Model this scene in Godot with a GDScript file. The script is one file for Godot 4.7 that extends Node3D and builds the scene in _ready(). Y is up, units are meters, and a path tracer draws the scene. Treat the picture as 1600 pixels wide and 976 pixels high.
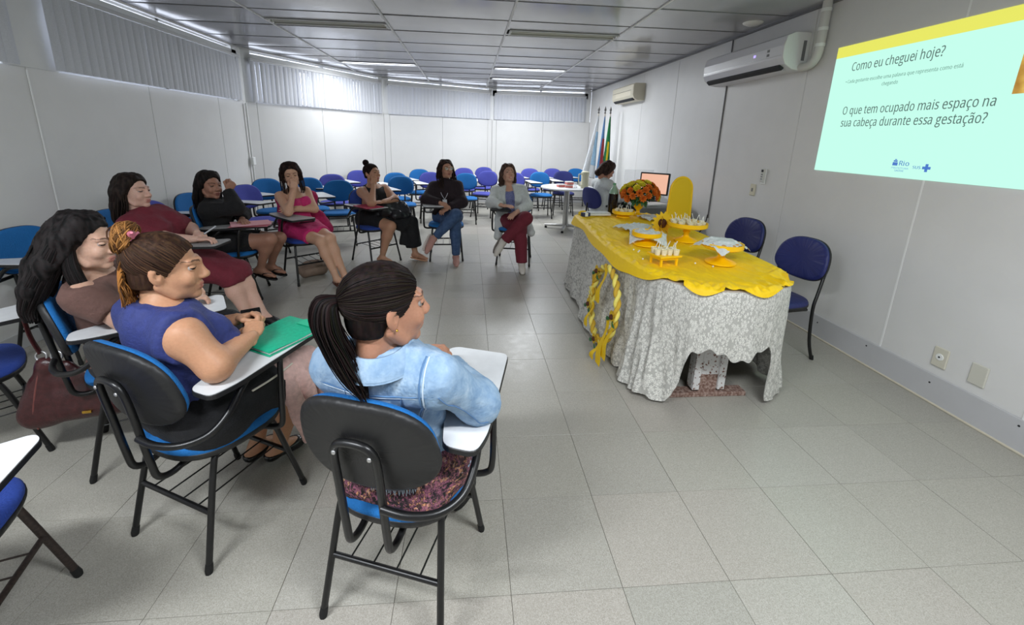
extends Node3D

# ---------------------------------------------------------------- mesh helpers
class MB:
	var v := PackedVector3Array()
	var n := PackedVector3Array()
	var u := PackedVector2Array()
	var c := PackedColorArray()
	var i := PackedInt32Array()
	var col := Color.WHITE

	func vert(p: Vector3, nr: Vector3, uv := Vector2.ZERO) -> int:
		v.append(p)
		n.append(nr)
		u.append(uv)
		c.append(col)
		return v.size() - 1

	func tri(a: int, b: int, d: int) -> void:
		var f := (v[d] - v[a]).cross(v[b] - v[a])
		if f.dot(n[a] + n[b] + n[d]) < 0.0:
			var t := b
			b = d
			d = t
		i.append(a)
		i.append(b)
		i.append(d)

	func quad(a: int, b: int, d: int, e: int) -> void:
		tri(a, b, d)
		tri(a, d, e)

	func face(pts: Array, nr: Vector3) -> void:
		var k := []
		for p in pts:
			k.append(vert(p, nr, Vector2(p.x + p.z, p.y)))
		for j in range(1, k.size() - 1):
			tri(k[0], k[j], k[j + 1])

	func box(ctr: Vector3, size: Vector3, ch := 0.0, b := Basis.IDENTITY) -> MB:
		var h := size * 0.5
		if ch <= 0.0:
			for ax in 3:
				for s in [-1.0, 1.0]:
					var nn := Vector3.ZERO
					nn[ax] = s
					var pts := []
					for q in [[-1, -1], [1, -1], [1, 1], [-1, 1]]:
						var p := Vector3.ZERO
						p[ax] = s * h[ax]
						p[(ax + 1) % 3] = q[0] * h[(ax + 1) % 3]
						p[(ax + 2) % 3] = q[1] * h[(ax + 2) % 3]
						pts.append(ctr + b * p)
					face(pts, b * nn)
			return self
		var cc := minf(ch, minf(h.x, minf(h.y, h.z)) * 0.98)
		for ax in 3:
			var a1 := (ax + 1) % 3
			var a2 := (ax + 2) % 3
			for s in [-1.0, 1.0]:
				var nn := Vector3.ZERO
				nn[ax] = s
				var pts := []
				for q in [[-1, -1], [1, -1], [1, 1], [-1, 1]]:
					var p := Vector3.ZERO
					p[ax] = s * h[ax]
					p[a1] = q[0] * (h[a1] - cc)
					p[a2] = q[1] * (h[a2] - cc)
					pts.append(ctr + b * p)
				face(pts, b * nn)
			for s1 in [-1.0, 1.0]:
				for s2 in [-1.0, 1.0]:
					var nn := Vector3.ZERO
					nn[a1] = s1
					nn[a2] = s2
					var pts := []
					for q in [[-1, 0], [1, 0], [1, 1], [-1, 1]]:
						var p := Vector3.ZERO
						p[ax] = q[0] * (h[ax] - cc)
						p[a1] = s1 * (h[a1] - (cc if q[1] == 1 else 0.0))
						p[a2] = s2 * (h[a2] - (0.0 if q[1] == 1 else cc))
						pts.append(ctr + b * p)
					face(pts, b * nn.normalized())
		for sx in [-1.0, 1.0]:
			for sy in [-1.0, 1.0]:
				for sz in [-1.0, 1.0]:
					var s := Vector3(sx, sy, sz)
					var pts := []
					for ax in 3:
						var p := Vector3.ZERO
						for q in 3:
							p[q] = s[q] * (h[q] - (0.0 if q == ax else cc))
						pts.append(ctr + b * p)
					face(pts, b * s.normalized())
		return self

	func tube(path: Array, rad, seg := 8, caps := true, flat := 1.0) -> MB:
		var m := path.size()
		var prev := Vector3.ZERO
		var rows := []
		for k in m:
			var t: Vector3 = (path[mini(k + 1, m - 1)] - path[maxi(k - 1, 0)]).normalized()
			if k == 0:
				prev = t.cross(Vector3.UP if absf(t.y) < 0.9 else Vector3.RIGHT).normalized()
			else:
				prev = (prev - t * prev.dot(t)).normalized()
			var w := t.cross(prev)
			var r: float = rad[k] if rad is Array else rad
			var row := []
			for s in seg:
				var a := TAU * s / seg
				var d := prev * cos(a) + w * sin(a) * flat
				row.append(vert(path[k] + d * r, (prev * cos(a) + w * sin(a) / maxf(flat, 0.05)).normalized(), Vector2(float(s) / seg, k * 0.1)))
			rows.append(row)
		for k in m - 1:
			for s in seg:
				var s2 := (s + 1) % seg
				quad(rows[k][s], rows[k][s2], rows[k + 1][s2], rows[k + 1][s])
		if caps:
			for e in [0, m - 1]:
				var t: Vector3 = (path[0] - path[1] if e == 0 else path[m - 1] - path[m - 2]).normalized()
				var pts := []
				for s in seg:
					pts.append(v[rows[e][s]])
				face(pts, t)
		return self

	func lathe(prof: Array, seg := 24, xf := Transform3D.IDENTITY) -> MB:
		# prof: Vector2(radius, height) list; normals follow the profile, sharp where the turn is strong
		var m := prof.size()
		for k in m - 1:
			var a: Vector2 = prof[k]
			var b2: Vector2 = prof[k + 1]
			var d := (b2 - a)
			if d.length() < 1e-7:
				continue
			var nn := Vector2(d.y, -d.x).normalized()
			var na := nn
			var nb := nn
			if k > 0:
				var pd: Vector2 = (prof[k] - prof[k - 1])
				var pn := Vector2(pd.y, -pd.x).normalized()
				if pn.dot(nn) > 0.6:
					na = (pn + nn).normalized()
			if k < m - 2:
				var qd: Vector2 = (prof[k + 2] - prof[k + 1])
				var qn := Vector2(qd.y, -qd.x).normalized()
				if qn.dot(nn) > 0.6:
					nb = (qn + nn).normalized()
			var ra := []
			var rb := []
			for s in seg + 1:
				var t := TAU * s / seg
				var dir := Vector3(cos(t), 0, sin(t))
				ra.append(vert(xf * (dir * a.x + Vector3.UP * a.y), (xf.basis * (dir * na.x + Vector3.UP * na.y)).normalized(), Vector2(float(s) / seg, a.y)))
				rb.append(vert(xf * (dir * b2.x + Vector3.UP * b2.y), (xf.basis * (dir * nb.x + Vector3.UP * nb.y)).normalized(), Vector2(float(s) / seg, b2.y)))
			for s in seg:
				if a.x < 1e-6:
					tri(ra[s], rb[s], rb[s + 1])
				elif b2.x < 1e-6:
					tri(ra[s], rb[s], ra[s + 1])
				else:
					quad(ra[s], ra[s + 1], rb[s + 1], rb[s])
		return self

	func ball(ctr: Vector3, rad: Vector3, seg := 12, rings := 8, b := Basis.IDENTITY) -> MB:
		var rows := []
		for r in rings + 1:
			var ph := PI * r / rings
			var row := []
			for s in seg + 1:
				var th := TAU * s / seg
				var d := Vector3(sin(ph) * cos(th), cos(ph), sin(ph) * sin(th))
				row.append(vert(ctr + b * (d * rad), (b * (d / rad)).normalized(), Vector2(float(s) / seg, float(r) / rings)))
			rows.append(row)
		for r in rings:
			for s in seg:
				quad(rows[r][s], rows[r][s + 1], rows[r + 1][s + 1], rows[r + 1][s])
		return self

	# loft of an outline (Vector2 list, local x/y plane) through (scale, height) pairs, closed at both ends
	func pad(outline: Array, prof: Array, xf: Transform3D, bend := 0.0) -> MB:
		var start := v.size()
		var i0 := i.size()
		var m := outline.size()
		var rows := []
		for q in prof:
			var row := []
			for o in outline:
				var x: float = o.x * q.x
				var y: float = o.y * q.x
				row.append(vert(xf * Vector3(x, y, q.y + bend * x * x), Vector3.ZERO, Vector2(o.x, o.y)))
			rows.append(row)
		var flipped := xf.basis.determinant() < 0.0
		for k in rows.size() - 1:
			for s in m:
				var s2 := (s + 1) % m
				for t in ([[rows[k][s], rows[k][s2], rows[k + 1][s2]], [rows[k][s], rows[k + 1][s2], rows[k + 1][s]]]):
					i.append(t[0])
					i.append(t[2] if not flipped else t[1])
					i.append(t[1] if not flipped else t[2])
		for e in [0, rows.size() - 1]:
			var cc := vert(xf * Vector3(0, 0, prof[e].y), Vector3.ZERO)
			for s in m:
				var s2 := (s + 1) % m
				var fl: bool = (e == 0) != flipped
				i.append(cc)
				i.append(rows[e][s2] if not fl else rows[e][s])
				i.append(rows[e][s] if not fl else rows[e][s2])
		smooth(start, i0)
		return self

	# grid surface from a Callable(u, v) -> Vector3
	func grid(f: Callable, nu: int, nv: int, loop := false, uvs := Vector2.ONE) -> MB:
		var start := v.size()
		var i0 := i.size()
		for b in nv + 1:
			for a in nu + 1:
				vert(f.call(float(a) / nu, float(b) / nv), Vector3.ZERO, Vector2(float(a) / nu * uvs.x, float(b) / nv * uvs.y))
		var w := nu + 1
		for b in nv:
			for a in nu:
				var p := start + b * w + a
				for t in [p, p + 1, p + w + 1, p, p + w + 1, p + w]:
					i.append(t)
		smooth(start, i0)
		if loop:
			for b in nv + 1:
				var p := start + b * w
				var nn := (n[p] + n[p + nu]).normalized()
				n[p] = nn
				n[p + nu] = nn
		return self

	func smooth(start: int, i0: int) -> void:
		for k in range(i0, i.size(), 3):
			var a := i[k]
			var b := i[k + 1]
			var d := i[k + 2]
			var f := (v[d] - v[a]).cross(v[b] - v[a])
			n[a] += f
			n[b] += f
			n[d] += f
		for k in range(start, v.size()):
			n[k] = n[k].normalized() if n[k].length_squared() > 1e-20 else Vector3.UP

	# thin solid from a polygon in the xz plane between y0 and y1
	func slab(poly: Array, y0: float, y1: float, xf := Transform3D.IDENTITY, bev := 0.0) -> MB:
		var pv := PackedVector2Array(poly)
		if Geometry2D.is_polygon_clockwise(pv):
			pv.reverse()
		var m := pv.size()
		var ins := []
		for k in m:
			var a := pv[(k + m - 1) % m]
			var b := pv[k]
			var d := pv[(k + 1) % m]
			var e1 := (b - a).normalized()
			var e2 := (d - b).normalized()
			var nn := Vector2(-e1.y, e1.x) + Vector2(-e2.y, e2.x)
			ins.append(b + nn.normalized() * bev)
		var tr := Geometry2D.triangulate_polygon(pv)
		for e in [[y0, -1.0], [y1, 1.0]]:
			var nn: Vector3 = (xf.basis * Vector3(0, e[1], 0)).normalized()
			var base := v.size()
			for k in m:
				var q: Vector2 = ins[k]
				vert(xf * Vector3(q.x, e[0], q.y), nn, q)
			for k in range(0, tr.size(), 3):
				tri(base + tr[k], base + tr[k + 1], base + tr[k + 2])
		var lv := [[ins, y0], [pv, y0 + bev], [pv, y1 - bev], [ins, y1]] if bev > 0.0 else [[pv, y0], [pv, y1]]
		for l in lv.size() - 1:
			for k in m:
				var k2 := (k + 1) % m
				var pts := [Vector3(lv[l][0][k].x, lv[l][1], lv[l][0][k].y), Vector3(lv[l][0][k2].x, lv[l][1], lv[l][0][k2].y), Vector3(lv[l + 1][0][k2].x, lv[l + 1][1], lv[l + 1][0][k2].y), Vector3(lv[l + 1][0][k].x, lv[l + 1][1], lv[l + 1][0][k].y)]
				var ed: Vector2 = (pv[k2] - pv[k]).normalized()
				var out := Vector3(ed.y, 0, -ed.x)
				if bev > 0.0 and l != 1:
					out = (out + Vector3(0, -1.0 if l == 0 else 1.0, 0)).normalized()
				for q in 4:
					pts[q] = xf * pts[q]
				face(pts, (xf.basis * out).normalized())
		return self

	func mesh() -> ArrayMesh:
		var a := []
		a.resize(Mesh.ARRAY_MAX)
		a[Mesh.ARRAY_VERTEX] = v
		a[Mesh.ARRAY_NORMAL] = n
		a[Mesh.ARRAY_TEX_UV] = u
		a[Mesh.ARRAY_COLOR] = c
		a[Mesh.ARRAY_INDEX] = i
		var r := ArrayMesh.new()
		r.add_surface_from_arrays(Mesh.PRIMITIVE_TRIANGLES, a)
		return r

var M := {}
var used := {}

func numbered(called: String) -> String:
	if not used.has(called):
		used[called] = 0
		return called
	used[called] += 1
	return "%s_%03d" % [called, used[called]]

func tag(o: Node, label: String, category := "", group := "", kind := "") -> Node:
	if label:
		o.set_meta("label", label)
	if category:
		o.set_meta("category", category)
	if group:
		o.set_meta("group", group)
	if kind:
		o.set_meta("kind", kind)
	return o

func thing(called: String, label: String, category: String, at := Vector3.ZERO, yaw := 0.0, group := "") -> Node3D:
	var o := Node3D.new()
	o.name = numbered(called)
	add_child(o)
	o.position = at
	o.rotation_degrees.y = yaw
	tag(o, label, category, group)
	return o

func obj(called: String, mb, mat: Material, parent: Node = null, at := Vector3.ZERO) -> MeshInstance3D:
	var o := MeshInstance3D.new()
	o.mesh = mb.mesh() if mb is MB else mb
	o.material_override = mat
	if parent == null:
		o.name = numbered(called)
		add_child(o)
	else:
		o.name = called
		parent.add_child(o, true)
	o.position = at
	return o

func struct(called: String, parent: Node = null) -> Node3D:
	var o := Node3D.new()
	o.name = called
	(self if parent == null else parent).add_child(o, true)
	o.set_meta("kind", "structure")
	return o

func lit(r: float, g: float, b: float) -> Color:
	return Color(r, g, b)

func rgb(r: int, g: int, b: int) -> Color:
	return Color8(r, g, b)

func noise_tex(seed_: int, freq: float, lo: Color, hi: Color, size := 256, oct := 4, kind := FastNoiseLite.TYPE_SIMPLEX_SMOOTH, mid := 0.5, nrm := false, bump := 4.0) -> NoiseTexture2D:
	var f := FastNoiseLite.new()
	f.seed = seed_
	f.frequency = freq
	f.noise_type = kind
	f.fractal_octaves = oct
	var t := NoiseTexture2D.new()
	t.width = size
	t.height = size
	t.seamless = true
	t.generate_mipmaps = false
	t.noise = f
	if nrm:
		t.as_normal_map = true
		t.bump_strength = bump
	else:
		var g := Gradient.new()
		g.set_color(0, lo)
		g.set_color(1, hi)
		g.set_offset(0, clampf(mid - 0.5, 0.0, 0.9))
		g.set_offset(1, clampf(mid + 0.5, 0.1, 1.0))
		t.color_ramp = g
	return t

func mat(color: Color, rough := 0.6, metal := 0.0, tex: Texture2D = null, scale := 1.0, world := false) -> StandardMaterial3D:
	var m := StandardMaterial3D.new()
	m.albedo_color = color
	m.roughness = rough
	m.metallic = metal
	if tex:
		m.albedo_texture = tex
		m.uv1_triplanar = true
		m.uv1_world_triplanar = world
		m.uv1_scale = Vector3.ONE * scale
	return m

func bumpy(m: StandardMaterial3D, tex: Texture2D, strength := 1.0) -> StandardMaterial3D:
	m.normal_enabled = true
	m.normal_texture = tex
	m.normal_scale = strength
	return m

func curve(pts: Array, per := 6) -> Array:
	# Catmull-Rom through the points
	var o := []
	var m := pts.size()
	for k in m - 1:
		var p0: Vector3 = pts[maxi(k - 1, 0)]
		var p1: Vector3 = pts[k]
		var p2: Vector3 = pts[k + 1]
		var p3: Vector3 = pts[mini(k + 2, m - 1)]
		for s in per:
			o.append(p1.cubic_interpolate(p2, p0, p3, float(s) / per))
	o.append(pts[m - 1])
	return o

func superellipse(w: float, h: float, e := 3.0, seg := 40, taper := 0.0) -> Array:
	var o := []
	for s in seg:
		var t := TAU * s / seg
		var cx := signf(cos(t)) * pow(absf(cos(t)), 2.0 / e)
		var cy := signf(sin(t)) * pow(absf(sin(t)), 2.0 / e)
		o.append(Vector2(cx * w * (1.0 + taper * cy), cy * h))
	return o

const XR := 2.90
const XL := -3.16
const HC := 2.667
const ZB := 3.2
const SILL := 1.945
var far_wall := [Vector2(XL, -6.60), Vector2(-1.73, -9.17), Vector2(0.55, -10.37), Vector2(XR, -10.37)]

func setup_view() -> void:
	var cam := Camera3D.new()
	cam.name = "camera"
	add_child(cam)
	# measured from the photograph: focal length 660 px, principal point (787.5, 380) of 1600 x 976
	var near := 0.05
	cam.set_frustum(976.0 / 660.0 * near, Vector2((800.0 - 787.5) / 660.0 * near, -(488.0 - 380.0) / 660.0 * near), near, 60.0)
	cam.transform = Transform3D(Basis(Vector3(0.99642, 0.025286, 0.080676), Vector3(-0.004828, 0.969689, -0.244294), Vector3(-0.084408, 0.243029, 0.966339)).orthonormalized(), Vector3(0, 1.544, 0))
	cam.current = true
	var e := Environment.new()
	e.background_mode = Environment.BG_COLOR
	e.background_color = rgb(226, 234, 250)
	e.background_energy_multiplier = 3.0
	e.tonemap_mode = Environment.TONE_MAPPER_LINEAR
	e.tonemap_exposure = 1.34
	e.sdfgi_enabled = true
	e.ssao_enabled = true
	e.ssil_enabled = true
	var w := WorldEnvironment.new()
	w.name = "environment"
	w.environment = e
	add_child(w)

func make_materials() -> void:
	var fine := noise_tex(3, 0.09, Color(0.86, 0.86, 0.86), Color(1, 1, 1), 256, 3)
	var weave := noise_tex(5, 0.35, Color(0, 0, 0), Color(1, 1, 1), 128, 2, FastNoiseLite.TYPE_VALUE, 0.5, true, 3.0)
	var leather := noise_tex(7, 0.12, Color(0, 0, 0), Color(1, 1, 1), 256, 3, FastNoiseLite.TYPE_CELLULAR, 0.5, true, 3.0)
	M.weave = weave
	M.leather_n = leather
	M.fine = fine
	# floor: speckled vinyl tiles in a few tones
	var speck := noise_tex(11, 0.42, Color(0.74, 0.735, 0.71), Color(1, 1, 1), 512, 2, FastNoiseLite.TYPE_VALUE, 0.42)
	M.tile = []
	for t in [rgb(190, 187, 178), rgb(187, 184, 176), rgb(192, 189, 181), rgb(184, 182, 174), rgb(191, 186, 178)]:
		var m := mat(t, 0.36, 0.0, speck, 2.6, true)
		m.metallic_specular = 0.45
		m.roughness_texture = noise_tex(13, 0.02, Color(0.75, 0.75, 0.75), Color(1, 1, 1), 256, 4)
		M.tile.append(m)
	M.joint = mat(rgb(118, 114, 105), 0.9)
	var wtex := noise_tex(17, 0.008, Color(0.982, 0.982, 0.98), Color(1, 1, 1), 512, 4)
	M.wall = mat(rgb(222, 221, 219), 0.42, 0.0, wtex, 0.6, true)
	M.wall.metallic_specular = 0.4
	M.wall_core = mat(rgb(200, 200, 198), 0.8)
	M.trim = mat(rgb(226, 226, 224), 0.5, 0.0, wtex, 0.8, true)
	M.groove = mat(rgb(176, 176, 174), 0.8)
	M.strip_white = mat(rgb(238, 238, 236), 0.5)
	M.base = mat(rgb(192, 192, 194), 0.5, 0.0, wtex, 1.2, true)
	M.base_lip = mat(rgb(205, 198, 178), 0.6)
	M.pvc = mat(rgb(168, 167, 171), 0.16, 0.0, noise_tex(19, 0.01, Color(0.95, 0.95, 0.95), Color(1, 1, 1), 256, 3), 0.5, true)
	M.pvc.metallic_specular = 0.62
	M.tbar = mat(rgb(214, 214, 214), 0.45)
	M.tbar_dark = mat(rgb(120, 120, 122), 0.6)
	M.slat = mat(rgb(214, 216, 222), 0.62, 0.0, noise_tex(23, 0.2, Color(0.94, 0.94, 0.94), Color(1, 1, 1), 128, 2), 3.0)
	M.slat.backlight_enabled = true
	M.slat.backlight = Color(0.20, 0.21, 0.225)
	M.glass = mat(Color(0.93, 0.96, 1.0, 0.12), 0.05)
	M.glass.transparency = BaseMaterial3D.TRANSPARENCY_ALPHA
	M.frame = mat(rgb(205, 205, 205), 0.5, 0.1)
	M.black_metal = mat(rgb(20, 20, 21), 0.34, 0.0, noise_tex(29, 0.05, Color(0.75, 0.75, 0.75), Color(1, 1, 1), 128, 3), 6.0)
	M.rust_metal = mat(rgb(64, 50, 44), 0.6, 0.0, noise_tex(31, 0.06, Color(0.45, 0.42, 0.4), Color(1, 1, 1), 256, 4), 5.0)
	M.black_plastic = mat(rgb(27, 27, 28), 0.5)
	bumpy(M.black_plastic, leather, 0.25)
	M.rubber = mat(rgb(14, 14, 14), 0.75)
	M.steel = mat(rgb(176, 176, 174), 0.3, 0.85)
	M.screw = mat(rgb(190, 190, 190), 0.3, 0.8)
	M.tablet = mat(rgb(224, 226, 228), 0.32, 0.0, noise_tex(37, 0.03, Color(0.96, 0.96, 0.96), Color(1, 1, 1), 256, 3), 2.0)
	M.tablet_worn = mat(rgb(176, 176, 176), 0.4, 0.0, fine, 3.0)
	M.tablet_edge = mat(rgb(22, 22, 24), 0.5)
	for q in [["teal", rgb(16, 112, 184)], ["violet", rgb(78, 84, 178)], ["navy", rgb(34, 42, 108)], ["royal", rgb(38, 70, 158)]]:
		var m := mat(q[1], 0.85, 0.0, noise_tex(41, 0.25, Color(0.82, 0.82, 0.84), Color(1, 1, 1), 256, 3), 5.0)
		bumpy(m, weave, 0.5)
		m.rim_enabled = true
		m.rim = 0.25
		m.rim_tint = 0.7
		M[q[0]] = m
	M.white_plastic = mat(rgb(232, 233, 230), 0.38)
	M.cream_plastic = mat(rgb(212, 205, 184), 0.45)
	M.grey_plastic = mat(rgb(120, 121, 122), 0.5)
	M.dark_slot = mat(rgb(36, 37, 40), 0.7)

func wall_run(w: Node3D, a: Vector2, b: Vector2, spans: Array, seams: Array) -> void:
	# one straight wall from a to b (room on its right-hand side seen from above); spans are window openings [from, to] in metres along it
	var d := (b - a).normalized()
	var inward := Vector3(-d.y, 0, d.x)
	var length := (b - a).length()
	var bas := Basis(Vector3(d.x, 0, d.y), Vector3.UP, Vector3(d.x, 0, d.y).cross(Vector3.UP))
	var org := Vector3(a.x, 0, a.y)
	var put := func(called: String, s0: float, s1: float, y0: float, y1: float, deep0: float, deep1: float, m: Material, ch := 0.0) -> void:
		var ctr := org + Vector3(d.x, 0, d.y) * (s0 + s1) * 0.5 + Vector3.UP * (y0 + y1) * 0.5 - inward * (deep0 + deep1) * 0.5
		obj(called, MB.new().box(ctr, Vector3(s1 - s0, y1 - y0, absf(deep1 - deep0)), ch, bas), m, w)
	# panels up to the sill (or the ceiling), with open joints over a core
	var marks := [0.0] + seams + [length]
	var top := SILL if spans.size() else HC
	for k in marks.size() - 1:
		put.call("wall_panel", marks[k] + 0.002, marks[k + 1] - 0.002, 0.0, top, 0.0, 0.03, M.wall, 0.003)
	put.call("wall_core", -0.12, length + 0.12, -0.05, top, 0.034, 0.12, M.groove)
	if spans.size():
		put.call("header", -0.08, length + 0.08, 2.645, HC, 0.02, 0.12, M.wall)
		var s := 0.0
		for sp in spans + [[length, length]]:
			if sp[0] > s + 0.005:
				put.call("pilaster", s, sp[0], SILL, 2.645, 0.004, 0.12, M.trim, 0.003)
			s = sp[1]
		for sp in spans:
			put.call("window_frame", sp[0], sp[1], SILL, SILL + 0.03, 0.06, 0.11, M.frame)
			put.call("window_frame", sp[0], sp[1], 2.625, 2.645, 0.06, 0.11, M.frame)
			put.call("window_frame", (sp[0] + sp[1]) * 0.5 - 0.02, (sp[0] + sp[1]) * 0.5 + 0.02, SILL, 2.645, 0.06, 0.11, M.frame)
			put.call("window_pane", sp[0], sp[1], SILL, 2.645, 0.085, 0.089, M.glass)

func blind(a: Vector2, b: Vector2, s0: float, s1: float, label: String, seed_: int, turn := 0.0) -> void:
	var d := (b - a).normalized()
	var bas := Basis(Vector3(d.x, 0, d.y), Vector3.UP, Vector3(d.x, 0, d.y).cross(Vector3.UP))
	var inward := Vector3(-d.y, 0, d.x)
	var t := thing("vertical_blind", label, "blind", Vector3(a.x, SILL, a.y) + Vector3(d.x, 0, d.y) * (s0 + s1) * 0.5 + inward * 0.035)
	t.basis = bas
	var rng := RandomNumberGenerator.new()
	rng.seed = seed_
	var w := s1 - s0
	var top := 2.50 - SILL
	obj("valance", MB.new().box(Vector3(0, top + 0.035, -0.045), Vector3(w + 0.10, 0.13, 0.012), 0.003), M.trim, t)
	obj("headrail", MB.new().box(Vector3(0, top + 0.02, 0.0), Vector3(w, 0.035, 0.04), 0.004), M.frame, t)
	var slats := []
	for k in 3:
		var curl := 0.010 + 0.003 * k
		var mb := MB.new()
		mb.grid(func(u, v): return Vector3((0.5 - u) * 0.092, -v * (top - 0.005), curl * (1.0 - pow(2.0 * u - 1.0, 2.0))), 6, 2)
		mb.grid(func(u, v): return Vector3((u - 0.5) * 0.092, -v * (top - 0.005), 0.0012 + curl * (1.0 - pow(2.0 * u - 1.0, 2.0))), 6, 2)
		slats.append(mb.mesh())
	var weight := MB.new().box(Vector3(0, -top + 0.016, 0.004), Vector3(0.07, 0.02, 0.005), 0.001).mesh()
	var nsl := int(round(w / 0.078))
	for k in nsl:
		var o := obj("slat", slats[rng.randi() % 3], M.slat, t, Vector3(-w * 0.5 + (k + 0.5) * w / nsl, top, 0.0))
		var sway := rng.randf_range(-5, 5)
		if rng.randf() < 0.14:
			sway += rng.randf_range(4, 10)
		o.rotation_degrees.y = turn + sway
		obj("bottom_weight", weight, M.slat, o)

func fluorescent(at: Vector3, on: bool, label: String, energy := 0.0) -> void:
	var t := thing("ceiling_light", label, "ceiling light", at, 0.0, "fluorescent ceiling lights")
	var h := MB.new()
	# open trough: rim and sloping reflector
	for s in [-1.0, 1.0]:
		h.box(Vector3(0, -0.006, s * 0.098), Vector3(1.22, 0.012, 0.012), 0.002)
		h.box(Vector3(s * 0.604, -0.006, 0), Vector3(0.012, 0.012, 0.196), 0.002)
	obj("rim", h, M.tbar, t)
	var r := MB.new()
	for s in [-1.0, 1.0]:
		r.face([Vector3(-0.6, -0.002, s * 0.092), Vector3(0.6, -0.002, s * 0.092), Vector3(0.6, 0.045, s * 0.03), Vector3(-0.6, 0.045, s * 0.03)], Vector3(0, -0.75, -s * 0.66))
	r.face([Vector3(-0.6, 0.045, -0.03), Vector3(0.6, 0.045, -0.03), Vector3(0.6, 0.045, 0.03), Vector3(-0.6, 0.045, 0.03)], Vector3.DOWN)
	r.face([Vector3(-0.6, -0.002, -0.092), Vector3(-0.6, -0.002, 0.092), Vector3(-0.6, 0.045, 0.03), Vector3(-0.6, 0.045, -0.03)], Vector3.RIGHT)
	r.face([Vector3(0.6, -0.002, -0.092), Vector3(0.6, -0.002, 0.092), Vector3(0.6, 0.045, 0.03), Vector3(0.6, 0.045, -0.03)], Vector3.LEFT)
	obj("reflector", r, M.reflector, t)
	for s in [-1.0, 1.0]:
		obj("tube", MB.new().tube([Vector3(-0.58, 0.016, s * 0.045), Vector3(0.58, 0.016, s * 0.045)], 0.013, 12), M.tube_on if on else M.tube_off, t)
		for e in [-1.0, 1.0]:
			obj("lamp_holder", MB.new().box(Vector3(e * 0.59, 0.012, s * 0.045), Vector3(0.016, 0.045, 0.03), 0.003), M.white_plastic, t)
	if on:
		var l := AreaLight3D.new()
		l.name = "tube_glow"
		l.area_size = Vector2(1.14, 0.17)
		l.light_color = Color(0.96, 0.98, 1.0)
		l.light_energy = energy
		l.area_range = 20.0
		l.area_attenuation = 2.0
		l.shadow_enabled = true
		l.position = Vector3(0, -0.016, 0)
		l.rotation_degrees.x = -90
		t.add_child(l)

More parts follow.
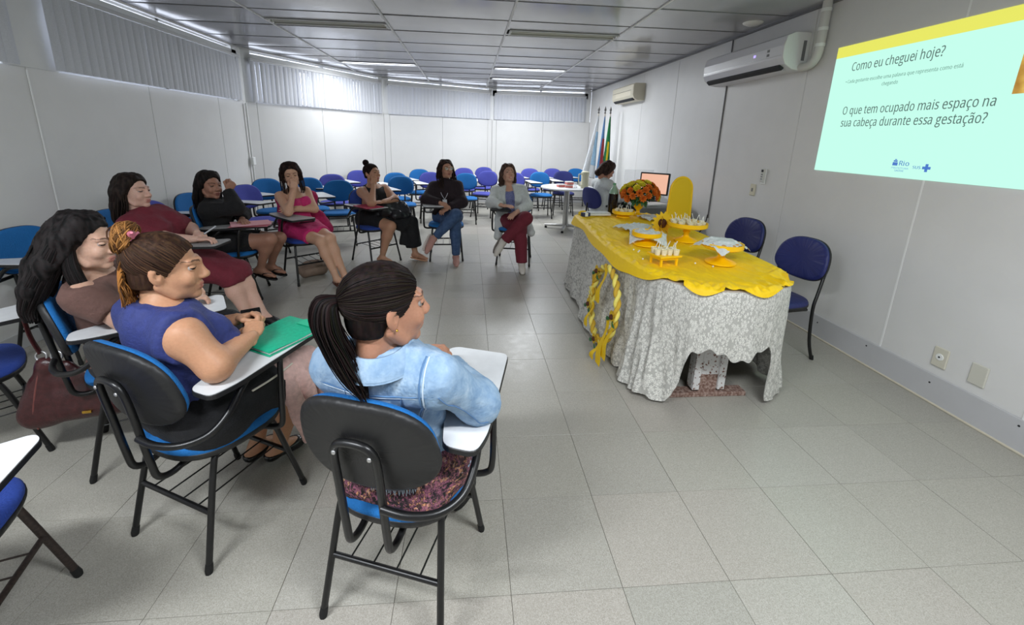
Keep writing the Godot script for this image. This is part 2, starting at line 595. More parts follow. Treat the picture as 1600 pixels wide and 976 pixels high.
func build_room() -> void:
	# floor: slab with recessed joints and single tiles
	var floor_ := struct("floor")
	obj("floor_slab", MB.new().box(Vector3(-0.1, -0.06, -3.7), Vector3(6.6, 0.114, 14.4)), M.joint, floor_)
	var tm := []
	for k in 3:
		tm.append(MB.new().box(Vector3(0, -0.002, 0), Vector3(0.3984 - 0.0004 * k, 0.004, 0.3984), 0.0006).mesh())
	var rng := RandomNumberGenerator.new()
	rng.seed = 4
	var spots := []
	var x0 := 0.155
	var z0 := -3.521
	var inside := PackedVector2Array([Vector2(XL, ZB), Vector2(XL, -6.6), Vector2(-1.73, -9.17), Vector2(0.55, -10.37), Vector2(XR, -10.37), Vector2(XR, ZB)])
	for a in range(-9, 8):
		for b in range(-18, 17):
			var p := Vector2(x0 + a * 0.4 + 0.2, z0 + b * 0.4 + 0.2)
			if p.x > XL - 0.2 and p.x < XR + 0.2 and p.y < ZB + 0.2 and p.y > -10.6:
				var q := Vector2(clampf(p.x, XL + 0.05, XR - 0.05), p.y)
				if Geometry2D.is_point_in_polygon(q, inside) or Geometry2D.is_point_in_polygon(q + Vector2(0.25, 0.3), inside):
					var seen := p.y < -0.7 and absf(p.x + 0.05) < 0.6 - p.y * 1.25
					spots.append([p, (p - Vector2(0, -1.0)).length() + (0.0 if seen else 50.0)])
	spots.sort_custom(func(s, t): return s[1] < t[1])
	var rest := MB.new()
	for k in spots.size():
		var p: Vector2 = spots[k][0]
		if k < 300:
			var o := obj("floor_tile", tm[rng.randi() % 3], M.tile[[0, 0, 0, 1, 1, 2, 2, 3, 4, 4][rng.randi() % 10]], floor_, Vector3(p.x, 0, p.y))
			o.position.y = rng.randf_range(-0.0004, 0.0)
		else:
			rest.box(Vector3(p.x, -0.002, p.y), Vector3(0.3982, 0.004, 0.3982))
	var ro := obj("floor_tiles_beyond", rest, M.tile[0], floor_)
	ro.set_meta("kind", "stuff")
	# ceiling: 1.25 x 0.625 m glossy plastic panels on bars
	var ceil_ := struct("ceiling")
	obj("ceiling_deck", MB.new().box(Vector3(-0.1, HC + 0.14, -3.7), Vector3(6.6, 0.08, 14.4)), M.wall_core, ceil_)
	var lamps := []
	for q in lamp_spots():
		lamps.append(q[0])
	var panel := MB.new()
	panel.grid(func(u, v): return Vector3((0.5 - u) * 1.244, 0.003 - 0.007 * sin(PI * u) * sin(PI * v), (v - 0.5) * 0.621), 8, 4)
	panel.grid(func(u, v): return Vector3((u - 0.5) * 1.244, 0.012, (v - 0.5) * 0.621), 1, 1)
	var panel_mesh := panel.mesh()
	for a in range(0, 5):
		var xc := -3.35 + 0.625 + a * 1.25
		for b in range(-11, 12):
			var zc := -3.97 + 0.3125 + b * 0.625
			if zc > ZB + 0.3:
				continue
			var hole := false
			for l in lamps:
				if absf(l.x - xc) < 0.4 and absf(l.z - zc) < 0.3125:
					hole = true
					# two cut pieces either side of the lamp trough
					for e in [[zc - 0.3085, l.z - 0.1], [l.z + 0.1, zc + 0.3085]]:
						if e[1] - e[0] > 0.02:
							obj("ceiling_panel", MB.new().box(Vector3(xc, HC + 0.007, (e[0] + e[1]) * 0.5), Vector3(1.244, 0.009, e[1] - e[0])), M.pvc, ceil_)
			if not hole:
				var o := obj("ceiling_panel", panel_mesh, M.pvc, ceil_, Vector3(xc, HC, zc))
				o.rotation_degrees = Vector3(rng.randf_range(-0.25, 0.25), 0, rng.randf_range(-0.12, 0.12))
	for a in range(1, 5):
		obj("ceiling_bar", MB.new().box(Vector3(-3.35 + a * 1.25, HC - 0.001, -3.6), Vector3(0.022, 0.012, 13.8), 0.002), M.tbar, ceil_)
	for b in range(-11, 12):
		var z := -3.97 + b * 0.625
		if z < ZB:
			obj("ceiling_seam", MB.new().box(Vector3(-0.225, HC + 0.0012, z), Vector3(6.25, 0.006, 0.0065)), M.tbar_dark, ceil_)
	# walls
	var wr := struct("wall_right")
	var seams := []
	var s := 0.74
	while s < ZB + 10.3:
		seams.append(s)
		s += 1.195
	# runs are listed so that the room lies on the inner side
	wall_run(wr, Vector2(XR, -10.37), Vector2(XR, ZB), [], [0.74, 1.93, 3.12, 4.32, 5.52, 6.71, 7.88, 8.69, 9.88, 11.08, 12.28])
	var wl := struct("wall_left")
	wall_run(wl, Vector2(XL, ZB), Vector2(XL, -6.6), [[0.5, 3.1], [3.55, 6.55], [6.97, 9.57]], [1.1, 2.3, 3.5, 4.7, 5.5, 6.7, 7.9, 9.1])
	var n1 := struct("wall_far_left")
	var l1: float = (far_wall[1] - far_wall[0]).length()
	wall_run(n1, far_wall[0], far_wall[1], [[0.14, l1 - 0.12]], [0.16, 1.36, 2.56])
	var n2 := struct("wall_far_middle")
	var l2: float = (far_wall[2] - far_wall[1]).length()
	wall_run(n2, far_wall[1], far_wall[2], [[0.12, l2 - 0.1]], [0.12, 1.3, 2.46])
	var n3 := struct("wall_far_right")
	var l3: float = (far_wall[3] - far_wall[2]).length()
	wall_run(n3, far_wall[2], far_wall[3], [[0.1, l3 - 0.16]], [0.1, 1.22])
	var wb := struct("wall_near")
	wall_run(wb, Vector2(XR, ZB), Vector2(XL, ZB), [], [1.2, 2.4, 3.6, 4.8])
	# baseboard and joint strips of the wall with the slide
	var bb := struct("baseboard_right")
	obj("board", MB.new().box(Vector3(XR - 0.008, 0.095, -3.6), Vector3(0.016, 0.175, 13.5), 0.003), M.base, bb)
	obj("floor_lip", MB.new().box(Vector3(XR - 0.012, 0.006, -3.6), Vector3(0.024, 0.012, 13.5), 0.003), M.base_lip, bb)
	for k in 14:
		obj("screw", MB.new().lathe([Vector2(0, 0.003), Vector2(0.005, 0.0025), Vector2(0.006, 0)], 8, Transform3D(Basis(Vector3(0, 0, 1), PI / 2), Vector3(XR - 0.016, 0.125 + 0.02 * (k % 2), -1.25 - k * 0.44))), M.dark_slot, bb)
	for q in [["baseboard_left", Vector2(XL, ZB), Vector2(XL, -6.6)], ["baseboard_far_left", far_wall[0], far_wall[1]], ["baseboard_far_middle", far_wall[1], far_wall[2]], ["baseboard_far_right", far_wall[2], far_wall[3]]]:
		var d: Vector2 = (q[2] - q[1]).normalized()
		var bs := Basis(Vector3(d.x, 0, d.y), Vector3.UP, Vector3(d.x, 0, d.y).cross(Vector3.UP))
		var mid: Vector2 = (q[1] + q[2]) * 0.5 + Vector2(-d.y, d.x) * 0.008
		var o := struct(q[0])
		obj("board", MB.new().box(Vector3(mid.x, 0.06, mid.y), Vector3((q[2] - q[1]).length(), 0.12, 0.014), 0.002, bs), M.base, o)
	var tr := struct("trim_1")
	obj("strip", MB.new().box(Vector3(XR - 0.001, 1.42, -2.49), Vector3(0.0022, 2.49, 0.012), 0.0005), M.strip_white, tr)
	obj("strip", MB.new().box(Vector3(XR - 0.004, 1.42, -1.66), Vector3(0.008, 2.49, 0.07), 0.002), M.strip_white, tr)
	var tr2 := struct("trim_2")
	obj("strip", MB.new().box(Vector3(XL + 0.004, 0.98, -3.50), Vector3(0.008, 1.9, 0.012), 0.002), M.strip_white, tr2)
	var tr3 := struct("trim_3")
	obj("corner_strip", MB.new().box(Vector3(XR - 0.012, HC - 0.012, -3.6), Vector3(0.024, 0.02, 13.4), 0.003), M.tbar_dark, tr3)
	# blinds
	blind(Vector2(XL, ZB), Vector2(XL, -6.6), 3.57, 6.62, "closed grey vertical blind beyond the bare white pillar, before the longer one", 51, 1.0)
	blind(Vector2(XL, ZB), Vector2(XL, -6.6), 6.90, 9.64, "long grey vertical blind high on the wall beside the seated women", 52, 1.0)
	blind(far_wall[0], far_wall[1], 0.09, l1 - 0.08, "grey vertical blind on the first slanted wall after the long side wall", 53, 8.0)
	blind(far_wall[1], far_wall[2], 0.09, l2 - 0.08, "pale vertical blind on the middle slanted wall above the chair rows", 54, 9.0)
	blind(far_wall[2], far_wall[3], 0.05, l3 - 0.13, "pale vertical blind beside the flags and the old air conditioner", 55, 9.0)
	# ceiling lights
	M.reflector = mat(rgb(170, 170, 160), 0.35, 0.3)
	M.tube_off = mat(rgb(205, 205, 196), 0.3)
	M.tube_on = mat(rgb(250, 250, 255), 0.3)
	M.tube_on.emission_enabled = true
	M.tube_on.emission = Color(0.93, 0.95, 1.0)
	M.tube_on.emission_energy_multiplier = 4.0
	for q in lamp_spots():
		fluorescent(q[0], q[1], q[2], q[3])

func lamp_spots() -> Array:
	return [
		[Vector3(-1.475, HC, -5.03), false, "unlit fluorescent ceiling trough on the blind side of the room", 0.0],
		[Vector3(1.045, HC, -5.05), false, "unlit fluorescent ceiling trough near the newer air conditioner", 0.0],
		[Vector3(-1.475, HC, -7.58), true, "lit fluorescent ceiling light by the blind of the slanted wall", 3.2],
		[Vector3(1.03, HC, -7.58), true, "lit fluorescent ceiling light, first of the two above the round table", 4.1],
		[Vector3(1.055, HC, -8.86), true, "lit fluorescent ceiling light nearer the far straight wall", 4.1],
		[Vector3(-1.475, HC, 0.05), true, "lit fluorescent ceiling light above the nearest chairs", 6.0],
		[Vector3(1.045, HC, 0.05), true, "lit fluorescent ceiling light opposite the projected slide", 6.0],
	]

var chair_mesh := {}

func chair_parts() -> void:
	# every mesh of the tablet-arm chair, in its own axes: front is -z, the tablet on +x
	var seat_o := superellipse(0.222, 0.205, 2.7, 44, 0.06)
	var lay := Transform3D(Basis(Vector3(1, 0, 0), Vector3(0, 0, -1), Vector3(0, 1, 0)), Vector3(0, 0.43, -0.005))
	chair_mesh.seat = MB.new().pad(seat_o, [Vector2(0.97, 0.0), Vector2(1.0, 0.006), Vector2(1.0, 0.018), Vector2(0.965, 0.031), Vector2(0.88, 0.038), Vector2(0.6, 0.041), Vector2(0.25, 0.039)], lay).mesh()
	chair_mesh.seat_shell = MB.new().pad(seat_o, [Vector2(0.9, -0.022), Vector2(0.99, -0.016), Vector2(1.012, -0.004), Vector2(1.012, 0.006), Vector2(0.99, 0.009)], lay).mesh()
	# backrest: leaning back, its hollow towards the sitter
	var tilt := deg_to_rad(11.0)
	var stand := Transform3D(Basis(Vector3(1, 0, 0), tilt) * Basis(Vector3(-1, 0, 0), Vector3(0, 1, 0), Vector3(0, 0, -1)), Vector3(0, 0.728, 0.246))
	var back_o := superellipse(0.208, 0.155, 2.6, 44, -0.1)
	chair_mesh.backrest = MB.new().pad(back_o, [Vector2(0.96, -0.004), Vector2(0.985, 0.002), Vector2(0.985, 0.014), Vector2(0.95, 0.026), Vector2(0.86, 0.032), Vector2(0.55, 0.034), Vector2(0.2, 0.033)], stand, 0.75).mesh()
	chair_mesh.back_shell = MB.new().pad(back_o, [Vector2(0.3, -0.020), Vector2(0.9, -0.018), Vector2(0.98, -0.014), Vector2(1.01, -0.006), Vector2(1.01, 0.004), Vector2(0.99, 0.008)], stand, 0.75).mesh()
	# legs with bent tops, feet caps
	for e in [["leg_rr", 1, 1], ["leg_rl", -1, 1], ["leg_fr", 1, -1], ["leg_fl", -1, -1]]:
		var sx: float = e[1]
		var sz: float = e[2]
		chair_mesh[e[0]] = MB.new().tube(curve([Vector3(sx * 0.155, 0.408, sz * 0.06), Vector3(sx * 0.168, 0.404, sz * 0.105), Vector3(sx * 0.176, 0.37, sz * 0.128), Vector3(sx * 0.190, 0.2, sz * 0.172), Vector3(sx * 0.205, 0.012, sz * 0.218)], 5), 0.0112, 10).mesh()
		chair_mesh["cap_" + e[0]] = MB.new().tube([Vector3(sx * 0.2027, 0.036, sz * 0.2115), Vector3(sx * 0.205, 0.012, sz * 0.2175), Vector3(sx * 0.2055, 0.0, sz * 0.219)], [0.0122, 0.0135, 0.0118], 10).mesh()
	chair_mesh.side_rail = []
	for sx in [-1.0, 1.0]:
		chair_mesh.side_rail.append(MB.new().tube([Vector3(sx * 0.155, 0.408, -0.07), Vector3(sx * 0.155, 0.408, 0.07)], 0.0112, 8).mesh())
	chair_mesh.crossbar = []
	for sz in [-1.0, 1.0]:
		chair_mesh.crossbar.append(MB.new().tube([Vector3(-0.189, 0.21, sz * 0.170), Vector3(0.189, 0.21, sz * 0.170)], 0.0095, 8).mesh())
	chair_mesh.under_bar = MB.new().tube([Vector3(-0.155, 0.402, 0.0), Vector3(0.155, 0.402, 0.0)], 0.011, 8).mesh()
	chair_mesh.wire = MB.new().tube([Vector3(0, 0.216, -0.17), Vector3(0, 0.216, 0.17)], 0.0032, 6).mesh()
	# back support: a hoop behind the backrest running under the seat
	var hoop := []
	for sx in [-1.0, 1.0]:
		var side := [Vector3(sx * 0.064, 0.400, 0.02), Vector3(sx * 0.064, 0.386, 0.12), Vector3(sx * 0.064, 0.366, 0.19), Vector3(sx * 0.064, 0.384, 0.238), Vector3(sx * 0.064, 0.45, 0.252), Vector3(sx * 0.064, 0.60, 0.268), Vector3(sx * 0.064, 0.70, 0.280), Vector3(sx * 0.056, 0.742, 0.286), Vector3(sx * 0.030, 0.764, 0.290)]
		if sx > 0:
			side.reverse()
		hoop += side
	chair_mesh.back_support = MB.new().tube(curve(hoop, 4), 0.0115, 10).mesh()
	chair_mesh.bolt = MB.new().ball(Vector3.ZERO, Vector3(0.007, 0.007, 0.004), 8, 5).mesh()
	# tablet and its tubes
	var tp := []
	for q in [[0.052, -0.362, 0.022], [0.262, -0.362, 0.03], [0.312, 0.10, 0.05], [0.300, 0.180, 0.028], [0.205, 0.180, 0.03], [0.024, -0.335, 0.03]]:
		tp.append(q)
	var outline := []
	for k in tp.size():
		var a := Vector2(tp[(k + tp.size() - 1) % tp.size()][0], tp[(k + tp.size() - 1) % tp.size()][1])
		var b := Vector2(tp[k][0], tp[k][1])
		var d := Vector2(tp[(k + 1) % tp.size()][0], tp[(k + 1) % tp.size()][1])
		var r: float = minf(tp[k][2], minf((b - a).length(), (d - b).length()) * 0.49)
		var p := b + (a - b).normalized() * r
		var q2 := b + (d - b).normalized() * r
		for s in 6:
			var t := s / 5.0
			outline.append(p.lerp(b, t).lerp(b.lerp(q2, t), t))
	chair_mesh.tablet_top = MB.new().slab(outline, 0.7175, 0.7205).mesh()
	var grown := []
	for o in Geometry2D.offset_polygon(PackedVector2Array(outline), 0.0025)[0]:
		grown.append(o)
	chair_mesh.tablet_board = MB.new().slab(grown, 0.700, 0.7180, Transform3D.IDENTITY, 0.002).mesh()
	chair_mesh.tablet_post = MB.new().tube(curve([Vector3(0.155, 0.404, -0.06), Vector3(0.215, 0.404, -0.075), Vector3(0.258, 0.412, -0.085), Vector3(0.276, 0.44, -0.09), Vector3(0.278, 0.55, -0.095), Vector3(0.270, 0.66, -0.11), Vector3(0.245, 0.692, -0.125), Vector3(0.12, 0.694, -0.16)], 5), 0.0112, 10).mesh()
	chair_mesh.arm_tube = MB.new().tube(curve([Vector3(0.064, 0.56, 0.272), Vector3(0.14, 0.553, 0.268), Vector3(0.215, 0.552, 0.236), Vector3(0.262, 0.565, 0.175), Vector3(0.276, 0.61, 0.11), Vector3(0.272, 0.672, 0.05), Vector3(0.262, 0.692, 0.0), Vector3(0.25, 0.694, -0.12)], 5), 0.0118, 10).mesh()

func make_chair(label: String, at: Vector2, yaw: float, cover: Material, opt := {}) -> Node3D:
	var t := thing(opt.get("name", "tablet_chair"), label, "chair", Vector3(at.x, 0, at.y), yaw, opt.get("group", "tablet-arm chairs"))
	var metal: Material = opt.get("metal", M.black_metal)
	var s := obj("seat", chair_mesh.seat, cover, t)
	obj("seat_shell", chair_mesh.seat_shell, M.black_plastic, s)
	var b := obj("backrest", chair_mesh.backrest, opt.get("back", cover), t)
	obj("back_shell", chair_mesh.back_shell, M.black_plastic, b)
	for e in ["leg_rr", "leg_rl", "leg_fr", "leg_fl"]:
		var l := obj("leg", chair_mesh[e], metal, t)
		obj("foot_cap", chair_mesh["cap_" + e], M.rubber, l)
	for k in 2:
		obj("side_rail", chair_mesh.side_rail[k], metal, t)
		obj("crossbar", chair_mesh.crossbar[k], metal, t)
	obj("under_bar", chair_mesh.under_bar, metal, t)
	for k in 4:
		obj("rack_wire", chair_mesh.wire, metal, t, Vector3(-0.12 + 0.08 * k, 0, 0))
	var sup := obj("back_support", chair_mesh.back_support, metal, t)
	for q in [Vector3(-0.052, 0.735, 0.298), Vector3(0.052, 0.735, 0.298)]:
		obj("bolt", chair_mesh.bolt, M.screw, sup, q)
	if opt.get("tablet", true):
		var tb := obj("tablet", chair_mesh.tablet_board, M.tablet_edge, t)
		obj("tablet_top", chair_mesh.tablet_top, opt.get("top", M.tablet), tb)
		obj("tablet_post", chair_mesh.tablet_post, metal, t)
		obj("arm_tube", chair_mesh.arm_tube, metal, t)
	return t

# the people sit on these
var seats := {
	"denim": [Vector2(-0.205, -1.235), -18.5], "blue": [Vector2(-1.015, -1.548), -25.0], "brown": [Vector2(-1.59, -2.005), -58.0],
	"maroon": [Vector2(-2.20, -3.42), -92.0], "black": [Vector2(-2.20, -4.05), -75.0], "pink": [Vector2(-1.72, -4.57), -140.0],
	"bun": [Vector2(-1.15, -5.24), -135.0], "jacket": [Vector2(-0.285, -5.40), -177.0], "coat": [Vector2(0.587, -5.20), -190.0],
}

func build_chairs() -> void:
	chair_parts()
	for q in [
		["denim", "blue tablet-arm chair with a scuffed black back, under the woman in denim", M.teal, {}],
		["blue", "blue tablet-arm chair holding the green folder, under the woman in navy top", M.teal, {}],
		["brown", "blue tablet-arm chair with the wine-coloured handbag, under the woman in brown", M.teal, {}],
		["maroon", "tablet-arm chair under the woman in the maroon dress", M.royal, {"top": M.tablet_worn}],
		["black", "blue tablet-arm chair with pink papers, under the woman in black", M.teal, {"top": M.tablet_worn}],
		["pink", "blue tablet-arm chair under the woman in the pink dress", M.royal, {"top": M.tablet_worn}],
		["bun", "blue tablet-arm chair with a red folder, under the woman with a top bun", M.royal, {"top": M.tablet_worn}],
		["jacket", "blue tablet-arm chair under the woman in jeans and glasses", M.teal, {"top": M.tablet_worn}],
		["coat", "blue tablet-arm chair with a dark tablet, under the woman in the white coat", M.teal, {"top": M.tablet_edge}],
	]:
		make_chair(q[1], seats[q[0]][0], seats[q[0]][1], q[2], q[3])
	make_chair("empty royal-blue tablet-arm chair with rusty brown legs, beside the woman in navy", Vector2(-1.515, -1.02), -72.0, M.royal, {"metal": M.rust_metal})
	make_chair("empty blue tablet-arm chair behind the wine-coloured handbag", Vector2(-2.33, -1.93), -46.0, M.royal)
	# rows along the walls: colour, place of the backrest top, turn
	var rows := [
		["teal", Vector2(-3.03, -3.02), -97, "empty blue tablet chair against the side wall behind the woman in brown"],
		["teal", Vector2(-3.02, -3.72), -90, "empty blue tablet chair mostly hidden behind the black-haired woman in brown"],
		["violet", Vector2(-3.03, -4.2), -92, "empty violet tablet chair behind the shoulder of the woman in maroon"],
		["teal", Vector2(-3.03, -4.78), -100, "empty blue tablet chair by the side wall between the maroon and black dresses"],
		["violet", Vector2(-2.86, -5.62), -118, "empty violet tablet chair behind the raised fist of the woman in black"],
		["teal", Vector2(-2.94, -6.42), -140, "empty blue tablet chair in the corner beyond the violet seat"],
		["teal", Vector2(-2.44, -6.66), -150, "empty blue tablet chair partly hidden behind the head above the pink dress"],
		["violet", Vector2(-2.27, -7.30), -160, "empty violet tablet chair directly behind a bright blue one, by the wall bend"],
		["teal", Vector2(-1.90, -6.38), -165, "empty bright blue tablet chair standing before a violet one by the wall bend"],
		["violet", Vector2(-2.06, -8.18), -160, "empty violet tablet chair behind the bun of the woman in black"],
		["teal", Vector2(-1.32, -7.83), -165, "empty blue tablet chair at the wall, rear one of a pair beside the bun"],
		["teal", Vector2(-1.13, -7.2), -168, "empty blue tablet chair, front one of the pair beside the black handbag"],
		["teal", Vector2(-0.99, -8.75), -170, "empty blue tablet chair at the wall next to a half-hidden violet one"],
		["violet", Vector2(-0.72, -8.1), -172, "empty violet tablet chair half hidden behind the woman in glasses"],
		["violet", Vector2(-0.103, -9.34), -178, "empty violet tablet chair at the wall behind a blue one, beside the glasses"],
		["teal", Vector2(-0.048, -8.0), -182, "empty blue tablet chair between the woman in glasses and the white coat"],
		["violet", Vector2(0.36, -9.72), -196, "empty violet tablet chair at the wall, rear of the violet pair"],
		["violet", Vector2(0.405, -8.66), -200, "empty violet tablet chair, front of the violet pair by the white coat"],
		["violet", Vector2(0.90, -8.35), -190, "empty violet tablet chair hidden behind the head over the white coat"],
		["violet", Vector2(1.38, -9.57), -186, "empty violet tablet chair at the straight wall behind a bright blue one"],
		["teal", Vector2(1.44, -8.62), -180, "empty bright blue tablet chair in front of violet ones, left of the thermos jug".replace("left of", "facing")],
		["violet", Vector2(1.92, -9.71), -184, "empty violet tablet chair at the straight wall between two darker ones"],
		["navy", Vector2(2.02, -8.99), -188, "empty dark blue tablet chair behind the round white table"],
		["teal", Vector2(2.50, -9.85), -182, "empty blue tablet chair at the end of the row, near the flags"],
	]
	for r in rows:
		var yaw: float = r[2]
		var back := Vector2(sin(deg_to_rad(yaw)), cos(deg_to_rad(yaw)))
		make_chair(r[3], r[1] - back * 0.27, yaw, M[r[0]], {"group": "empty chairs along the walls"})
	# two upholstered visitor chairs without tablets at the decorated table
	M.navy_vinyl = mat(rgb(33, 40, 100), 0.5)
	bumpy(M.navy_vinyl, M.leather_n, 0.3)
	visitor_chair("navy blue visitor chair standing closest to the lace-covered table end", Vector2(2.27, -2.80), 100.0)
	visitor_chair("navy blue visitor chair tucked at the middle of the table's wall side", Vector2(2.34, -3.57), 102.0)

func visitor_chair(label: String, at: Vector2, yaw: float) -> void:
	var t := thing("visitor_chair", label, "chair", Vector3(at.x, 0, at.y), yaw, "navy visitor chairs")
	var s := obj("seat", chair_mesh.seat, M.navy_vinyl, t)
	obj("seat_shell", chair_mesh.seat_shell, M.black_plastic, s)
	var b := obj("backrest", chair_mesh.backrest, M.navy_vinyl, t)
	obj("back_shell", chair_mesh.back_shell, M.black_plastic, b)
	for sx in [-1.0, 1.0]:
		obj("leg", MB.new().tube(curve([Vector3(sx * 0.20, 0.0, -0.2), Vector3(sx * 0.2, 0.39, -0.17), Vector3(sx * 0.2, 0.41, -0.14), Vector3(sx * 0.2, 0.41, 0.1)], 4), 0.0115, 10), M.black_metal, t)
		obj("leg", MB.new().tube(curve([Vector3(sx * 0.2, 0.0, 0.25), Vector3(sx * 0.2, 0.16, 0.19), Vector3(sx * 0.2, 0.40, 0.16), Vector3(sx * 0.19, 0.52, 0.19), Vector3(sx * 0.17, 0.70, 0.25)], 4), 0.0115, 10), M.black_metal, t)
		for sz in [-0.2, 0.25]:
			obj("foot_cap", MB.new().tube([Vector3(sx * 0.2, 0.0, sz), Vector3(sx * 0.2, 0.03, sz * 0.97)], 0.0145, 10), M.rubber, t)
	obj("crossbar", MB.new().tube([Vector3(-0.2, 0.405, 0.1), Vector3(0.2, 0.405, 0.1)], 0.010, 8), M.black_metal, t)
	obj("crossbar", MB.new().tube([Vector3(-0.2, 0.405, -0.12), Vector3(0.2, 0.405, -0.12)], 0.010, 8), M.black_metal, t)

# ---------------------------------------------------------------- people: fields of tapered capsules and ellipsoids, meshed as surface nets
# capsule: [a, b, ra, rb, squash_dir, squash, flat_ends]   ellipsoid: [centre, basis, radii]
func cap(a: Vector3, b: Vector3, ra: float, rb: float, sd := Vector3.ZERO, sq := 1.0, flat := 0) -> Array:
	return [a, b, ra, rb, sd, sq, flat]

func ell(c: Vector3, r: Vector3, b := Basis.IDENTITY) -> Array:
	return [c, b, r]

func nets(prims: Array, cell: float, k: float, cuts := []) -> Array:
	var lo := Vector3.ONE * 1e9
	var hi := -lo
	var mar := maxf(cell * 2.5, k * 3.5)
	var boxes := []
	for p in prims:
		var bl: Vector3
		var bh: Vector3
		if p.size() == 3:
			var b: Basis = p[1]
			var r: Vector3 = p[2]
			var e := Vector3.ZERO
			for ax in 3:
				e[ax] = sqrt(pow(b.x[ax] * r.x, 2) + pow(b.y[ax] * r.y, 2) + pow(b.z[ax] * r.z, 2))
			bl = p[0] - e - Vector3.ONE * mar
			bh = p[0] + e + Vector3.ONE * mar
		else:
			var ra: Vector3 = Vector3.ONE * (p[2] + mar)
			var rb: Vector3 = Vector3.ONE * (p[3] + mar)
			bl = (p[0] - ra).min(p[1] - rb)
			bh = (p[0] + ra).max(p[1] + rb)
		boxes.append([bl, bh])
		lo = lo.min(bl)
		hi = hi.max(bh)
	lo -= Vector3.ONE * cell * 2.0
	hi += Vector3.ONE * cell * 2.0
	var nx := int((hi.x - lo.x) / cell) + 2
	var ny := int((hi.y - lo.y) / cell) + 2
	var nz := int((hi.z - lo.z) / cell) + 2
	var nxy := nx * ny
	var s := PackedFloat32Array()
	s.resize(nxy * nz)
	s.fill(0.0)
	var ik := -1.0 / k
	for q in prims.size():
		var pr: Array = prims[q]
		var l3: Vector3 = ((boxes[q][0] - lo) / cell).floor()
		var h3: Vector3 = ((boxes[q][1] - lo) / cell).ceil()
		var x0 := maxi(0, int(l3.x))
		var x1 := mini(nx - 1, int(h3.x))
		var y0 := maxi(0, int(l3.y))
		var y1 := mini(ny - 1, int(h3.y))
		var z0 := maxi(0, int(l3.z))
		var z1 := mini(nz - 1, int(h3.z))
		if pr.size() == 3:
			var c: Vector3 = pr[0]
			var bi: Basis = (pr[1] as Basis).inverse()
			var ir := Vector3.ONE / (pr[2] as Vector3)
			for z in range(z0, z1 + 1):
				for y in range(y0, y1 + 1):
					var p := lo + Vector3(x0, y, z) * cell - c
					var o := z * nxy + y * nx
					for x in range(x0, x1 + 1):
						var g := (bi * p) * ir
						var k0 := g.length()
						if k0 > 0.05:
							var d := k0 * (k0 - 1.0) / (g * ir).length()
							if d < mar:
								s[o + x] += exp(maxf(d, -0.12) * ik)
						else:
							s[o + x] += 1000.0
						p.x += cell
		else:
			var a: Vector3 = pr[0]
			var sd: Vector3 = pr[4]
			var sq: float = pr[5] - 1.0
			var ba: Vector3 = pr[1] - a
			var ax := ba.normalized()
			var bl := ba.length()
			ba += sd * (ba.dot(sd) * sq)
			var inv := 1.0 / maxf(ba.length_squared(), 1e-9)
			var ra: float = pr[2]
			var dr: float = pr[3] - ra
			var flat: int = pr[6]
			var use := sq != 0.0
			for z in range(z0, z1 + 1):
				for y in range(y0, y1 + 1):
					var p := lo + Vector3(x0, y, z) * cell - a
					var o := z * nxy + y * nx
					for x in range(x0, x1 + 1):
						var w := p + sd * (p.dot(sd) * sq) if use else p
						var h := clampf(w.dot(ba) * inv, 0.0, 1.0)
						var d := (w - ba * h).length() - ra - dr * h
						if flat and d < mar:
							var along := p.dot(ax)
							if flat & 2:
								d = maxf(d, along - bl)
							if flat & 1:
								d = maxf(d, -along)
						if d < mar:
							s[o + x] += exp(maxf(d, -0.12) * ik)
						p.x += cell
	for j in s.size():
		var t := s[j]
		s[j] = 1.0 if t < 1e-7 else -k * log(t)
	for cpr in cuts:
		# cut: ["plane", normal, offset] removes the side the normal points to; [centre, basis, radii] removes an ellipsoid
		if cpr[0] is String:
			var nn: Vector3 = cpr[1]
			var off: float = cpr[2]
			for z in nz:
				for y in ny:
					var o := z * nxy + y * nx
					var t := (lo + Vector3(0, y, z) * cell).dot(nn) - off
					for x in nx:
						if s[o + x] < t:
							s[o + x] = t
						t += nn.x * cell
		else:
			var c: Vector3 = cpr[0]
			var bi: Basis = (cpr[1] as Basis).inverse()
			var r: Vector3 = cpr[2]
			var rm := maxf(r.x, maxf(r.y, r.z)) + cell * 3
			var l3 := ((c - Vector3.ONE * rm - lo) / cell).floor()
			var h3 := ((c + Vector3.ONE * rm - lo) / cell).ceil()
			for z in range(maxi(0, int(l3.z)), mini(nz, int(h3.z))):
				for y in range(maxi(0, int(l3.y)), mini(ny, int(h3.y))):
					for x in range(maxi(0, int(l3.x)), mini(nx, int(h3.x))):
						var g := (bi * (lo + Vector3(x, y, z) * cell - c)) / r
						var k0 := g.length()
						var d := 0.02 if k0 < 0.05 else -k0 * (k0 - 1.0) / (g / r).length()
						var o := z * nxy + y * nx + x
						s[o] = maxf(s[o], d)
	# one vertex in each crossed cell
	var vid := PackedInt32Array()
	vid.resize(s.size())
	vid.fill(-1)
	var vs := PackedVector3Array()
	var cells := PackedInt32Array()
	var lim := cell * 3.6
	var offs := [0, 1, nx, nx + 1, nxy, nxy + 1, nxy + nx, nxy + nx + 1]
	var edges := [[0, 1], [2, 3], [4, 5], [6, 7], [0, 2], [1, 3], [4, 6], [5, 7], [0, 4], [1, 5], [2, 6], [3, 7]]
	var corner := [Vector3(0, 0, 0), Vector3(1, 0, 0), Vector3(0, 1, 0), Vector3(1, 1, 0), Vector3(0, 0, 1), Vector3(1, 0, 1), Vector3(0, 1, 1), Vector3(1, 1, 1)]
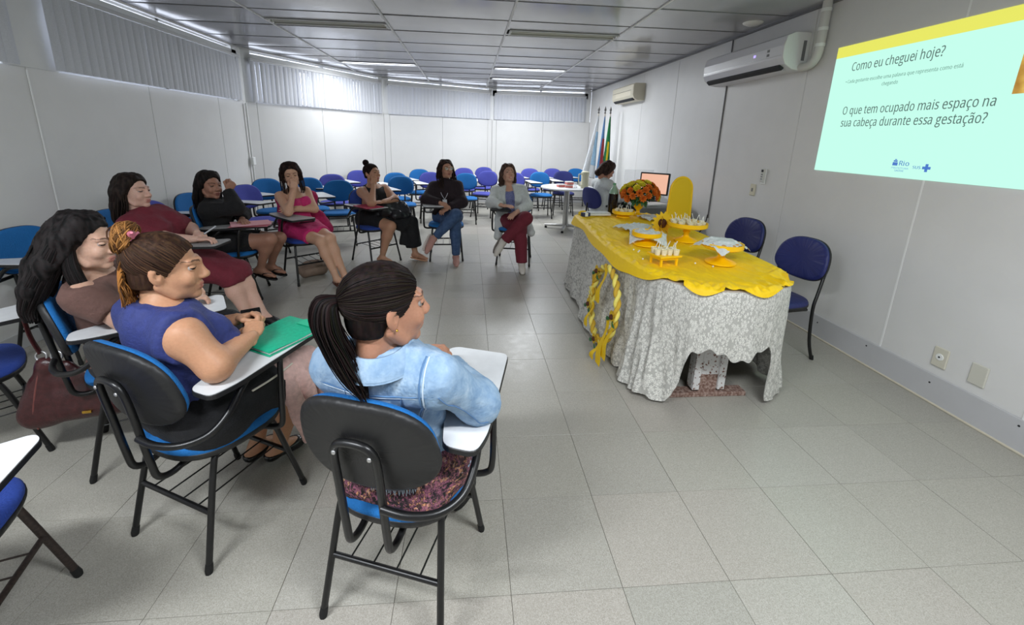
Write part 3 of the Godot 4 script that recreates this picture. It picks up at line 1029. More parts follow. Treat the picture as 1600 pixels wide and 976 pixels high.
	for z in nz - 1:
		for y in ny - 1:
			var o := z * nxy + y * nx
			for x in nx - 1:
				var j := o + x
				var f0 := s[j]
				if f0 > lim or f0 < -lim:
					continue
				var neg := 0
				for q in offs:
					if s[j + q] < 0.0:
						neg += 1
				if neg == 0 or neg == 8:
					continue
				var sum := Vector3.ZERO
				var cnt := 0
				for e in edges:
					var fa := s[j + offs[e[0]]]
					var fb := s[j + offs[e[1]]]
					if (fa < 0.0) != (fb < 0.0):
						var ca: Vector3 = corner[e[0]]
						sum += ca.lerp(corner[e[1]], fa / (fa - fb))
						cnt += 1
				vid[j] = vs.size()
				vs.append(lo + (Vector3(x, y, z) + sum / cnt) * cell)
				cells.append(j)
	var idx := PackedInt32Array()
	var du := [1, nx, nxy]
	for j in cells:
		var f0 := s[j]
		for ax in 3:
			var f1 := s[j + du[ax]]
			if (f0 < 0.0) == (f1 < 0.0):
				continue
			var d1: int = du[(ax + 1) % 3]
			var d2: int = du[(ax + 2) % 3]
			if j - d1 - d2 < 0:
				continue
			var a := vid[j]
			var b := vid[j - d1]
			var c := vid[j - d1 - d2]
			var d := vid[j - d2]
			if b < 0 or c < 0 or d < 0:
				continue
			if f0 < 0.0:
				idx.append_array(PackedInt32Array([a, c, b, a, d, c]))
			else:
				idx.append_array(PackedInt32Array([a, b, c, a, c, d]))
	return [vs, idx]

func face_normals(vs: PackedVector3Array, idx: PackedInt32Array) -> PackedVector3Array:
	var ns := PackedVector3Array()
	ns.resize(vs.size())
	for t in range(0, idx.size(), 3):
		var a := idx[t]
		var b := idx[t + 1]
		var c := idx[t + 2]
		var f := (vs[c] - vs[a]).cross(vs[b] - vs[a])
		ns[a] += f
		ns[b] += f
		ns[c] += f
	for t in ns.size():
		ns[t] = ns[t].normalized()
	return ns

func add_net(mb: MB, net: Array, color, xf := Transform3D.IDENTITY, wrinkle := {}) -> void:
	var vs: PackedVector3Array = net[0]
	var idx: PackedInt32Array = net[1]
	var ns := face_normals(vs, idx)
	if wrinkle:
		var f: FastNoiseLite = wrinkle.noise
		var amp: float = wrinkle.amp
		var sc: Vector3 = wrinkle.get("scale", Vector3.ONE)
		for t in vs.size():
			vs[t] += ns[t] * (amp * f.get_noise_3dv(vs[t] * sc))
		ns = face_normals(vs, idx)
	var base := mb.v.size()
	var flip := xf.basis.determinant() < 0.0
	var nb := xf.basis.inverse().transposed()
	for t in vs.size():
		mb.col = color.call(vs[t], ns[t]) if color is Callable else color
		mb.vert(xf * vs[t], (nb * ns[t]).normalized(), Vector2(vs[t].x + vs[t].z, vs[t].y))
	mb.col = Color.WHITE
	for t in range(0, idx.size(), 3):
		mb.i.append(base + idx[t])
		mb.i.append(base + idx[t + (2 if flip else 1)])
		mb.i.append(base + idx[t + (1 if flip else 2)])

var hand_net := {}
var head_net := []

func make_hand(pose: String) -> Array:
	if hand_net.has(pose):
		return hand_net[pose]
	var curl: Array = {"flat": [6, 10, 6], "relax": [22, 34, 20], "grip": [48, 60, 35], "fist": [78, 95, 60], "cheek": [18, 45, 30]}[pose]
	var p := [ell(Vector3(0, 0, -0.046), Vector3(0.037, 0.0125, 0.047)), ell(Vector3(-0.018, -0.004, -0.035), Vector3(0.019, 0.014, 0.03)), ell(Vector3(0.018, -0.003, -0.04), Vector3(0.018, 0.013, 0.036)), cap(Vector3(0, 0, 0.03), Vector3(0, 0, -0.02), 0.0215, 0.022, Vector3.UP, 1.35)]
	var xs := [-0.028, -0.0095, 0.0095, 0.027]
	var ln := [0.070, 0.078, 0.072, 0.057]
	for f in 4:
		var at := Vector3(xs[f], 0.001, -0.083 + absf(f - 1.3) * 0.004)
		var ang := 0.0
		var spread := deg_to_rad((f - 1.4) * -4.0)
		var r := 0.0088 - (0.001 if f == 3 else 0.0)
		for j in 3:
			ang += deg_to_rad(curl[j] * (1.0 + 0.08 * (f - 1)))
			var l: float = ln[f] * [0.46, 0.30, 0.24][j]
			var dir := Vector3(0, -sin(ang), -cos(ang)).rotated(Vector3.UP, spread)
			p.append(cap(at, at + dir * l, r, r - 0.0008))
			at += dir * l
			r -= 0.0008
	var cl: float = curl[1] / 100.0
	var t0 := Vector3(-0.026, -0.006, -0.022)
	var t1 := t0 + Vector3(-0.026, -0.012 - 0.012 * cl, -0.030)
	var t2 := t1 + Vector3(-0.008 + 0.022 * cl, -0.006 - 0.01 * cl, -0.028)
	var t3 := t2 + Vector3(0.002 + 0.02 * cl, -0.002, -0.020)
	p += [cap(t0, t1, 0.0125, 0.0108), cap(t1, t2, 0.0105, 0.009), cap(t2, t3, 0.009, 0.0075)]
	hand_net[pose] = nets(p, 0.0036, 0.0032)
	return hand_net[pose]

func make_head() -> void:
	var p := [
		ell(Vector3(0, 0.034, 0.016), Vector3(0.073, 0.077, 0.092)),
		ell(Vector3(0, -0.022, -0.026), Vector3(0.060, 0.080, 0.066)),
		ell(Vector3(0, -0.070, -0.036), Vector3(0.046, 0.038, 0.046)),
		ell(Vector3(0, -0.093, -0.071), Vector3(0.022, 0.018, 0.020)),
		cap(Vector3(-0.040, -0.082, -0.026), Vector3(-0.052, -0.048, 0.008), 0.017, 0.018),
		cap(Vector3(0.040, -0.082, -0.026), Vector3(0.052, -0.048, 0.008), 0.017, 0.018),
		ell(Vector3(-0.034, -0.030, -0.064), Vector3(0.024, 0.026, 0.022)),
		ell(Vector3(0.034, -0.030, -0.064), Vector3(0.024, 0.026, 0.022)),
		cap(Vector3(0, 0.018, -0.088), Vector3(0, -0.020, -0.1055), 0.0070, 0.0090),
		ell(Vector3(0, -0.0255, -0.1075), Vector3(0.0112, 0.0092, 0.0105)),
		ell(Vector3(-0.0125, -0.030, -0.099), Vector3(0.0072, 0.0070, 0.010)),
		ell(Vector3(0.0125, -0.030, -0.099), Vector3(0.0072, 0.0070, 0.010)),
		cap(Vector3(-0.040, 0.026, -0.071), Vector3(-0.008, 0.024, -0.086), 0.0105, 0.0095),
		cap(Vector3(0.040, 0.026, -0.071), Vector3(0.008, 0.024, -0.086), 0.0105, 0.0095),
		ell(Vector3(0, -0.0575, -0.0865), Vector3(0.022, 0.0062, 0.0105)),
		ell(Vector3(0, -0.0685, -0.0850), Vector3(0.019, 0.0072, 0.0100)),
		ell(Vector3(-0.073, -0.008, 0.012), Vector3(0.0085, 0.030, 0.018), Basis(Vector3.UP, -0.45) * Basis(Vector3.RIGHT, 0.2)),
		ell(Vector3(0.073, -0.008, 0.012), Vector3(0.0085, 0.030, 0.018), Basis(Vector3.UP, 0.45) * Basis(Vector3.RIGHT, 0.2)),
		cap(Vector3(0, -0.03, 0.024), Vector3(0, -0.13, 0.038), 0.049, 0.046),
	]
	var cuts := [ell(Vector3(-0.0315, 0.006, -0.094), Vector3(0.0155, 0.0088, 0.0145)), ell(Vector3(0.0315, 0.006, -0.094), Vector3(0.0155, 0.0088, 0.0145)), ell(Vector3(-0.079, -0.006, 0.004), Vector3(0.006, 0.014, 0.009)), ell(Vector3(0.079, -0.006, 0.004), Vector3(0.006, 0.014, 0.009)), ell(Vector3(0, -0.063, -0.0995), Vector3(0.019, 0.0016, 0.008))]
	head_net = nets(p, 0.0034, 0.0046, cuts)

func in_lips(p: Vector3) -> bool:
	if p.z > -0.078 or absf(p.x) > 0.0235:
		return false
	var e1 := Vector2(p.x / 0.023, (p.y + 0.0578) / 0.0066).length()
	var e2 := Vector2(p.x / 0.020, (p.y + 0.0685) / 0.0080).length()
	return e1 < 1.0 or e2 < 1.0

func in_brow(p: Vector3) -> bool:
	var x := absf(p.x)
	if p.z > -0.05 or x < 0.012 or x > 0.052:
		return false
	var t := (x - 0.012) / 0.040
	var yc := 0.0265 + 0.0075 * sin(t * 2.2) - 0.004 * t
	return absf(p.y - yc) < 0.0042 - 0.0026 * t

func basis_from(forward: Vector3, up: Vector3) -> Basis:
	# local -z looks along forward, +y near up
	var z := -forward.normalized()
	var x := up.cross(z).normalized()
	return Basis(x, z.cross(x).normalized(), z)

func skin_mat(c: Color) -> StandardMaterial3D:
	var m := StandardMaterial3D.new()
	m.vertex_color_use_as_albedo = true
	m.roughness = 0.48
	m.metallic_specular = 0.4
	m.subsurf_scatter_enabled = true
	m.subsurf_scatter_strength = 0.12
	m.albedo_texture = M.skin_tex
	m.uv1_triplanar = true
	m.uv1_scale = Vector3.ONE * 7.0
	return m

# the body of a seated woman; j holds the joints in the chair's own axes
func build_person(key: String, label: String, j: Dictionary, o: Dictionary) -> Node3D:
	var at: Vector2 = o.get("at", seats[key][0] if seats.has(key) else Vector2.ZERO)
	var yaw: float = o.get("yaw", seats[key][1] if seats.has(key) else 0.0)
	var t := thing("person", label, "person", Vector3(at.x, 0, at.y), yaw)
	var w: float = o.get("girth", 1.0)
	var cell: float = o.get("cell", 0.014)
	var skin: Color = (o.skin as Color).srgb_to_linear()
	var up: Vector3 = (j.nb - j.hc).normalized()
	var rt: Vector3 = (j.sr - j.sl).normalized()
	var back := rt.cross(up).normalized()
	var mid: Vector3 = j.hc.lerp(j.nb, 0.42)
	var chest: Vector3 = j.hc.lerp(j.nb, 0.74) - back * 0.005
	var torso := [
		cap(j.hl + Vector3(0, -0.01, 0), j.hr + Vector3(0, -0.01, 0), 0.094 * w, 0.094 * w),
		cap(j.hc + up * 0.02, mid, 0.122 * w, 0.108 * w, back, 1.22),
		cap(mid, chest, 0.108 * w, 0.120 * w, back, 1.30),
		cap(j.sl + rt * 0.02 - up * 0.02, j.sr - rt * 0.02 - up * 0.02, 0.052 * w, 0.052 * w),
		cap(j.nb - up * 0.035 + back * 0.012, j.sl.lerp(j.nb, 0.45) - up * 0.005, 0.044, 0.034),
		cap(j.nb - up * 0.035 + back * 0.012, j.sr.lerp(j.nb, 0.45) - up * 0.005, 0.044, 0.034),
	]
	var bust: float = o.get("bust", 1.0)
	var bl: Vector3 = chest - up * 0.045 - back * (0.055 + 0.02 * w) - rt * 0.068 * w
	var br: Vector3 = chest - up * 0.045 - back * (0.055 + 0.02 * w) + rt * 0.068 * w
	torso += [cap(bl, bl + up * 0.02, 0.056 * w * bust, 0.046 * w * bust), cap(br, br + up * 0.02, 0.056 * w * bust, 0.046 * w * bust)]
	if o.has("belly"):
		torso.append(cap(j.hc + up * 0.09 - back * o.belly, j.hc + up * 0.15 - back * o.belly, 0.085 * w, 0.07 * w))
	var arms := {"l": [cap(j.sl, j.el, 0.049 * w, 0.040 * w), cap(j.el, j.wl, 0.039 * w, 0.0255)], "r": [cap(j.sr, j.er, 0.049 * w, 0.040 * w), cap(j.er, j.wr, 0.039 * w, 0.0255)]}
	var legs := {}
	for sd in ["l", "r"]:
		var hp: Vector3 = j["h" + sd]
		var kn: Vector3 = j["k" + sd]
		var an: Vector3 = j["a" + sd]
		var shin := (an - kn).normalized()
		var bk := (hp - kn).normalized()
		bk = (bk - shin * bk.dot(shin)).normalized()
		var fd: Vector3 = o.get("foot_" + sd, Vector3(0, -0.22, -1)).normalized()
		var foot: Array = [cap(an + shin * 0.01 + bk * 0.012, an + shin * 0.030 - fd * 0.028, 0.030, 0.027), cap(an, an + shin * 0.028 + fd * 0.085, 0.033, 0.027, Vector3.UP, 1.15), cap(an + shin * 0.028 + fd * 0.085, an + shin * 0.040 + fd * 0.150, 0.029, 0.0185, Vector3.UP, 1.35), cap(an + shin * 0.035 - fd * 0.03, an + shin * 0.042 + fd * 0.10, 0.024, 0.024, Vector3.UP, 1.2)]
		legs[sd] = [cap(hp, hp.lerp(kn, 0.5), 0.088 * w, 0.075 * w), cap(hp.lerp(kn, 0.5), kn, 0.075 * w, 0.056 * w), cap(kn, kn.lerp(an, 0.32) + bk * 0.012, 0.053 * w, 0.052 * w), cap(kn.lerp(an, 0.32) + bk * 0.012, an, 0.050 * w, 0.031), foot]
	# head frame
	var fwd: Vector3 = o.get("face", Vector3(0, 0, -1))
	var hb := basis_from(fwd, (o.get("head_up", Vector3.UP) as Vector3))
	var hs: float = o.get("head", 1.0)
	var hx := Transform3D(hb.scaled(Vector3.ONE * hs), j.hd)
	var neck := [cap(j.nb - up * 0.03, hx * Vector3(0, -0.075, 0.028), 0.050, 0.0465)]
	# body
	var mb := MB.new()
	var all: Array = torso + arms.l + arms.r + neck + legs.l.slice(0, 4) + legs.r.slice(0, 4)
	add_net(mb, nets(all, cell, 0.013), skin)
	for sd in ["l", "r"]:
		add_net(mb, nets(legs[sd][4] + [cap(j["k" + sd].lerp(j["a" + sd], 0.8), j["a" + sd], 0.036, 0.031)], 0.0075, 0.007), skin)
	if head_net.is_empty():
		make_head()
	var lip: Color = skin.lerp((o.get("lip", rgb(170, 84, 84)) as Color).srgb_to_linear(), 0.6)
	var brow: Color = (o.get("brow", rgb(40, 28, 24)) as Color).srgb_to_linear()
	add_net(mb, [head_net[0].duplicate(), head_net[1]], func(p, _n): return lip if in_lips(p) else (skin.lerp(brow, 0.8) if in_brow(p) else skin), hx)
	for sd in ["l", "r"]:
		var h: Array = o.get("hand_" + sd, ["relax", (j["w" + sd] - j["e" + sd]).normalized(), Vector3.UP])
		var hn := make_hand(h[0])
		var bb := basis_from(h[1], h[2])
		if sd == "l":
			bb.x = -bb.x
		add_net(mb, [hn[0].duplicate(), hn[1]], skin, Transform3D(bb.scaled_local(Vector3.ONE * o.get("hand", 0.94)), j["w" + sd]))
	# eyelids belong to the skin
	for sx in [-1.0, 1.0]:
		var ec := Vector3(sx * 0.0310, 0.0065, -0.0732)
		var lids := MB.new()
		for up_ in [true, false]:
			var base := mb.v.size()
			mb.col = skin
			var na := 12
			var nbb := 5
			for b in nbb + 1:
				for a in na + 1:
					var th := PI * (float(a) / na) 
					var ph: float = lerpf(1.35, o.get("lid", 0.14), float(b) / nbb) if up_ else lerpf(-1.35, -0.30, float(b) / nbb)
					# lid: strips of a ball a little larger than the eye, from the socket to the lid's rim
					var yy := sin(ph)
					var rr := cos(ph)
					var d := Vector3(cos(th) * rr * 1.25, yy, -sin(th) * rr)
					mb.vert(hx * (ec + d * 0.0139), (hb * d).normalized())
			for b in nbb:
				for a in na:
					var q := base + b * (na + 1) + a
					mb.quad(q, q + 1, q + na + 2, q + na + 1)
	mb.col = Color.WHITE
	var bd := obj("body", mb, skin_mat(o.skin), t)
	# eyes with irises, and lash lines
	for sx in [-1.0, 1.0]:
		var em := MB.new()
		var ec := Vector3(sx * 0.0310, 0.0065, -0.0732)
		var gaze: Vector3 = o.get("gaze", Vector3(0, -0.05, -1)).normalized()
		for r in 11:
			for s in 17:
				var ph := PI * r / 10.0
				var d := basis_from(gaze, Vector3.UP) * Vector3(sin(ph) * cos(TAU * s / 16), sin(ph) * sin(TAU * s / 16), -cos(ph))
				em.col = Color(0.01, 0.007, 0.006) if r < 2 else (Color(0.035, 0.018, 0.011) if r < 4 else Color(0.38, 0.35, 0.33))
				em.vert(hx * (ec + d * Vector3(1.2, 1, 1) * 0.0124), (hb * d).normalized())
		for r in 10:
			for s in 16:
				em.quad(r * 17 + s, r * 17 + s + 1, r * 17 + s + 18, r * 17 + s + 17)
		em.col = Color(0.012, 0.01, 0.01)
		var lash := []
		for a in 9:
			var th := PI * (0.06 + 0.88 * a / 8.0)
			var ph: float = o.get("lid", 0.14)
			lash.append(hx * (ec + Vector3(cos(th) * cos(ph) * 1.25, sin(ph), -sin(th) * cos(ph)) * 0.0142))
		em.tube(lash, 0.0011, 5)
		obj("eye", em, M.eye, t)
	t.set_meta("hx", hx)
	var info := {"node": t, "hx": hx, "hb": hb, "torso": torso, "arms": arms, "legs": legs, "neck": neck, "up": up, "rt": rt, "back": back, "mid": mid, "chest": chest, "j": j, "w": w, "cell": cell, "body": bd}
	return_info = info
	t.remove_meta("hx")
	return t

var return_info := {}

func grow(prims: Array, by: float) -> Array:
	var r := []
	for p in prims:
		var q: Array = p.duplicate()
		if q.size() == 3:
			q[2] = q[2] + Vector3.ONE * by
		else:
			q[2] += by
			q[3] += by
		r.append(q)
	return r

# cloth from body shapes grown outwards, with folds
func garment(called: String, prims: Array, m: Material, cell: float, k: float, cuts := [], amp := 0.004, seed_ := 1, fold := Vector3.ONE, freq := 9.0) -> MeshInstance3D:
	var f := FastNoiseLite.new()
	f.seed = seed_
	f.frequency = freq
	f.fractal_octaves = 3
	f.noise_type = FastNoiseLite.TYPE_SIMPLEX_SMOOTH
	f.domain_warp_enabled = true
	f.domain_warp_amplitude = 0.06
	f.domain_warp_frequency = 5.0
	var mb := MB.new()
	add_net(mb, nets(prims, cell, k, cuts), Color.WHITE, Transform3D.IDENTITY, {"noise": f, "amp": amp, "scale": fold})
	return obj(called, mb, m, return_info.node)

# a part of a capsule chain: the limb from its start to a share of its length, cut straight
func sleeve(a: Vector3, b: Vector3, ra: float, rb: float, to: float, by: float) -> Array:
	return cap(a, a.lerp(b, to), ra + by, lerpf(ra, rb, to) + by, Vector3.ZERO, 1.0, 2)

# hair lock strands: each a thin tapering tube along a curve
func strands(mb: MB, curves: Array, r0: float, r1: float, rng: RandomNumberGenerator, c0: Color, c1: Color, seg := 4) -> void:
	for c in curves:
		var rad := []
		for q in c.size():
			var t: float = float(q) / (c.size() - 1)
			rad.append(lerpf(r0, r1, t) * (0.6 + 0.4 * sin(PI * minf(t * 2.0 + 0.15, 1.0))))
		mb.col = c0.lerp(c1, rng.randf())
		mb.tube(c, rad, seg, true)
	mb.col = Color.WHITE

const SLIDE := Vector3(2.9, 1.62, -2.9)

func cloth(c: Color, rough := 0.85, scale := 6.0, lo := 0.82, sheen := 0.2) -> StandardMaterial3D:
	var m := mat(c, rough, 0.0, noise_tex(int(c.r * 91 + c.g * 57 + c.b * 33) + 70, 0.06, Color(lo, lo, lo), Color(1, 1, 1), 128, 4), scale)
	bumpy(m, M.weave, 0.4)
	m.rim_enabled = sheen > 0.0
	m.rim = sheen
	m.rim_tint = 0.6
	return m

func people_materials() -> void:
	M.skin_tex = noise_tex(61, 0.05, Color(0.93, 0.91, 0.90), Color(1, 1, 1), 256, 4)
	M.eye = StandardMaterial3D.new()
	M.eye.vertex_color_use_as_albedo = true
	M.eye.roughness = 0.12
	M.hair = StandardMaterial3D.new()
	M.hair.vertex_color_use_as_albedo = true
	M.hair.roughness = 0.62
	M.hair.metallic_specular = 0.25
	M.gold = mat(rgb(210, 165, 70), 0.25, 0.9)
	M.black_shiny = mat(rgb(16, 16, 18), 0.25)

func dir_to(key: String, from: Vector3, target: Vector3) -> Vector3:
	var t := Transform3D(Basis(Vector3.UP, deg_to_rad(seats[key][1])), Vector3(seats[key][0].x, 0, seats[key][0].y))
	return (t.affine_inverse() * target - from).normalized()

func world_dir(key: String, d: Vector3) -> Vector3:
	return Basis(Vector3.UP, deg_to_rad(seats[key][1])).inverse() * d

# hair: a cap around the skull cut at the hairline, plus locks given in the chair's axes
func hair_cap(thick := 0.0, off := 0.019, nape := -0.085) -> Array:
	var i := return_info
	var hx: Transform3D = i.hx
	var hb: Basis = i.hb
	var hs := hx.basis.x.length()
	off *= hs
	nape *= hs
	var pr := [ell(hx * Vector3(0, 0.040, 0.021), (Vector3(0.080, 0.083, 0.099) + Vector3.ONE * thick) * hs, hb), ell(hx * Vector3(0, -0.02, 0.045), (Vector3(0.066, 0.075, 0.062) + Vector3.ONE * thick) * hs, hb)]
	var n := hb * Vector3(0, -0.52, -0.854)
	var n2 := hb * Vector3(0, -1, 0)
	var cuts := [["plane", n, n.dot(hx.origin) + off], ["plane", n2, n2.dot(hx.origin) - nape]]
	return [pr, cuts]

func hair_mesh(called: String, prims: Array, cuts: Array, c0: Color, c1: Color, cell := 0.006, k := 0.008, amp := 0.004, fold := Vector3(1, 0.16, 1), freq := 34.0, seed_ := 3) -> MB:
	var f := FastNoiseLite.new()
	f.seed = seed_
	f.frequency = freq
	f.fractal_octaves = 2
	f.noise_type = FastNoiseLite.TYPE_SIMPLEX_SMOOTH
	f.domain_warp_enabled = true
	f.domain_warp_amplitude = 0.02
	f.domain_warp_frequency = 8.0
	var l0 := c0.srgb_to_linear()
	var l1 := c1.srgb_to_linear()
	var mb := MB.new()
	add_net(mb, nets(prims, cell, k, cuts), func(p, _n): return l0.lerp(l1, clampf(0.5 + f.get_noise_3dv(p * fold * 1.7) * 1.3, 0.0, 1.0)), Transform3D.IDENTITY, {"noise": f, "amp": amp, "scale": fold})
	return mb

# strands that run over the skull from the hairline to a gathering point (both in head axes)
func gathered(hx: Transform3D, to: Vector3, count: int, rng: RandomNumberGenerator, grow_ := 1.03, off := 0.019) -> Array:
	var out := []
	var ctr := Vector3(0, 0.036, 0.021)
	var rad := Vector3(0.080, 0.083, 0.099) * grow_
	for k in count:
		var a := rng.randf_range(-1.0, 1.0) * PI * 0.98
		# a point on the hairline plane circle
		var n := Vector3(0, -0.52, -0.854)
		var e1 := Vector3.RIGHT
		var e2 := n.cross(e1).normalized()
		var d := (e1 * sin(a) * 0.80 + e2 * cos(a) * 0.80 + n * (0.58 + rng.randf_range(-0.02, 0.02))).normalized()
		var p0 := d
		var p1 := (to - ctr).normalized()
		var c := []
		var lift := rng.randf_range(0.985, 1.015)
		for s in 9:
			var t := s / 8.0
			var dd := p0.slerp(p1, t)
			if absf(p0.dot(p1)) > 0.999:
				dd = p0.lerp(p1, t).normalized()
			var p := ctr + dd * rad * lift * (1.0 + 0.010 * sin(t * 9.0 + k))
			c.append(hx * p)
		out.append(c)
	return out

func shoe(called: String, m: Material, sd: String, o: Dictionary, by := 0.006, sole_m: Material = null) -> void:
	var i := return_info
	var foot: Array = i.legs[sd][4]
	var g := obj(called, null_mesh(), m, i.node)
	var mb := MB.new()
	var an: Vector3 = i.j["a" + sd]
	var cut_top := ["plane", Vector3.UP, an.y + o.get("shoe_top", 0.0)]
	add_net(mb, nets(grow(foot, by), 0.0075, 0.008, [cut_top] if not o.get("tilted", false) else []), Color.WHITE)
	g.mesh = mb.mesh()
	if sole_m:
		obj("sole", sole_of(i, sd, o, 0.024), sole_m, g)

func null_mesh() -> ArrayMesh:
	return ArrayMesh.new()

func sole_of(i: Dictionary, sd: String, o: Dictionary, thick := 0.016) -> MB:
	var an: Vector3 = i.j["a" + sd]
	var kn: Vector3 = i.j["k" + sd]
	var fd: Vector3 = (o.get("foot_" + sd, Vector3(0, -0.22, -1)) as Vector3).normalized()
	var up := (kn - an).normalized()
	up = (up - fd * up.dot(fd)).normalized()
	var x := up.cross(-fd).normalized()
	var out := []
	for s in 28:
		var a := TAU * s / 28
		var z := cos(a)
		var wdt := 0.036 + 0.010 * clampf(-z, -0.2, 1.0)
		out.append(Vector2(sin(a) * wdt, z * 0.118))
	return MB.new().slab(out, -thick, 0.0, Transform3D(Basis(x, up, -fd), an + fd * 0.056 - up * 0.0585), 0.003)

func flip_flop(sd: String, o: Dictionary, m: Material) -> void:
	var i := return_info
	var s := obj("sandal", sole_of(i, sd, o, 0.014), m, i.node)
	var an: Vector3 = i.j["a" + sd]
	var kn: Vector3 = i.j["k" + sd]
	var fd: Vector3 = (o.get("foot_" + sd, Vector3(0, -0.22, -1)) as Vector3).normalized()
	var up := (kn - an).normalized()
	up = (up - fd * up.dot(fd)).normalized()
	var x := up.cross(-fd).normalized()
	for e in [-1.0, 1.0]:
		obj("strap", MB.new().tube(curve([an + fd * 0.135 - up * 0.030, an + fd * 0.10 - up * 0.012 + x * e * 0.016, an + fd * 0.055 - up * 0.018 + x * e * 0.036, an + fd * 0.035 - up * 0.052 + x * e * 0.036], 4), 0.0045, 6), m, s)

# raised seam along guide points, laid on the nearest place of a garment
func seam(g: MeshInstance3D, pts: Array, r: float, m: Material, called := "seam") -> void:
	var vs: PackedVector3Array = g.mesh.surface_get_arrays(0)[Mesh.ARRAY_VERTEX]
	var ns: PackedVector3Array = g.mesh.surface_get_arrays(0)[Mesh.ARRAY_NORMAL]
	var path := []
	for p in pts:
		var best := 1e9
		var acc := Vector3.ZERO
		var wsum := 0.0
		for q in vs.size():
			var d: float = (vs[q] - p).length_squared()
			if d < best:
				best = d
		for q in vs.size():
			var d: float = (vs[q] - p).length_squared()
			if d < best * 1.6 + 0.00025:
				var w := 1.0 / (d + 1e-5)
				acc += (vs[q] + ns[q] * 0.0012) * w
				wsum += w
		path.append(acc / wsum)
	obj(called, MB.new().tube(curve(path, 3), r, 5, true, 0.6), m, g)

func line(a: Vector3, b: Vector3, n := 10, sag := Vector3.ZERO) -> Array:
	var o := []
	for k in n + 1:
		var t := float(k) / n
		o.append(a.lerp(b, t) + sag * sin(PI * t))
	return o

func build_cast() -> void:
	people_materials()
	cast_denim()
	cast_navy()
	cast_brown()
	cast_maroon()
	cast_black()
	cast_pink()
	cast_bun()
	cast_jacket()
	cast_coat()
	cast_desk()

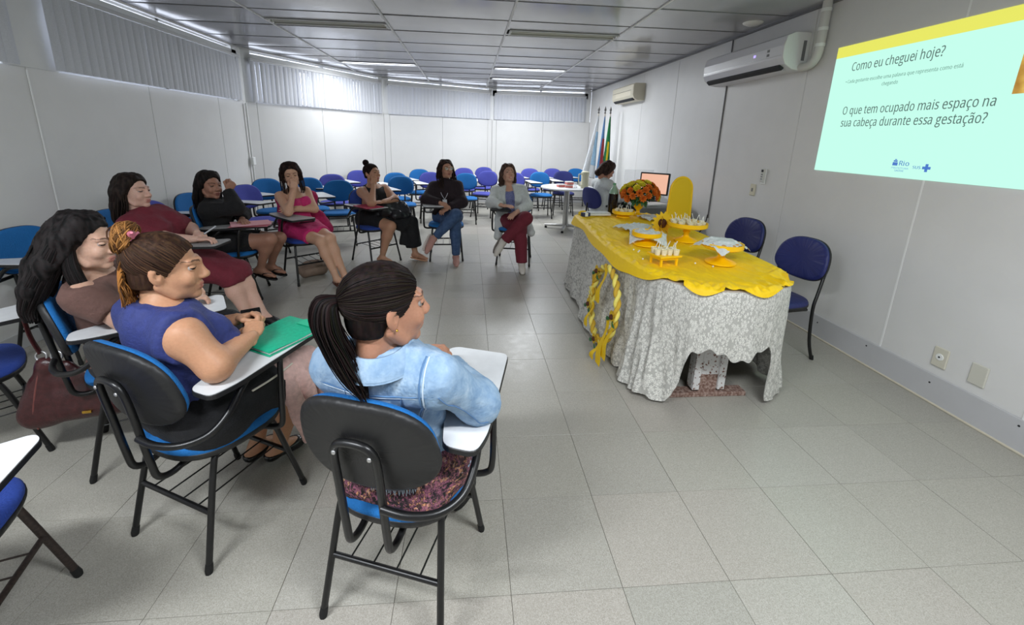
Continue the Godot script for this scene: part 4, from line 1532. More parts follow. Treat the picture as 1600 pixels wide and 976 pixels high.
func cast_denim() -> void:
	var rng := RandomNumberGenerator.new()
	rng.seed = 101
	var j := {"hc": Vector3(0.03, 0.545, 0.04), "hl": Vector3(-0.06, 0.54, 0.04), "hr": Vector3(0.12, 0.54, 0.04), "kl": Vector3(-0.11, 0.50, -0.37), "kr": Vector3(0.09, 0.50, -0.37), "al": Vector3(-0.10, 0.09, -0.33), "ar": Vector3(0.08, 0.09, -0.33), "nb": Vector3(0.020, 0.975, 0.155), "sl": Vector3(-0.140, 0.905, 0.150), "sr": Vector3(0.185, 0.915, 0.160), "el": Vector3(-0.19, 0.76, -0.06), "er": Vector3(0.262, 0.768, 0.030), "wl": Vector3(-0.01, 0.79, -0.17), "wr": Vector3(0.100, 0.790, -0.100), "hd": Vector3(0.040, 1.100, 0.155)}
	var o := {"skin": rgb(182, 134, 108), "head": 1.04, "girth": 1.06, "cell": 0.012, "face": dir_to("denim", j.hd, SLIDE + Vector3(0, -0.6, 0)), "hand_r": ["fist", Vector3(-0.75, 0.25, -0.6), Vector3(-0.2, 0.9, 0.3)], "hand_l": ["grip", Vector3(0.9, 0.0, -0.3), Vector3(0, 1, 0.2)], "brow": rgb(30, 22, 20)}
	build_person("denim", "woman in light denim jacket with black ponytail, seen from behind, arm on tablet", j, o)
	var i := return_info
	# patterned dress below the jacket
	M.pattern = mat(Color.WHITE, 0.85)
	var pat := FastNoiseLite.new()
	pat.seed = 9
	pat.frequency = 0.055
	pat.noise_type = FastNoiseLite.TYPE_CELLULAR
	pat.cellular_return_type = FastNoiseLite.RETURN_CELL_VALUE
	pat.domain_warp_enabled = true
	pat.domain_warp_amplitude = 14.0
	pat.domain_warp_frequency = 0.04
	var nt := NoiseTexture2D.new()
	nt.width = 512
	nt.height = 512
	nt.seamless = true
	nt.noise = pat
	nt.generate_mipmaps = false
	var gr := Gradient.new()
	gr.interpolation_mode = Gradient.GRADIENT_INTERPOLATE_CONSTANT
	gr.offsets = PackedFloat32Array([0.0, 0.45, 0.62, 0.74, 0.86])
	gr.colors = PackedColorArray([rgb(20, 18, 20), rgb(150, 88, 110), rgb(24, 22, 26), rgb(226, 160, 110), rgb(232, 214, 202)])
	nt.color_ramp = gr
	M.pattern.albedo_texture = nt
	M.pattern.uv1_triplanar = true
	M.pattern.uv1_scale = Vector3.ONE * 3.0
	var hips := grow(i.torso.slice(0, 2), 0.012) + grow(i.legs.l.slice(0, 2), 0.014) + grow(i.legs.r.slice(0, 2), 0.014) + [cap(j.hc + Vector3(-0.13, -0.05, 0.10), j.hc + Vector3(0.12, -0.05, 0.10), 0.05, 0.05), cap(Vector3(-0.02, 0.53, -0.1), Vector3(-0.01, 0.52, -0.36), 0.07, 0.06)]
	garment("dress", hips, M.pattern, 0.012, 0.014, [], 0.005, 4)
	# denim jacket
	M.denim = mat(rgb(190, 207, 221), 0.9, 0.0, noise_tex(83, 0.012, Color(0.62, 0.72, 0.82), Color(1.0, 1.0, 1.0), 512, 5), 2.6)
	bumpy(M.denim, noise_tex(84, 0.3, Color.BLACK, Color.WHITE, 256, 2, FastNoiseLite.TYPE_VALUE, 0.5, true, 3.0), 0.3)
	M.denim.detail_enabled = true
	M.denim.detail_albedo = noise_tex(85, 0.25, Color(0.80, 0.85, 0.90), Color(1, 1, 1), 256, 3, FastNoiseLite.TYPE_VALUE)
	M.denim.detail_blend_mode = BaseMaterial3D.BLEND_MODE_MUL
	M.stitch = mat(rgb(84, 120, 160), 0.9)
	M.stitch_light = mat(rgb(196, 212, 226), 0.9)
	var jk := grow(i.torso, 0.019) + grow(i.arms.l, 0.017) + grow(i.arms.r, 0.017)
	var arm_r := [sleeve(j.er, j.wr, 0.047, 0.034, 0.93, 0.019), cap(j.sr, j.er, 0.062, 0.054)]
	var arm_l := [sleeve(j.el, j.wl, 0.047, 0.034, 0.9, 0.019), cap(j.sl, j.el, 0.062, 0.054)]
	var low := ["plane", Vector3(0, -1, 0), -0.545]
	var nn: Vector3 = (i.up + Vector3(0, 0.15, -0.2)).normalized()
	var jkt := garment("denim_jacket", grow(i.torso, 0.020) + arm_r + arm_l + [cap(j.nb - i.up * 0.06, j.nb - i.up * 0.01, 0.074, 0.062)], M.denim, 0.0105, 0.012, [low, ["plane", nn, nn.dot(j.nb + Vector3(0, 0.020, 0))]], 0.009, 12, Vector3(1, 1, 1), 6.0)
	# collar folded around the neck
	var col := []
	for q in 13:
		var a := lerpf(-2.35, 2.35, q / 12.0)
		col.append(a)
	var collar := MB.new()
	var ax: Vector3 = i.up
	var cr: Vector3 = i.rt
	var cb: Vector3 = i.back
	for side in [0.0, 0.006]:
		collar.grid(func(u, v):
			var a := lerpf(-2.5, 2.5, u)
			var prof := [Vector2(0.068, 0.012), Vector2(0.066, 0.045), Vector2(0.078, 0.052), Vector2(0.103, 0.022), Vector2(0.112, 0.004)]
			var s: float = v * 4.0
			var s0 := mini(int(s), 3)
			var pq: Vector2 = prof[s0].lerp(prof[s0 + 1], s - s0)
			return j.nb + cb * (cos(a) * (pq.x + side * 0.3) + 0.012) + cr * (sin(a) * (pq.x + side * 0.3)) * 1.05 + ax * (pq.y - side - 0.012 - 0.02 * (1.0 - cos(a)) * 0.5)
			, 28, 8)
	obj("collar", collar, M.denim, jkt)
	var yk: Vector3 = j.nb - i.up * 0.052 + i.back * 0.16
	seam(jkt, line(yk - i.rt * 0.19, yk + i.rt * 0.205, 14, -i.up * 0.012), 0.0034, M.stitch)
	seam(jkt, line(yk - i.rt * 0.19 - i.up * 0.008, yk + i.rt * 0.205 - i.up * 0.008, 14, -i.up * 0.012), 0.0022, M.stitch_light)
	var shr: Vector3 = j.sr + i.up * 0.07 + i.rt * -0.02
	seam(jkt, line(shr, j.sr - i.up * 0.17 + i.back * 0.09 - i.rt * 0.015, 10, i.back * 0.06), 0.0032, M.stitch)
	seam(jkt, line(shr + i.rt * 0.009, j.sr - i.up * 0.17 + i.back * 0.09 - i.rt * 0.006, 10, i.back * 0.06), 0.0022, M.stitch_light)
	for e in [-0.085, 0.10]:
		seam(jkt, line(yk + i.rt * e - i.up * 0.01, yk + i.rt * e * 0.75 - i.up * 0.27, 8), 0.0028, M.stitch)
	seam(jkt, line(j.sr + Vector3(0.03, -0.02, 0.07), j.er + Vector3(0.02, -0.02, 0.06), 8) + line(j.er + Vector3(0.03, -0.02, 0.03), j.wr + Vector3(0.05, -0.03, 0.0), 6), 0.0026, M.stitch)
	# frayed hem
	var fr := MB.new()
	for q in 240:
		var a := TAU * q / 240.0 + rng.randf() * 0.02
		var p: Vector3 = j.hc + Vector3(sin(a) * 0.168, 0.002, cos(a) * 0.142 + 0.012)
		fr.tube([p, p + Vector3(rng.randf_range(-0.006, 0.006), -rng.randf_range(0.012, 0.024), rng.randf_range(-0.005, 0.005))], 0.0014, 3, false)
	obj("frayed_hem", fr, M.stitch_light, jkt)
	# hair pulled back into a ponytail
	var hx: Transform3D = i.hx
	var hc := hair_cap(-0.002, 0.017, -0.062)
	var black := rgb(20, 15, 14)
	var brownish := rgb(44, 35, 32)
	var hair := hair_mesh("hair", hc[0], hc[1], black, rgb(36, 28, 26), 0.005, 0.006, 0.0012)
	var tie := Vector3(-0.012, 0.030, 0.112)
	strands(hair, gathered(hx, tie, 420, rng, 1.005, 0.017), 0.0026, 0.0022, rng, black.srgb_to_linear(), brownish.srgb_to_linear(), 4)
	var ho := obj("hair", hair, M.hair, i.node)
	obj("hair_tie", MB.new().tube(curve(ring(hx * tie, hx.basis * Vector3(0.1, 0.25, 0.95), 0.019, 16), 1), 0.006, 6), mat(rgb(176, 166, 176), 0.6), ho)
	var tail := MB.new()
	var curves := []
	for q in 330:
		var a := rng.randf() * TAU
		var rr := sqrt(rng.randf())
		var w0: Vector3 = i.back * 1.0
		var st: Vector3 = hx * (tie + Vector3(cos(a) * 0.013 * rr, sin(a) * 0.013 * rr, 0.004))
		var sp: Vector3 = (hx.basis.x * cos(a) * 0.8 + hx.basis.z * sin(a) * 0.75) * rr
		var out_dir: Vector3 = hx.basis * Vector3(-0.1, 0.1, 1.0)
		var ln := rng.randf_range(0.84, 1.06)
		curves.append(curve([st, st + out_dir * 0.026 + sp * 0.030 + Vector3(0, -0.004, 0), st + out_dir * 0.030 + sp * 0.050 + Vector3(0, -0.06, 0), st + out_dir * 0.016 + sp * 0.054 + Vector3(0.01, -0.135 * ln, 0.0), st + out_dir * 0.004 + sp * 0.044 + Vector3(0.035, -0.205 * ln, 0.008), st + out_dir * 0.0 + sp * 0.022 + Vector3(0.06, -0.245 * ln, 0.015)], 4))
	strands(tail, curves, 0.0042, 0.0012, rng, rgb(12, 10, 10).srgb_to_linear(), rgb(36, 29, 27).srgb_to_linear(), 4)
	obj("ponytail", tail, M.hair, i.node)
	obj("earring", MB.new().ball(hx * Vector3(0.080, -0.036, 0.004), Vector3.ONE * 0.0035, 8, 6), M.gold, i.node)
	for sd in ["l", "r"]:
		shoe("shoe", M.black_plastic, sd, o, 0.005, M.rubber)

func ring(c: Vector3, axis: Vector3, r: float, n := 16) -> Array:
	var z := axis.normalized()
	var x := z.cross(Vector3.UP if absf(z.y) < 0.9 else Vector3.RIGHT).normalized()
	var y := z.cross(x)
	var o := []
	for k in n + 1:
		o.append(c + (x * cos(TAU * k / n) + y * sin(TAU * k / n)) * r)
	return o

func cast_navy() -> void:
	var rng := RandomNumberGenerator.new()
	rng.seed = 102
	var j := {"hc": Vector3(0.01, 0.53, 0.055), "hl": Vector3(-0.085, 0.53, 0.05), "hr": Vector3(0.105, 0.53, 0.055), "kl": Vector3(-0.10, 0.495, -0.36), "kr": Vector3(0.105, 0.485, -0.35), "al": Vector3(-0.105, 0.085, -0.25), "ar": Vector3(-0.005, 0.085, -0.285), "nb": Vector3(0.010, 0.945, 0.115), "sl": Vector3(-0.165, 0.885, 0.085), "sr": Vector3(0.165, 0.890, 0.145), "el": Vector3(-0.215, 0.72, -0.05), "er": Vector3(0.245, 0.778, 0.110), "wl": Vector3(0.02, 0.80, -0.15), "wr": Vector3(0.180, 0.785, -0.080), "hd": Vector3(0.015, 1.080, 0.072)}
	var o := {"skin": rgb(196, 148, 116), "head": 1.03, "girth": 1.2, "cell": 0.012, "face": dir_to("blue", j.hd, SLIDE + Vector3(0, -0.75, 0.1)), "hand_r": ["grip", Vector3(-0.62, 0.32, -0.7), Vector3(0.3, 0.9, 0.2)], "hand_l": ["grip", Vector3(0.85, 0.25, -0.45), Vector3(0.0, 0.8, -0.5)], "foot_r": Vector3(0.15, -0.15, -1), "foot_l": Vector3(-0.05, -0.15, -1), "bust": 1.15, "belly": 0.06, "brow": rgb(48, 34, 28), "lid": 0.1}
	build_person("blue", "woman in sleeveless navy top with gingery hair bun, forearm resting beside green folder", j, o)
	var i := return_info
	M.navy_cloth = cloth(rgb(46, 58, 124), 0.75, 5.0, 0.8, 0.35)
	var nn: Vector3 = (i.up + i.back * -0.25).normalized()
	var low := ["plane", Vector3(0, -1, 0), -0.53]
	garment("blouse", grow(i.torso.slice(0, 4), 0.016) + grow(i.torso.slice(4, 6), 0.013) + grow(i.torso.slice(6), 0.016) + [cap(j.sl + i.up * 0.01, j.sl.lerp(j.el, 0.10), 0.066, 0.064), cap(j.sr.lerp(j.nb, 0.2) + i.up * 0.012, j.sr.lerp(j.er, 0.02), 0.066, 0.062), cap(j.nb - i.up * 0.06, j.nb - i.up * 0.02 + i.back * 0.03, 0.085, 0.075)], M.navy_cloth, 0.0115, 0.013, [low, ["plane", nn, nn.dot(j.nb + i.back * 0.045 + i.up * 0.040)], ["plane", (i.rt + i.up * 0.05).normalized(), (i.rt + i.up * 0.05).normalized().dot(j.sr + i.rt * 0.010)]], 0.0075, 21, Vector3(1.2, 0.7, 1.2), 8.0)
	# hood-like cowl behind the neck
	M.black_cloth = cloth(rgb(20, 20, 24), 0.85, 5.0, 0.75)
	garment("skirt", grow(i.torso.slice(0, 2), 0.014) + grow(i.legs.l.slice(0, 2), 0.014) + grow(i.legs.r.slice(0, 2), 0.016) + [cap(j.hc + Vector3(0, -0.02, -0.08), Vector3(0.0, 0.50, -0.33), 0.085, 0.075)], M.black_cloth, 0.012, 0.014, [["plane", Vector3(0, 0, -1), 0.19], ["plane", Vector3(0, 1, 0), 0.70]], 0.004, 22)
	obj("belt_cord", MB.new().tube(curve([Vector3(0.225, 0.600, -0.02), Vector3(0.222, 0.598, -0.09), Vector3(0.21, 0.595, -0.16), Vector3(0.185, 0.588, -0.24)], 4), 0.005, 6, true, 0.7), mat(rgb(214, 208, 192), 0.8), i.node)
	# dusky pink wrap lying over the knees and hanging down
	M.dusky = cloth(rgb(232, 192, 184), 0.9, 5.0, 0.82)
	var wr := [cap(Vector3(0.105, 0.515, -0.19), Vector3(0.11, 0.50, -0.36), 0.100, 0.088), cap(Vector3(-0.09, 0.515, -0.24), Vector3(-0.10, 0.50, -0.36), 0.098, 0.086), cap(Vector3(0.01, 0.52, -0.25), Vector3(0.0, 0.50, -0.37), 0.09, 0.085),
		cap(Vector3(0.195, 0.50, -0.20), Vector3(0.225, 0.36, -0.22), 0.036, 0.034), cap(Vector3(0.225, 0.36, -0.22), Vector3(0.215, 0.22, -0.25), 0.036, 0.022), cap(Vector3(0.19, 0.50, -0.29), Vector3(0.20, 0.30, -0.31), 0.036, 0.034), cap(Vector3(0.20, 0.30, -0.31), Vector3(0.20, 0.19, -0.30), 0.034, 0.022),
		cap(Vector3(0.15, 0.48, -0.42), Vector3(0.17, 0.26, -0.45), 0.050, 0.052, Vector3(0, 0, 1), 1.4), cap(Vector3(0.05, 0.48, -0.43), Vector3(0.05, 0.30, -0.47), 0.055, 0.05, Vector3(0, 0, 1), 1.4), cap(Vector3(-0.08, 0.48, -0.42), Vector3(-0.09, 0.28, -0.46), 0.06, 0.055, Vector3(0, 0, 1), 1.4)]
	garment("pink_wrap", wr, M.dusky, 0.009, 0.009, [], 0.011, 23, Vector3(1.6, 0.5, 1.6), 11.0)
	for sd in ["l", "r"]:
		shoe("shoe", M.black_shiny, sd, o.merged({"shoe_top": -0.018}), 0.005)
	# gingery brown hair gathered into a loose bun
	var hx: Transform3D = i.hx
	var hc := hair_cap(0.001, 0.016, -0.058)
	var dark := rgb(44, 30, 24)
	var hair := hair_mesh("hair", hc[0], hc[1], dark, rgb(70, 50, 38), 0.005, 0.006, 0.0018)
	var tie := Vector3(0.0, 0.092, 0.078)
	for c in gathered(hx, tie, 480, rng, 1.012, 0.016):
		hair.col = dark.srgb_to_linear().lerp(rgb(92, 66, 46).srgb_to_linear(), rng.randf() * rng.randf())
		hair.tube(c, 0.0026, 4, false)
	hair.col = Color.WHITE
	var ho := obj("hair", hair, M.hair, i.node)
	var bun := MB.new()
	var bc := Vector3(0.0, 0.104, 0.098)
	for q in 260:
		var a0 := rng.randf() * TAU
		var tiltb := rng.randf_range(-0.9, 0.9)
		var rr := rng.randf_range(0.030, 0.054)
		var axis := Vector3(rng.randf_range(-0.5, 0.5), tiltb, 1.0).normalized()
		var c := []
		var span := rng.randf_range(1.6, 3.6)
		var ra := ring(Vector3.ZERO, axis, rr, 28)
		var k0 := rng.randi() % 28
		for s in 10:
			var pp: Vector3 = ra[(k0 + int(s * span)) % 28]
			c.append(hx * (bc + pp * Vector3(1.05, 0.95, 0.9) + Vector3(sin(s * 1.3 + q), cos(s * 1.7 + q), sin(s + q * 2.0)) * 0.003))
		bun.col = rgb(66, 44, 28).srgb_to_linear().lerp(rgb(168, 118, 66).srgb_to_linear(), rng.randf())
		bun.tube(curve(c, 2), 0.0028, 4, false)
	bun.col = rgb(60, 40, 26).srgb_to_linear()
	bun.ball(hx * bc, Vector3.ONE * 0.034, 12, 8)
	# loose locks at the nape
	for q in 150:
		var p := hx * Vector3(rng.randf_range(-0.05, 0.055), rng.randf_range(-0.02, 0.05), 0.10)
		bun.col = rgb(60, 40, 26).srgb_to_linear().lerp(rgb(176, 118, 60).srgb_to_linear(), rng.randf())
		bun.tube(curve([p, p + hx.basis * Vector3(rng.randf_range(-0.008, 0.008), -0.04, 0.012), p + hx.basis * Vector3(rng.randf_range(-0.02, 0.02), -0.09, rng.randf_range(-0.01, 0.014)), p + hx.basis * Vector3(rng.randf_range(-0.03, 0.03), rng.randf_range(-0.15, -0.11), rng.randf_range(-0.015, 0.01))], 4), [0.003, 0.003, 0.003, 0.003, 0.003, 0.003, 0.0025, 0.0025, 0.002, 0.002, 0.0015, 0.0012, 0.001], 4, false)
	bun.col = Color.WHITE
	obj("hair_bun", bun, M.hair, i.node)
	var sm := mat(rgb(226, 130, 150), 0.6)
	var st := MB.new().tube(curve(ring(hx * Vector3(0.0, 0.092, 0.080), hx.basis * Vector3(0, 0.35, 0.94), 0.030, 18), 1), 0.007, 6)
	st.tube([hx * Vector3(0.03, 0.112, 0.072), hx * Vector3(0.045, 0.128, 0.067), hx * Vector3(0.05, 0.132, 0.065)], [0.008, 0.012, 0.004], 8)
	obj("hair_tie", st, sm, ho)

func long_hair(i: Dictionary, rng: RandomNumberGenerator, c0: Color, c1: Color, locks: Array, opts := {}) -> void:
	# cap plus heavy locks (each a list of points in the chair's axes with radii), strands over them
	var hc := hair_cap(opts.get("thick", 0.006), opts.get("off", 0.015), opts.get("nape", -0.10))
	var prims: Array = hc[0]
	for l in locks:
		for q in l.size() - 1:
			prims.append(cap(l[q][0], l[q + 1][0], l[q][1], l[q + 1][1], Vector3.ZERO, 1.0, 0))
	var cuts: Array = hc[1].slice(0, 1) if opts.get("cut_front", true) else []
	var mb := hair_mesh("hair", prims, cuts, c0, c1, opts.get("cell", 0.0075), 0.010, opts.get("amp", 0.006), opts.get("fold", Vector3(1, 0.2, 1)), opts.get("freq", 26.0), opts.get("seed", 7))
	var n: int = opts.get("strands", 0)
	var hx: Transform3D = i.hx
	for q in n:
		var l: Array = locks[rng.randi() % locks.size()]
		var pts := []
		var a := rng.randf() * TAU
		var dv := Vector3(cos(a), rng.randf_range(-0.2, 0.2), sin(a))
		for e in l:
			pts.append(e[0] + dv * e[1] * rng.randf_range(0.94, 1.03))
		pts.append(l[l.size() - 1][0] + dv * l[l.size() - 1][1] * 0.7 + Vector3(0, -rng.randf_range(0.01, 0.05), 0))
		mb.col = c0.srgb_to_linear().lerp(c1.srgb_to_linear(), rng.randf())
		mb.tube(curve(pts, 4), 0.0026, 4, false)
	mb.col = Color.WHITE
	obj("hair", mb, M.hair, i.node)

func cast_brown() -> void:
	var rng := RandomNumberGenerator.new()
	rng.seed = 103
	var j := {"hc": Vector3(0.02, 0.535, 0.05), "hl": Vector3(-0.075, 0.535, 0.05), "hr": Vector3(0.11, 0.535, 0.05), "kl": Vector3(-0.10, 0.50, -0.37), "kr": Vector3(0.10, 0.50, -0.37), "al": Vector3(-0.10, 0.09, -0.33), "ar": Vector3(0.10, 0.09, -0.33), "nb": Vector3(0.055, 0.925, 0.100), "sl": Vector3(-0.115, 0.875, 0.095), "sr": Vector3(0.215, 0.872, 0.115), "el": Vector3(-0.20, 0.70, -0.06), "er": Vector3(0.268, 0.762, 0.000), "wl": Vector3(0.0, 0.76, -0.20), "wr": Vector3(0.18, 0.765, -0.19), "hd": Vector3(0.130, 1.076, 0.085)}
	var o := {"skin": rgb(210, 170, 148), "girth": 1.1, "cell": 0.013, "face": (dir_to("brown", j.hd, SLIDE) + world_dir("brown", Vector3(0, -0.24, 0.12))).normalized(), "brow": rgb(34, 26, 24), "lip": rgb(186, 100, 100), "lid": 0.05}
	build_person("brown", "woman in brown short-sleeved shirt with long loose black hair, in profile", j, o)
	var i := return_info
	M.brown_cloth = cloth(rgb(112, 82, 74), 0.88, 4.0, 0.85)
	var nn: Vector3 = (i.up + i.back * -0.2).normalized()
	garment("shirt", grow(i.torso, 0.017) + [sleeve(j.sr, j.er, 0.060, 0.054, 0.72, 0.010), sleeve(j.sl, j.el, 0.060, 0.054, 0.72, 0.010), cap(j.nb - i.up * 0.05, j.nb - i.up * 0.01, 0.075, 0.062)], M.brown_cloth, 0.012, 0.013, [["plane", Vector3(0, -1, 0), -0.52], ["plane", nn, nn.dot(j.nb + i.back * 0.02 + i.up * 0.012)]], 0.007, 31, Vector3(1, 0.8, 1), 8.0)
	M.dark_trousers = cloth(rgb(34, 34, 40), 0.88, 5.0)
	garment("trousers", grow(i.torso.slice(0, 1), 0.012) + grow(i.legs.l.slice(0, 4), 0.012) + grow(i.legs.r.slice(0, 4), 0.012), M.dark_trousers, 0.014, 0.012, [["plane", Vector3(0, -1, 0), -0.11]], 0.004, 32)
	for sd in ["l", "r"]:
		shoe("shoe", M.black_plastic, sd, o, 0.005, M.rubber)
	var hx: Transform3D = i.hx
	var H := func(x, y, z) -> Vector3: return hx * Vector3(x, y, z)
	var locks := [
		[[H.call(0.045, 0.085, 0.0), 0.039], [H.call(0.078, 0.02, 0.035), 0.034], [H.call(0.088, -0.08, 0.075), 0.043], [H.call(0.085, -0.19, 0.125), 0.045], [H.call(0.08, -0.28, 0.16), 0.031]],
		[[H.call(0.0, 0.085, 0.05), 0.047], [H.call(0.02, 0.0, 0.10), 0.050], [H.call(0.03, -0.11, 0.135), 0.057], [H.call(0.03, -0.22, 0.165), 0.052], [H.call(0.03, -0.31, 0.18), 0.031]],
		[[H.call(-0.045, 0.085, 0.0), 0.039], [H.call(-0.078, 0.0, 0.04), 0.036], [H.call(-0.085, -0.10, 0.075), 0.040], [H.call(-0.08, -0.22, 0.11), 0.034]],
		[[H.call(0.05, 0.09, -0.01), 0.031], [H.call(0.079, 0.03, 0.005), 0.019], [H.call(0.080, -0.05, 0.010), 0.021], [H.call(0.078, -0.13, -0.005), 0.026], [H.call(0.065, -0.20, -0.03), 0.022], [H.call(0.05, -0.26, -0.055), 0.014]],
	]
	long_hair(i, rng, rgb(16, 14, 14), rgb(46, 42, 42), locks, {"strands": 1500, "cell": 0.007, "amp": 0.007, "seed": 41, "off": 0.016, "thick": 0.001})

func cast_maroon() -> void:
	var rng := RandomNumberGenerator.new()
	rng.seed = 104
	var j := {"hc": Vector3(0.03, 0.55, 0.05), "hl": Vector3(-0.06, 0.55, 0.03), "hr": Vector3(0.12, 0.55, 0.05), "kl": Vector3(0.02, 0.46, -0.375), "kr": Vector3(0.125, 0.44, -0.36), "al": Vector3(0.08, 0.095, -0.56), "ar": Vector3(0.14, 0.085, -0.48), "nb": Vector3(0.105, 0.930, 0.245), "sl": Vector3(-0.055, 0.895, 0.215), "sr": Vector3(0.255, 0.865, 0.215), "el": Vector3(-0.10, 0.765, 0.03), "er": Vector3(0.222, 0.762, 0.00), "wl": Vector3(0.075, 0.775, -0.130), "wr": Vector3(0.212, 0.762, -0.210), "hd": Vector3(0.100, 1.085, 0.262)}
	var o := {"skin": rgb(216, 176, 158), "head": 1.05, "girth": 1.15, "face": dir_to("maroon", j.hd, SLIDE + Vector3(0, -0.3, 0)), "hand_r": ["relax", Vector3(-0.35, -0.05, -1), Vector3(0, 1, 0)], "hand_l": ["grip", Vector3(0.55, -0.1, -0.8), Vector3(0, 1, 0)], "bust": 1.2, "foot_l": Vector3(0.3, -0.15, -1), "foot_r": Vector3(0.3, -0.15, -1), "brow": rgb(36, 28, 26)}
	build_person("maroon", "woman in maroon dress with dark shoulder-length hair, writing on her tablet arm", j, o)
	var i := return_info
	M.maroon_cloth = cloth(rgb(118, 34, 50), 0.85, 5.0, 0.84)
	garment("dress", grow(i.torso, 0.018) + [sleeve(j.sr, j.er, 0.064, 0.058, 0.86, 0.010), sleeve(j.sl, j.el, 0.064, 0.058, 0.86, 0.010), cap(j.nb - i.up * 0.05, j.nb - i.up * 0.01, 0.08, 0.066)] + grow(i.legs.l.slice(0, 2), 0.010) + grow(i.legs.r.slice(0, 2), 0.010) + [cap(j.hc, j.kl.lerp(j.kr, 0.5), 0.09, 0.072), sleeve(j.kl, j.al, 0.066, 0.06, 0.16, 0.010), sleeve(j.kr, j.ar, 0.066, 0.06, 0.16, 0.010)], M.maroon_cloth, 0.014, 0.014, [["plane", (i.up + i.back * -0.2).normalized(), (i.up + i.back * -0.2).normalized().dot(j.nb + i.back * 0.02 + i.up * 0.048)]], 0.006, 34, Vector3(1, 0.9, 1), 8.0)
	for sd in ["l", "r"]:
		shoe("shoe", M.black_plastic, sd, o, 0.005)
	var hx: Transform3D = i.hx
	var H := func(x, y, z) -> Vector3: return hx * Vector3(x, y, z)
	var locks := [
		[[H.call(0.04, 0.085, 0.0), 0.045], [H.call(0.076, 0.01, 0.035), 0.038], [H.call(0.085, -0.09, 0.055), 0.042], [H.call(0.085, -0.17, 0.075), 0.034]],
		[[H.call(0.0, 0.08, 0.05), 0.055], [H.call(0.01, 0.0, 0.09), 0.056], [H.call(0.01, -0.10, 0.11), 0.058], [H.call(0.01, -0.19, 0.13), 0.040]],
		[[H.call(-0.04, 0.085, 0.0), 0.045], [H.call(-0.076, 0.01, 0.035), 0.038], [H.call(-0.085, -0.09, 0.055), 0.042], [H.call(-0.085, -0.17, 0.075), 0.034]],
		[[H.call(0.03, 0.105, -0.045), 0.018], [H.call(0.066, 0.07, -0.030), 0.014], [H.call(0.080, 0.0, 0.0), 0.016], [H.call(0.082, -0.08, 0.01), 0.020]],
	]
	long_hair(i, rng, rgb(24, 19, 18), rgb(50, 42, 38), locks, {"strands": 160, "seed": 42})

func cast_black() -> void:
	var rng := RandomNumberGenerator.new()
	rng.seed = 105
	var j := {"hc": Vector3(0.0, 0.53, 0.05), "hl": Vector3(-0.09, 0.53, 0.035), "hr": Vector3(0.085, 0.53, 0.06), "kl": Vector3(-0.036, 0.535, -0.383), "kr": Vector3(0.165, 0.570, -0.335), "al": Vector3(-0.14, 0.235, -0.262), "ar": Vector3(0.065, 0.265, -0.205), "nb": Vector3(0.040, 0.925, 0.155), "sl": Vector3(-0.12, 0.885, 0.125), "sr": Vector3(0.190, 0.860, 0.120), "el": Vector3(-0.08, 0.775, -0.09), "er": Vector3(0.245, 0.885, -0.115), "wl": Vector3(0.125, 0.760, -0.120), "wr": Vector3(0.140, 1.030, -0.045), "hd": Vector3(0.080, 1.062, 0.105)}
	var o := {"skin": rgb(168, 124, 104), "girth": 1.02, "face": (dir_to("black", j.hd, SLIDE) + world_dir("black", Vector3(0, -0.1, 0.3))).normalized(), "hand_r": ["fist", Vector3(-0.25, 0.75, -0.45), Vector3(0.5, 0.3, -0.6)], "hand_l": ["flat", Vector3(0.9, -0.12, -0.45), Vector3(0, 1, 0)], "foot_r": Vector3(0.35, -0.3, -1), "foot_l": Vector3(0.35, -0.3, -1), "brow": rgb(24, 18, 18), "lip": rgb(130, 70, 70)}
	build_person("black", "woman all in black holding a raised fist before her face", j, o)
	var i := return_info
	M.black_knit = cloth(rgb(24, 23, 25), 0.9, 5.0, 0.72)
	garment("hoodie", grow(i.torso, 0.020) + [cap(j.sr, j.er, 0.064, 0.058), sleeve(j.er, j.wr, 0.052, 0.034, 0.95, 0.014), cap(j.sl, j.el, 0.064, 0.058), sleeve(j.el, j.wl, 0.052, 0.034, 0.92, 0.014), cap(j.nb - i.up * 0.06, j.nb, 0.09, 0.07)], M.black_knit, 0.014, 0.014, [["plane", Vector3(0, -1, 0), -0.5]], 0.008, 35, Vector3(1, 0.8, 1), 8.0)
	garment("shorts", grow(i.torso.slice(0, 2), 0.016) + [sleeve(j.hr, j.kr, 0.088, 0.058, 0.62, 0.016), sleeve(j.hl, j.kl, 0.088, 0.058, 0.62, 0.016)], M.black_knit, 0.014, 0.014, [["plane", Vector3(0, 1, 0), 0.66]], 0.004, 36)
	for sd in ["l", "r"]:
		flip_flop(sd, o, M.black_shiny)
	var hx: Transform3D = i.hx
	var H := func(x, y, z) -> Vector3: return hx * Vector3(x, y, z)
	var locks := [
		[[H.call(0.04, 0.085, 0.0), 0.045], [H.call(0.076, 0.01, 0.03), 0.036], [H.call(0.082, -0.10, 0.05), 0.040], [H.call(0.082, -0.20, 0.07), 0.030]],
		[[H.call(0.0, 0.08, 0.05), 0.055], [H.call(0.01, 0.0, 0.09), 0.052], [H.call(0.01, -0.12, 0.11), 0.054], [H.call(0.01, -0.24, 0.13), 0.036]],
		[[H.call(-0.04, 0.085, 0.0), 0.045], [H.call(-0.076, 0.01, 0.03), 0.036], [H.call(-0.082, -0.10, 0.05), 0.040], [H.call(-0.082, -0.20, 0.07), 0.030]],
	]
	long_hair(i, rng, rgb(18, 15, 15), rgb(40, 34, 33), locks, {"strands": 90, "seed": 43, "cell": 0.009})

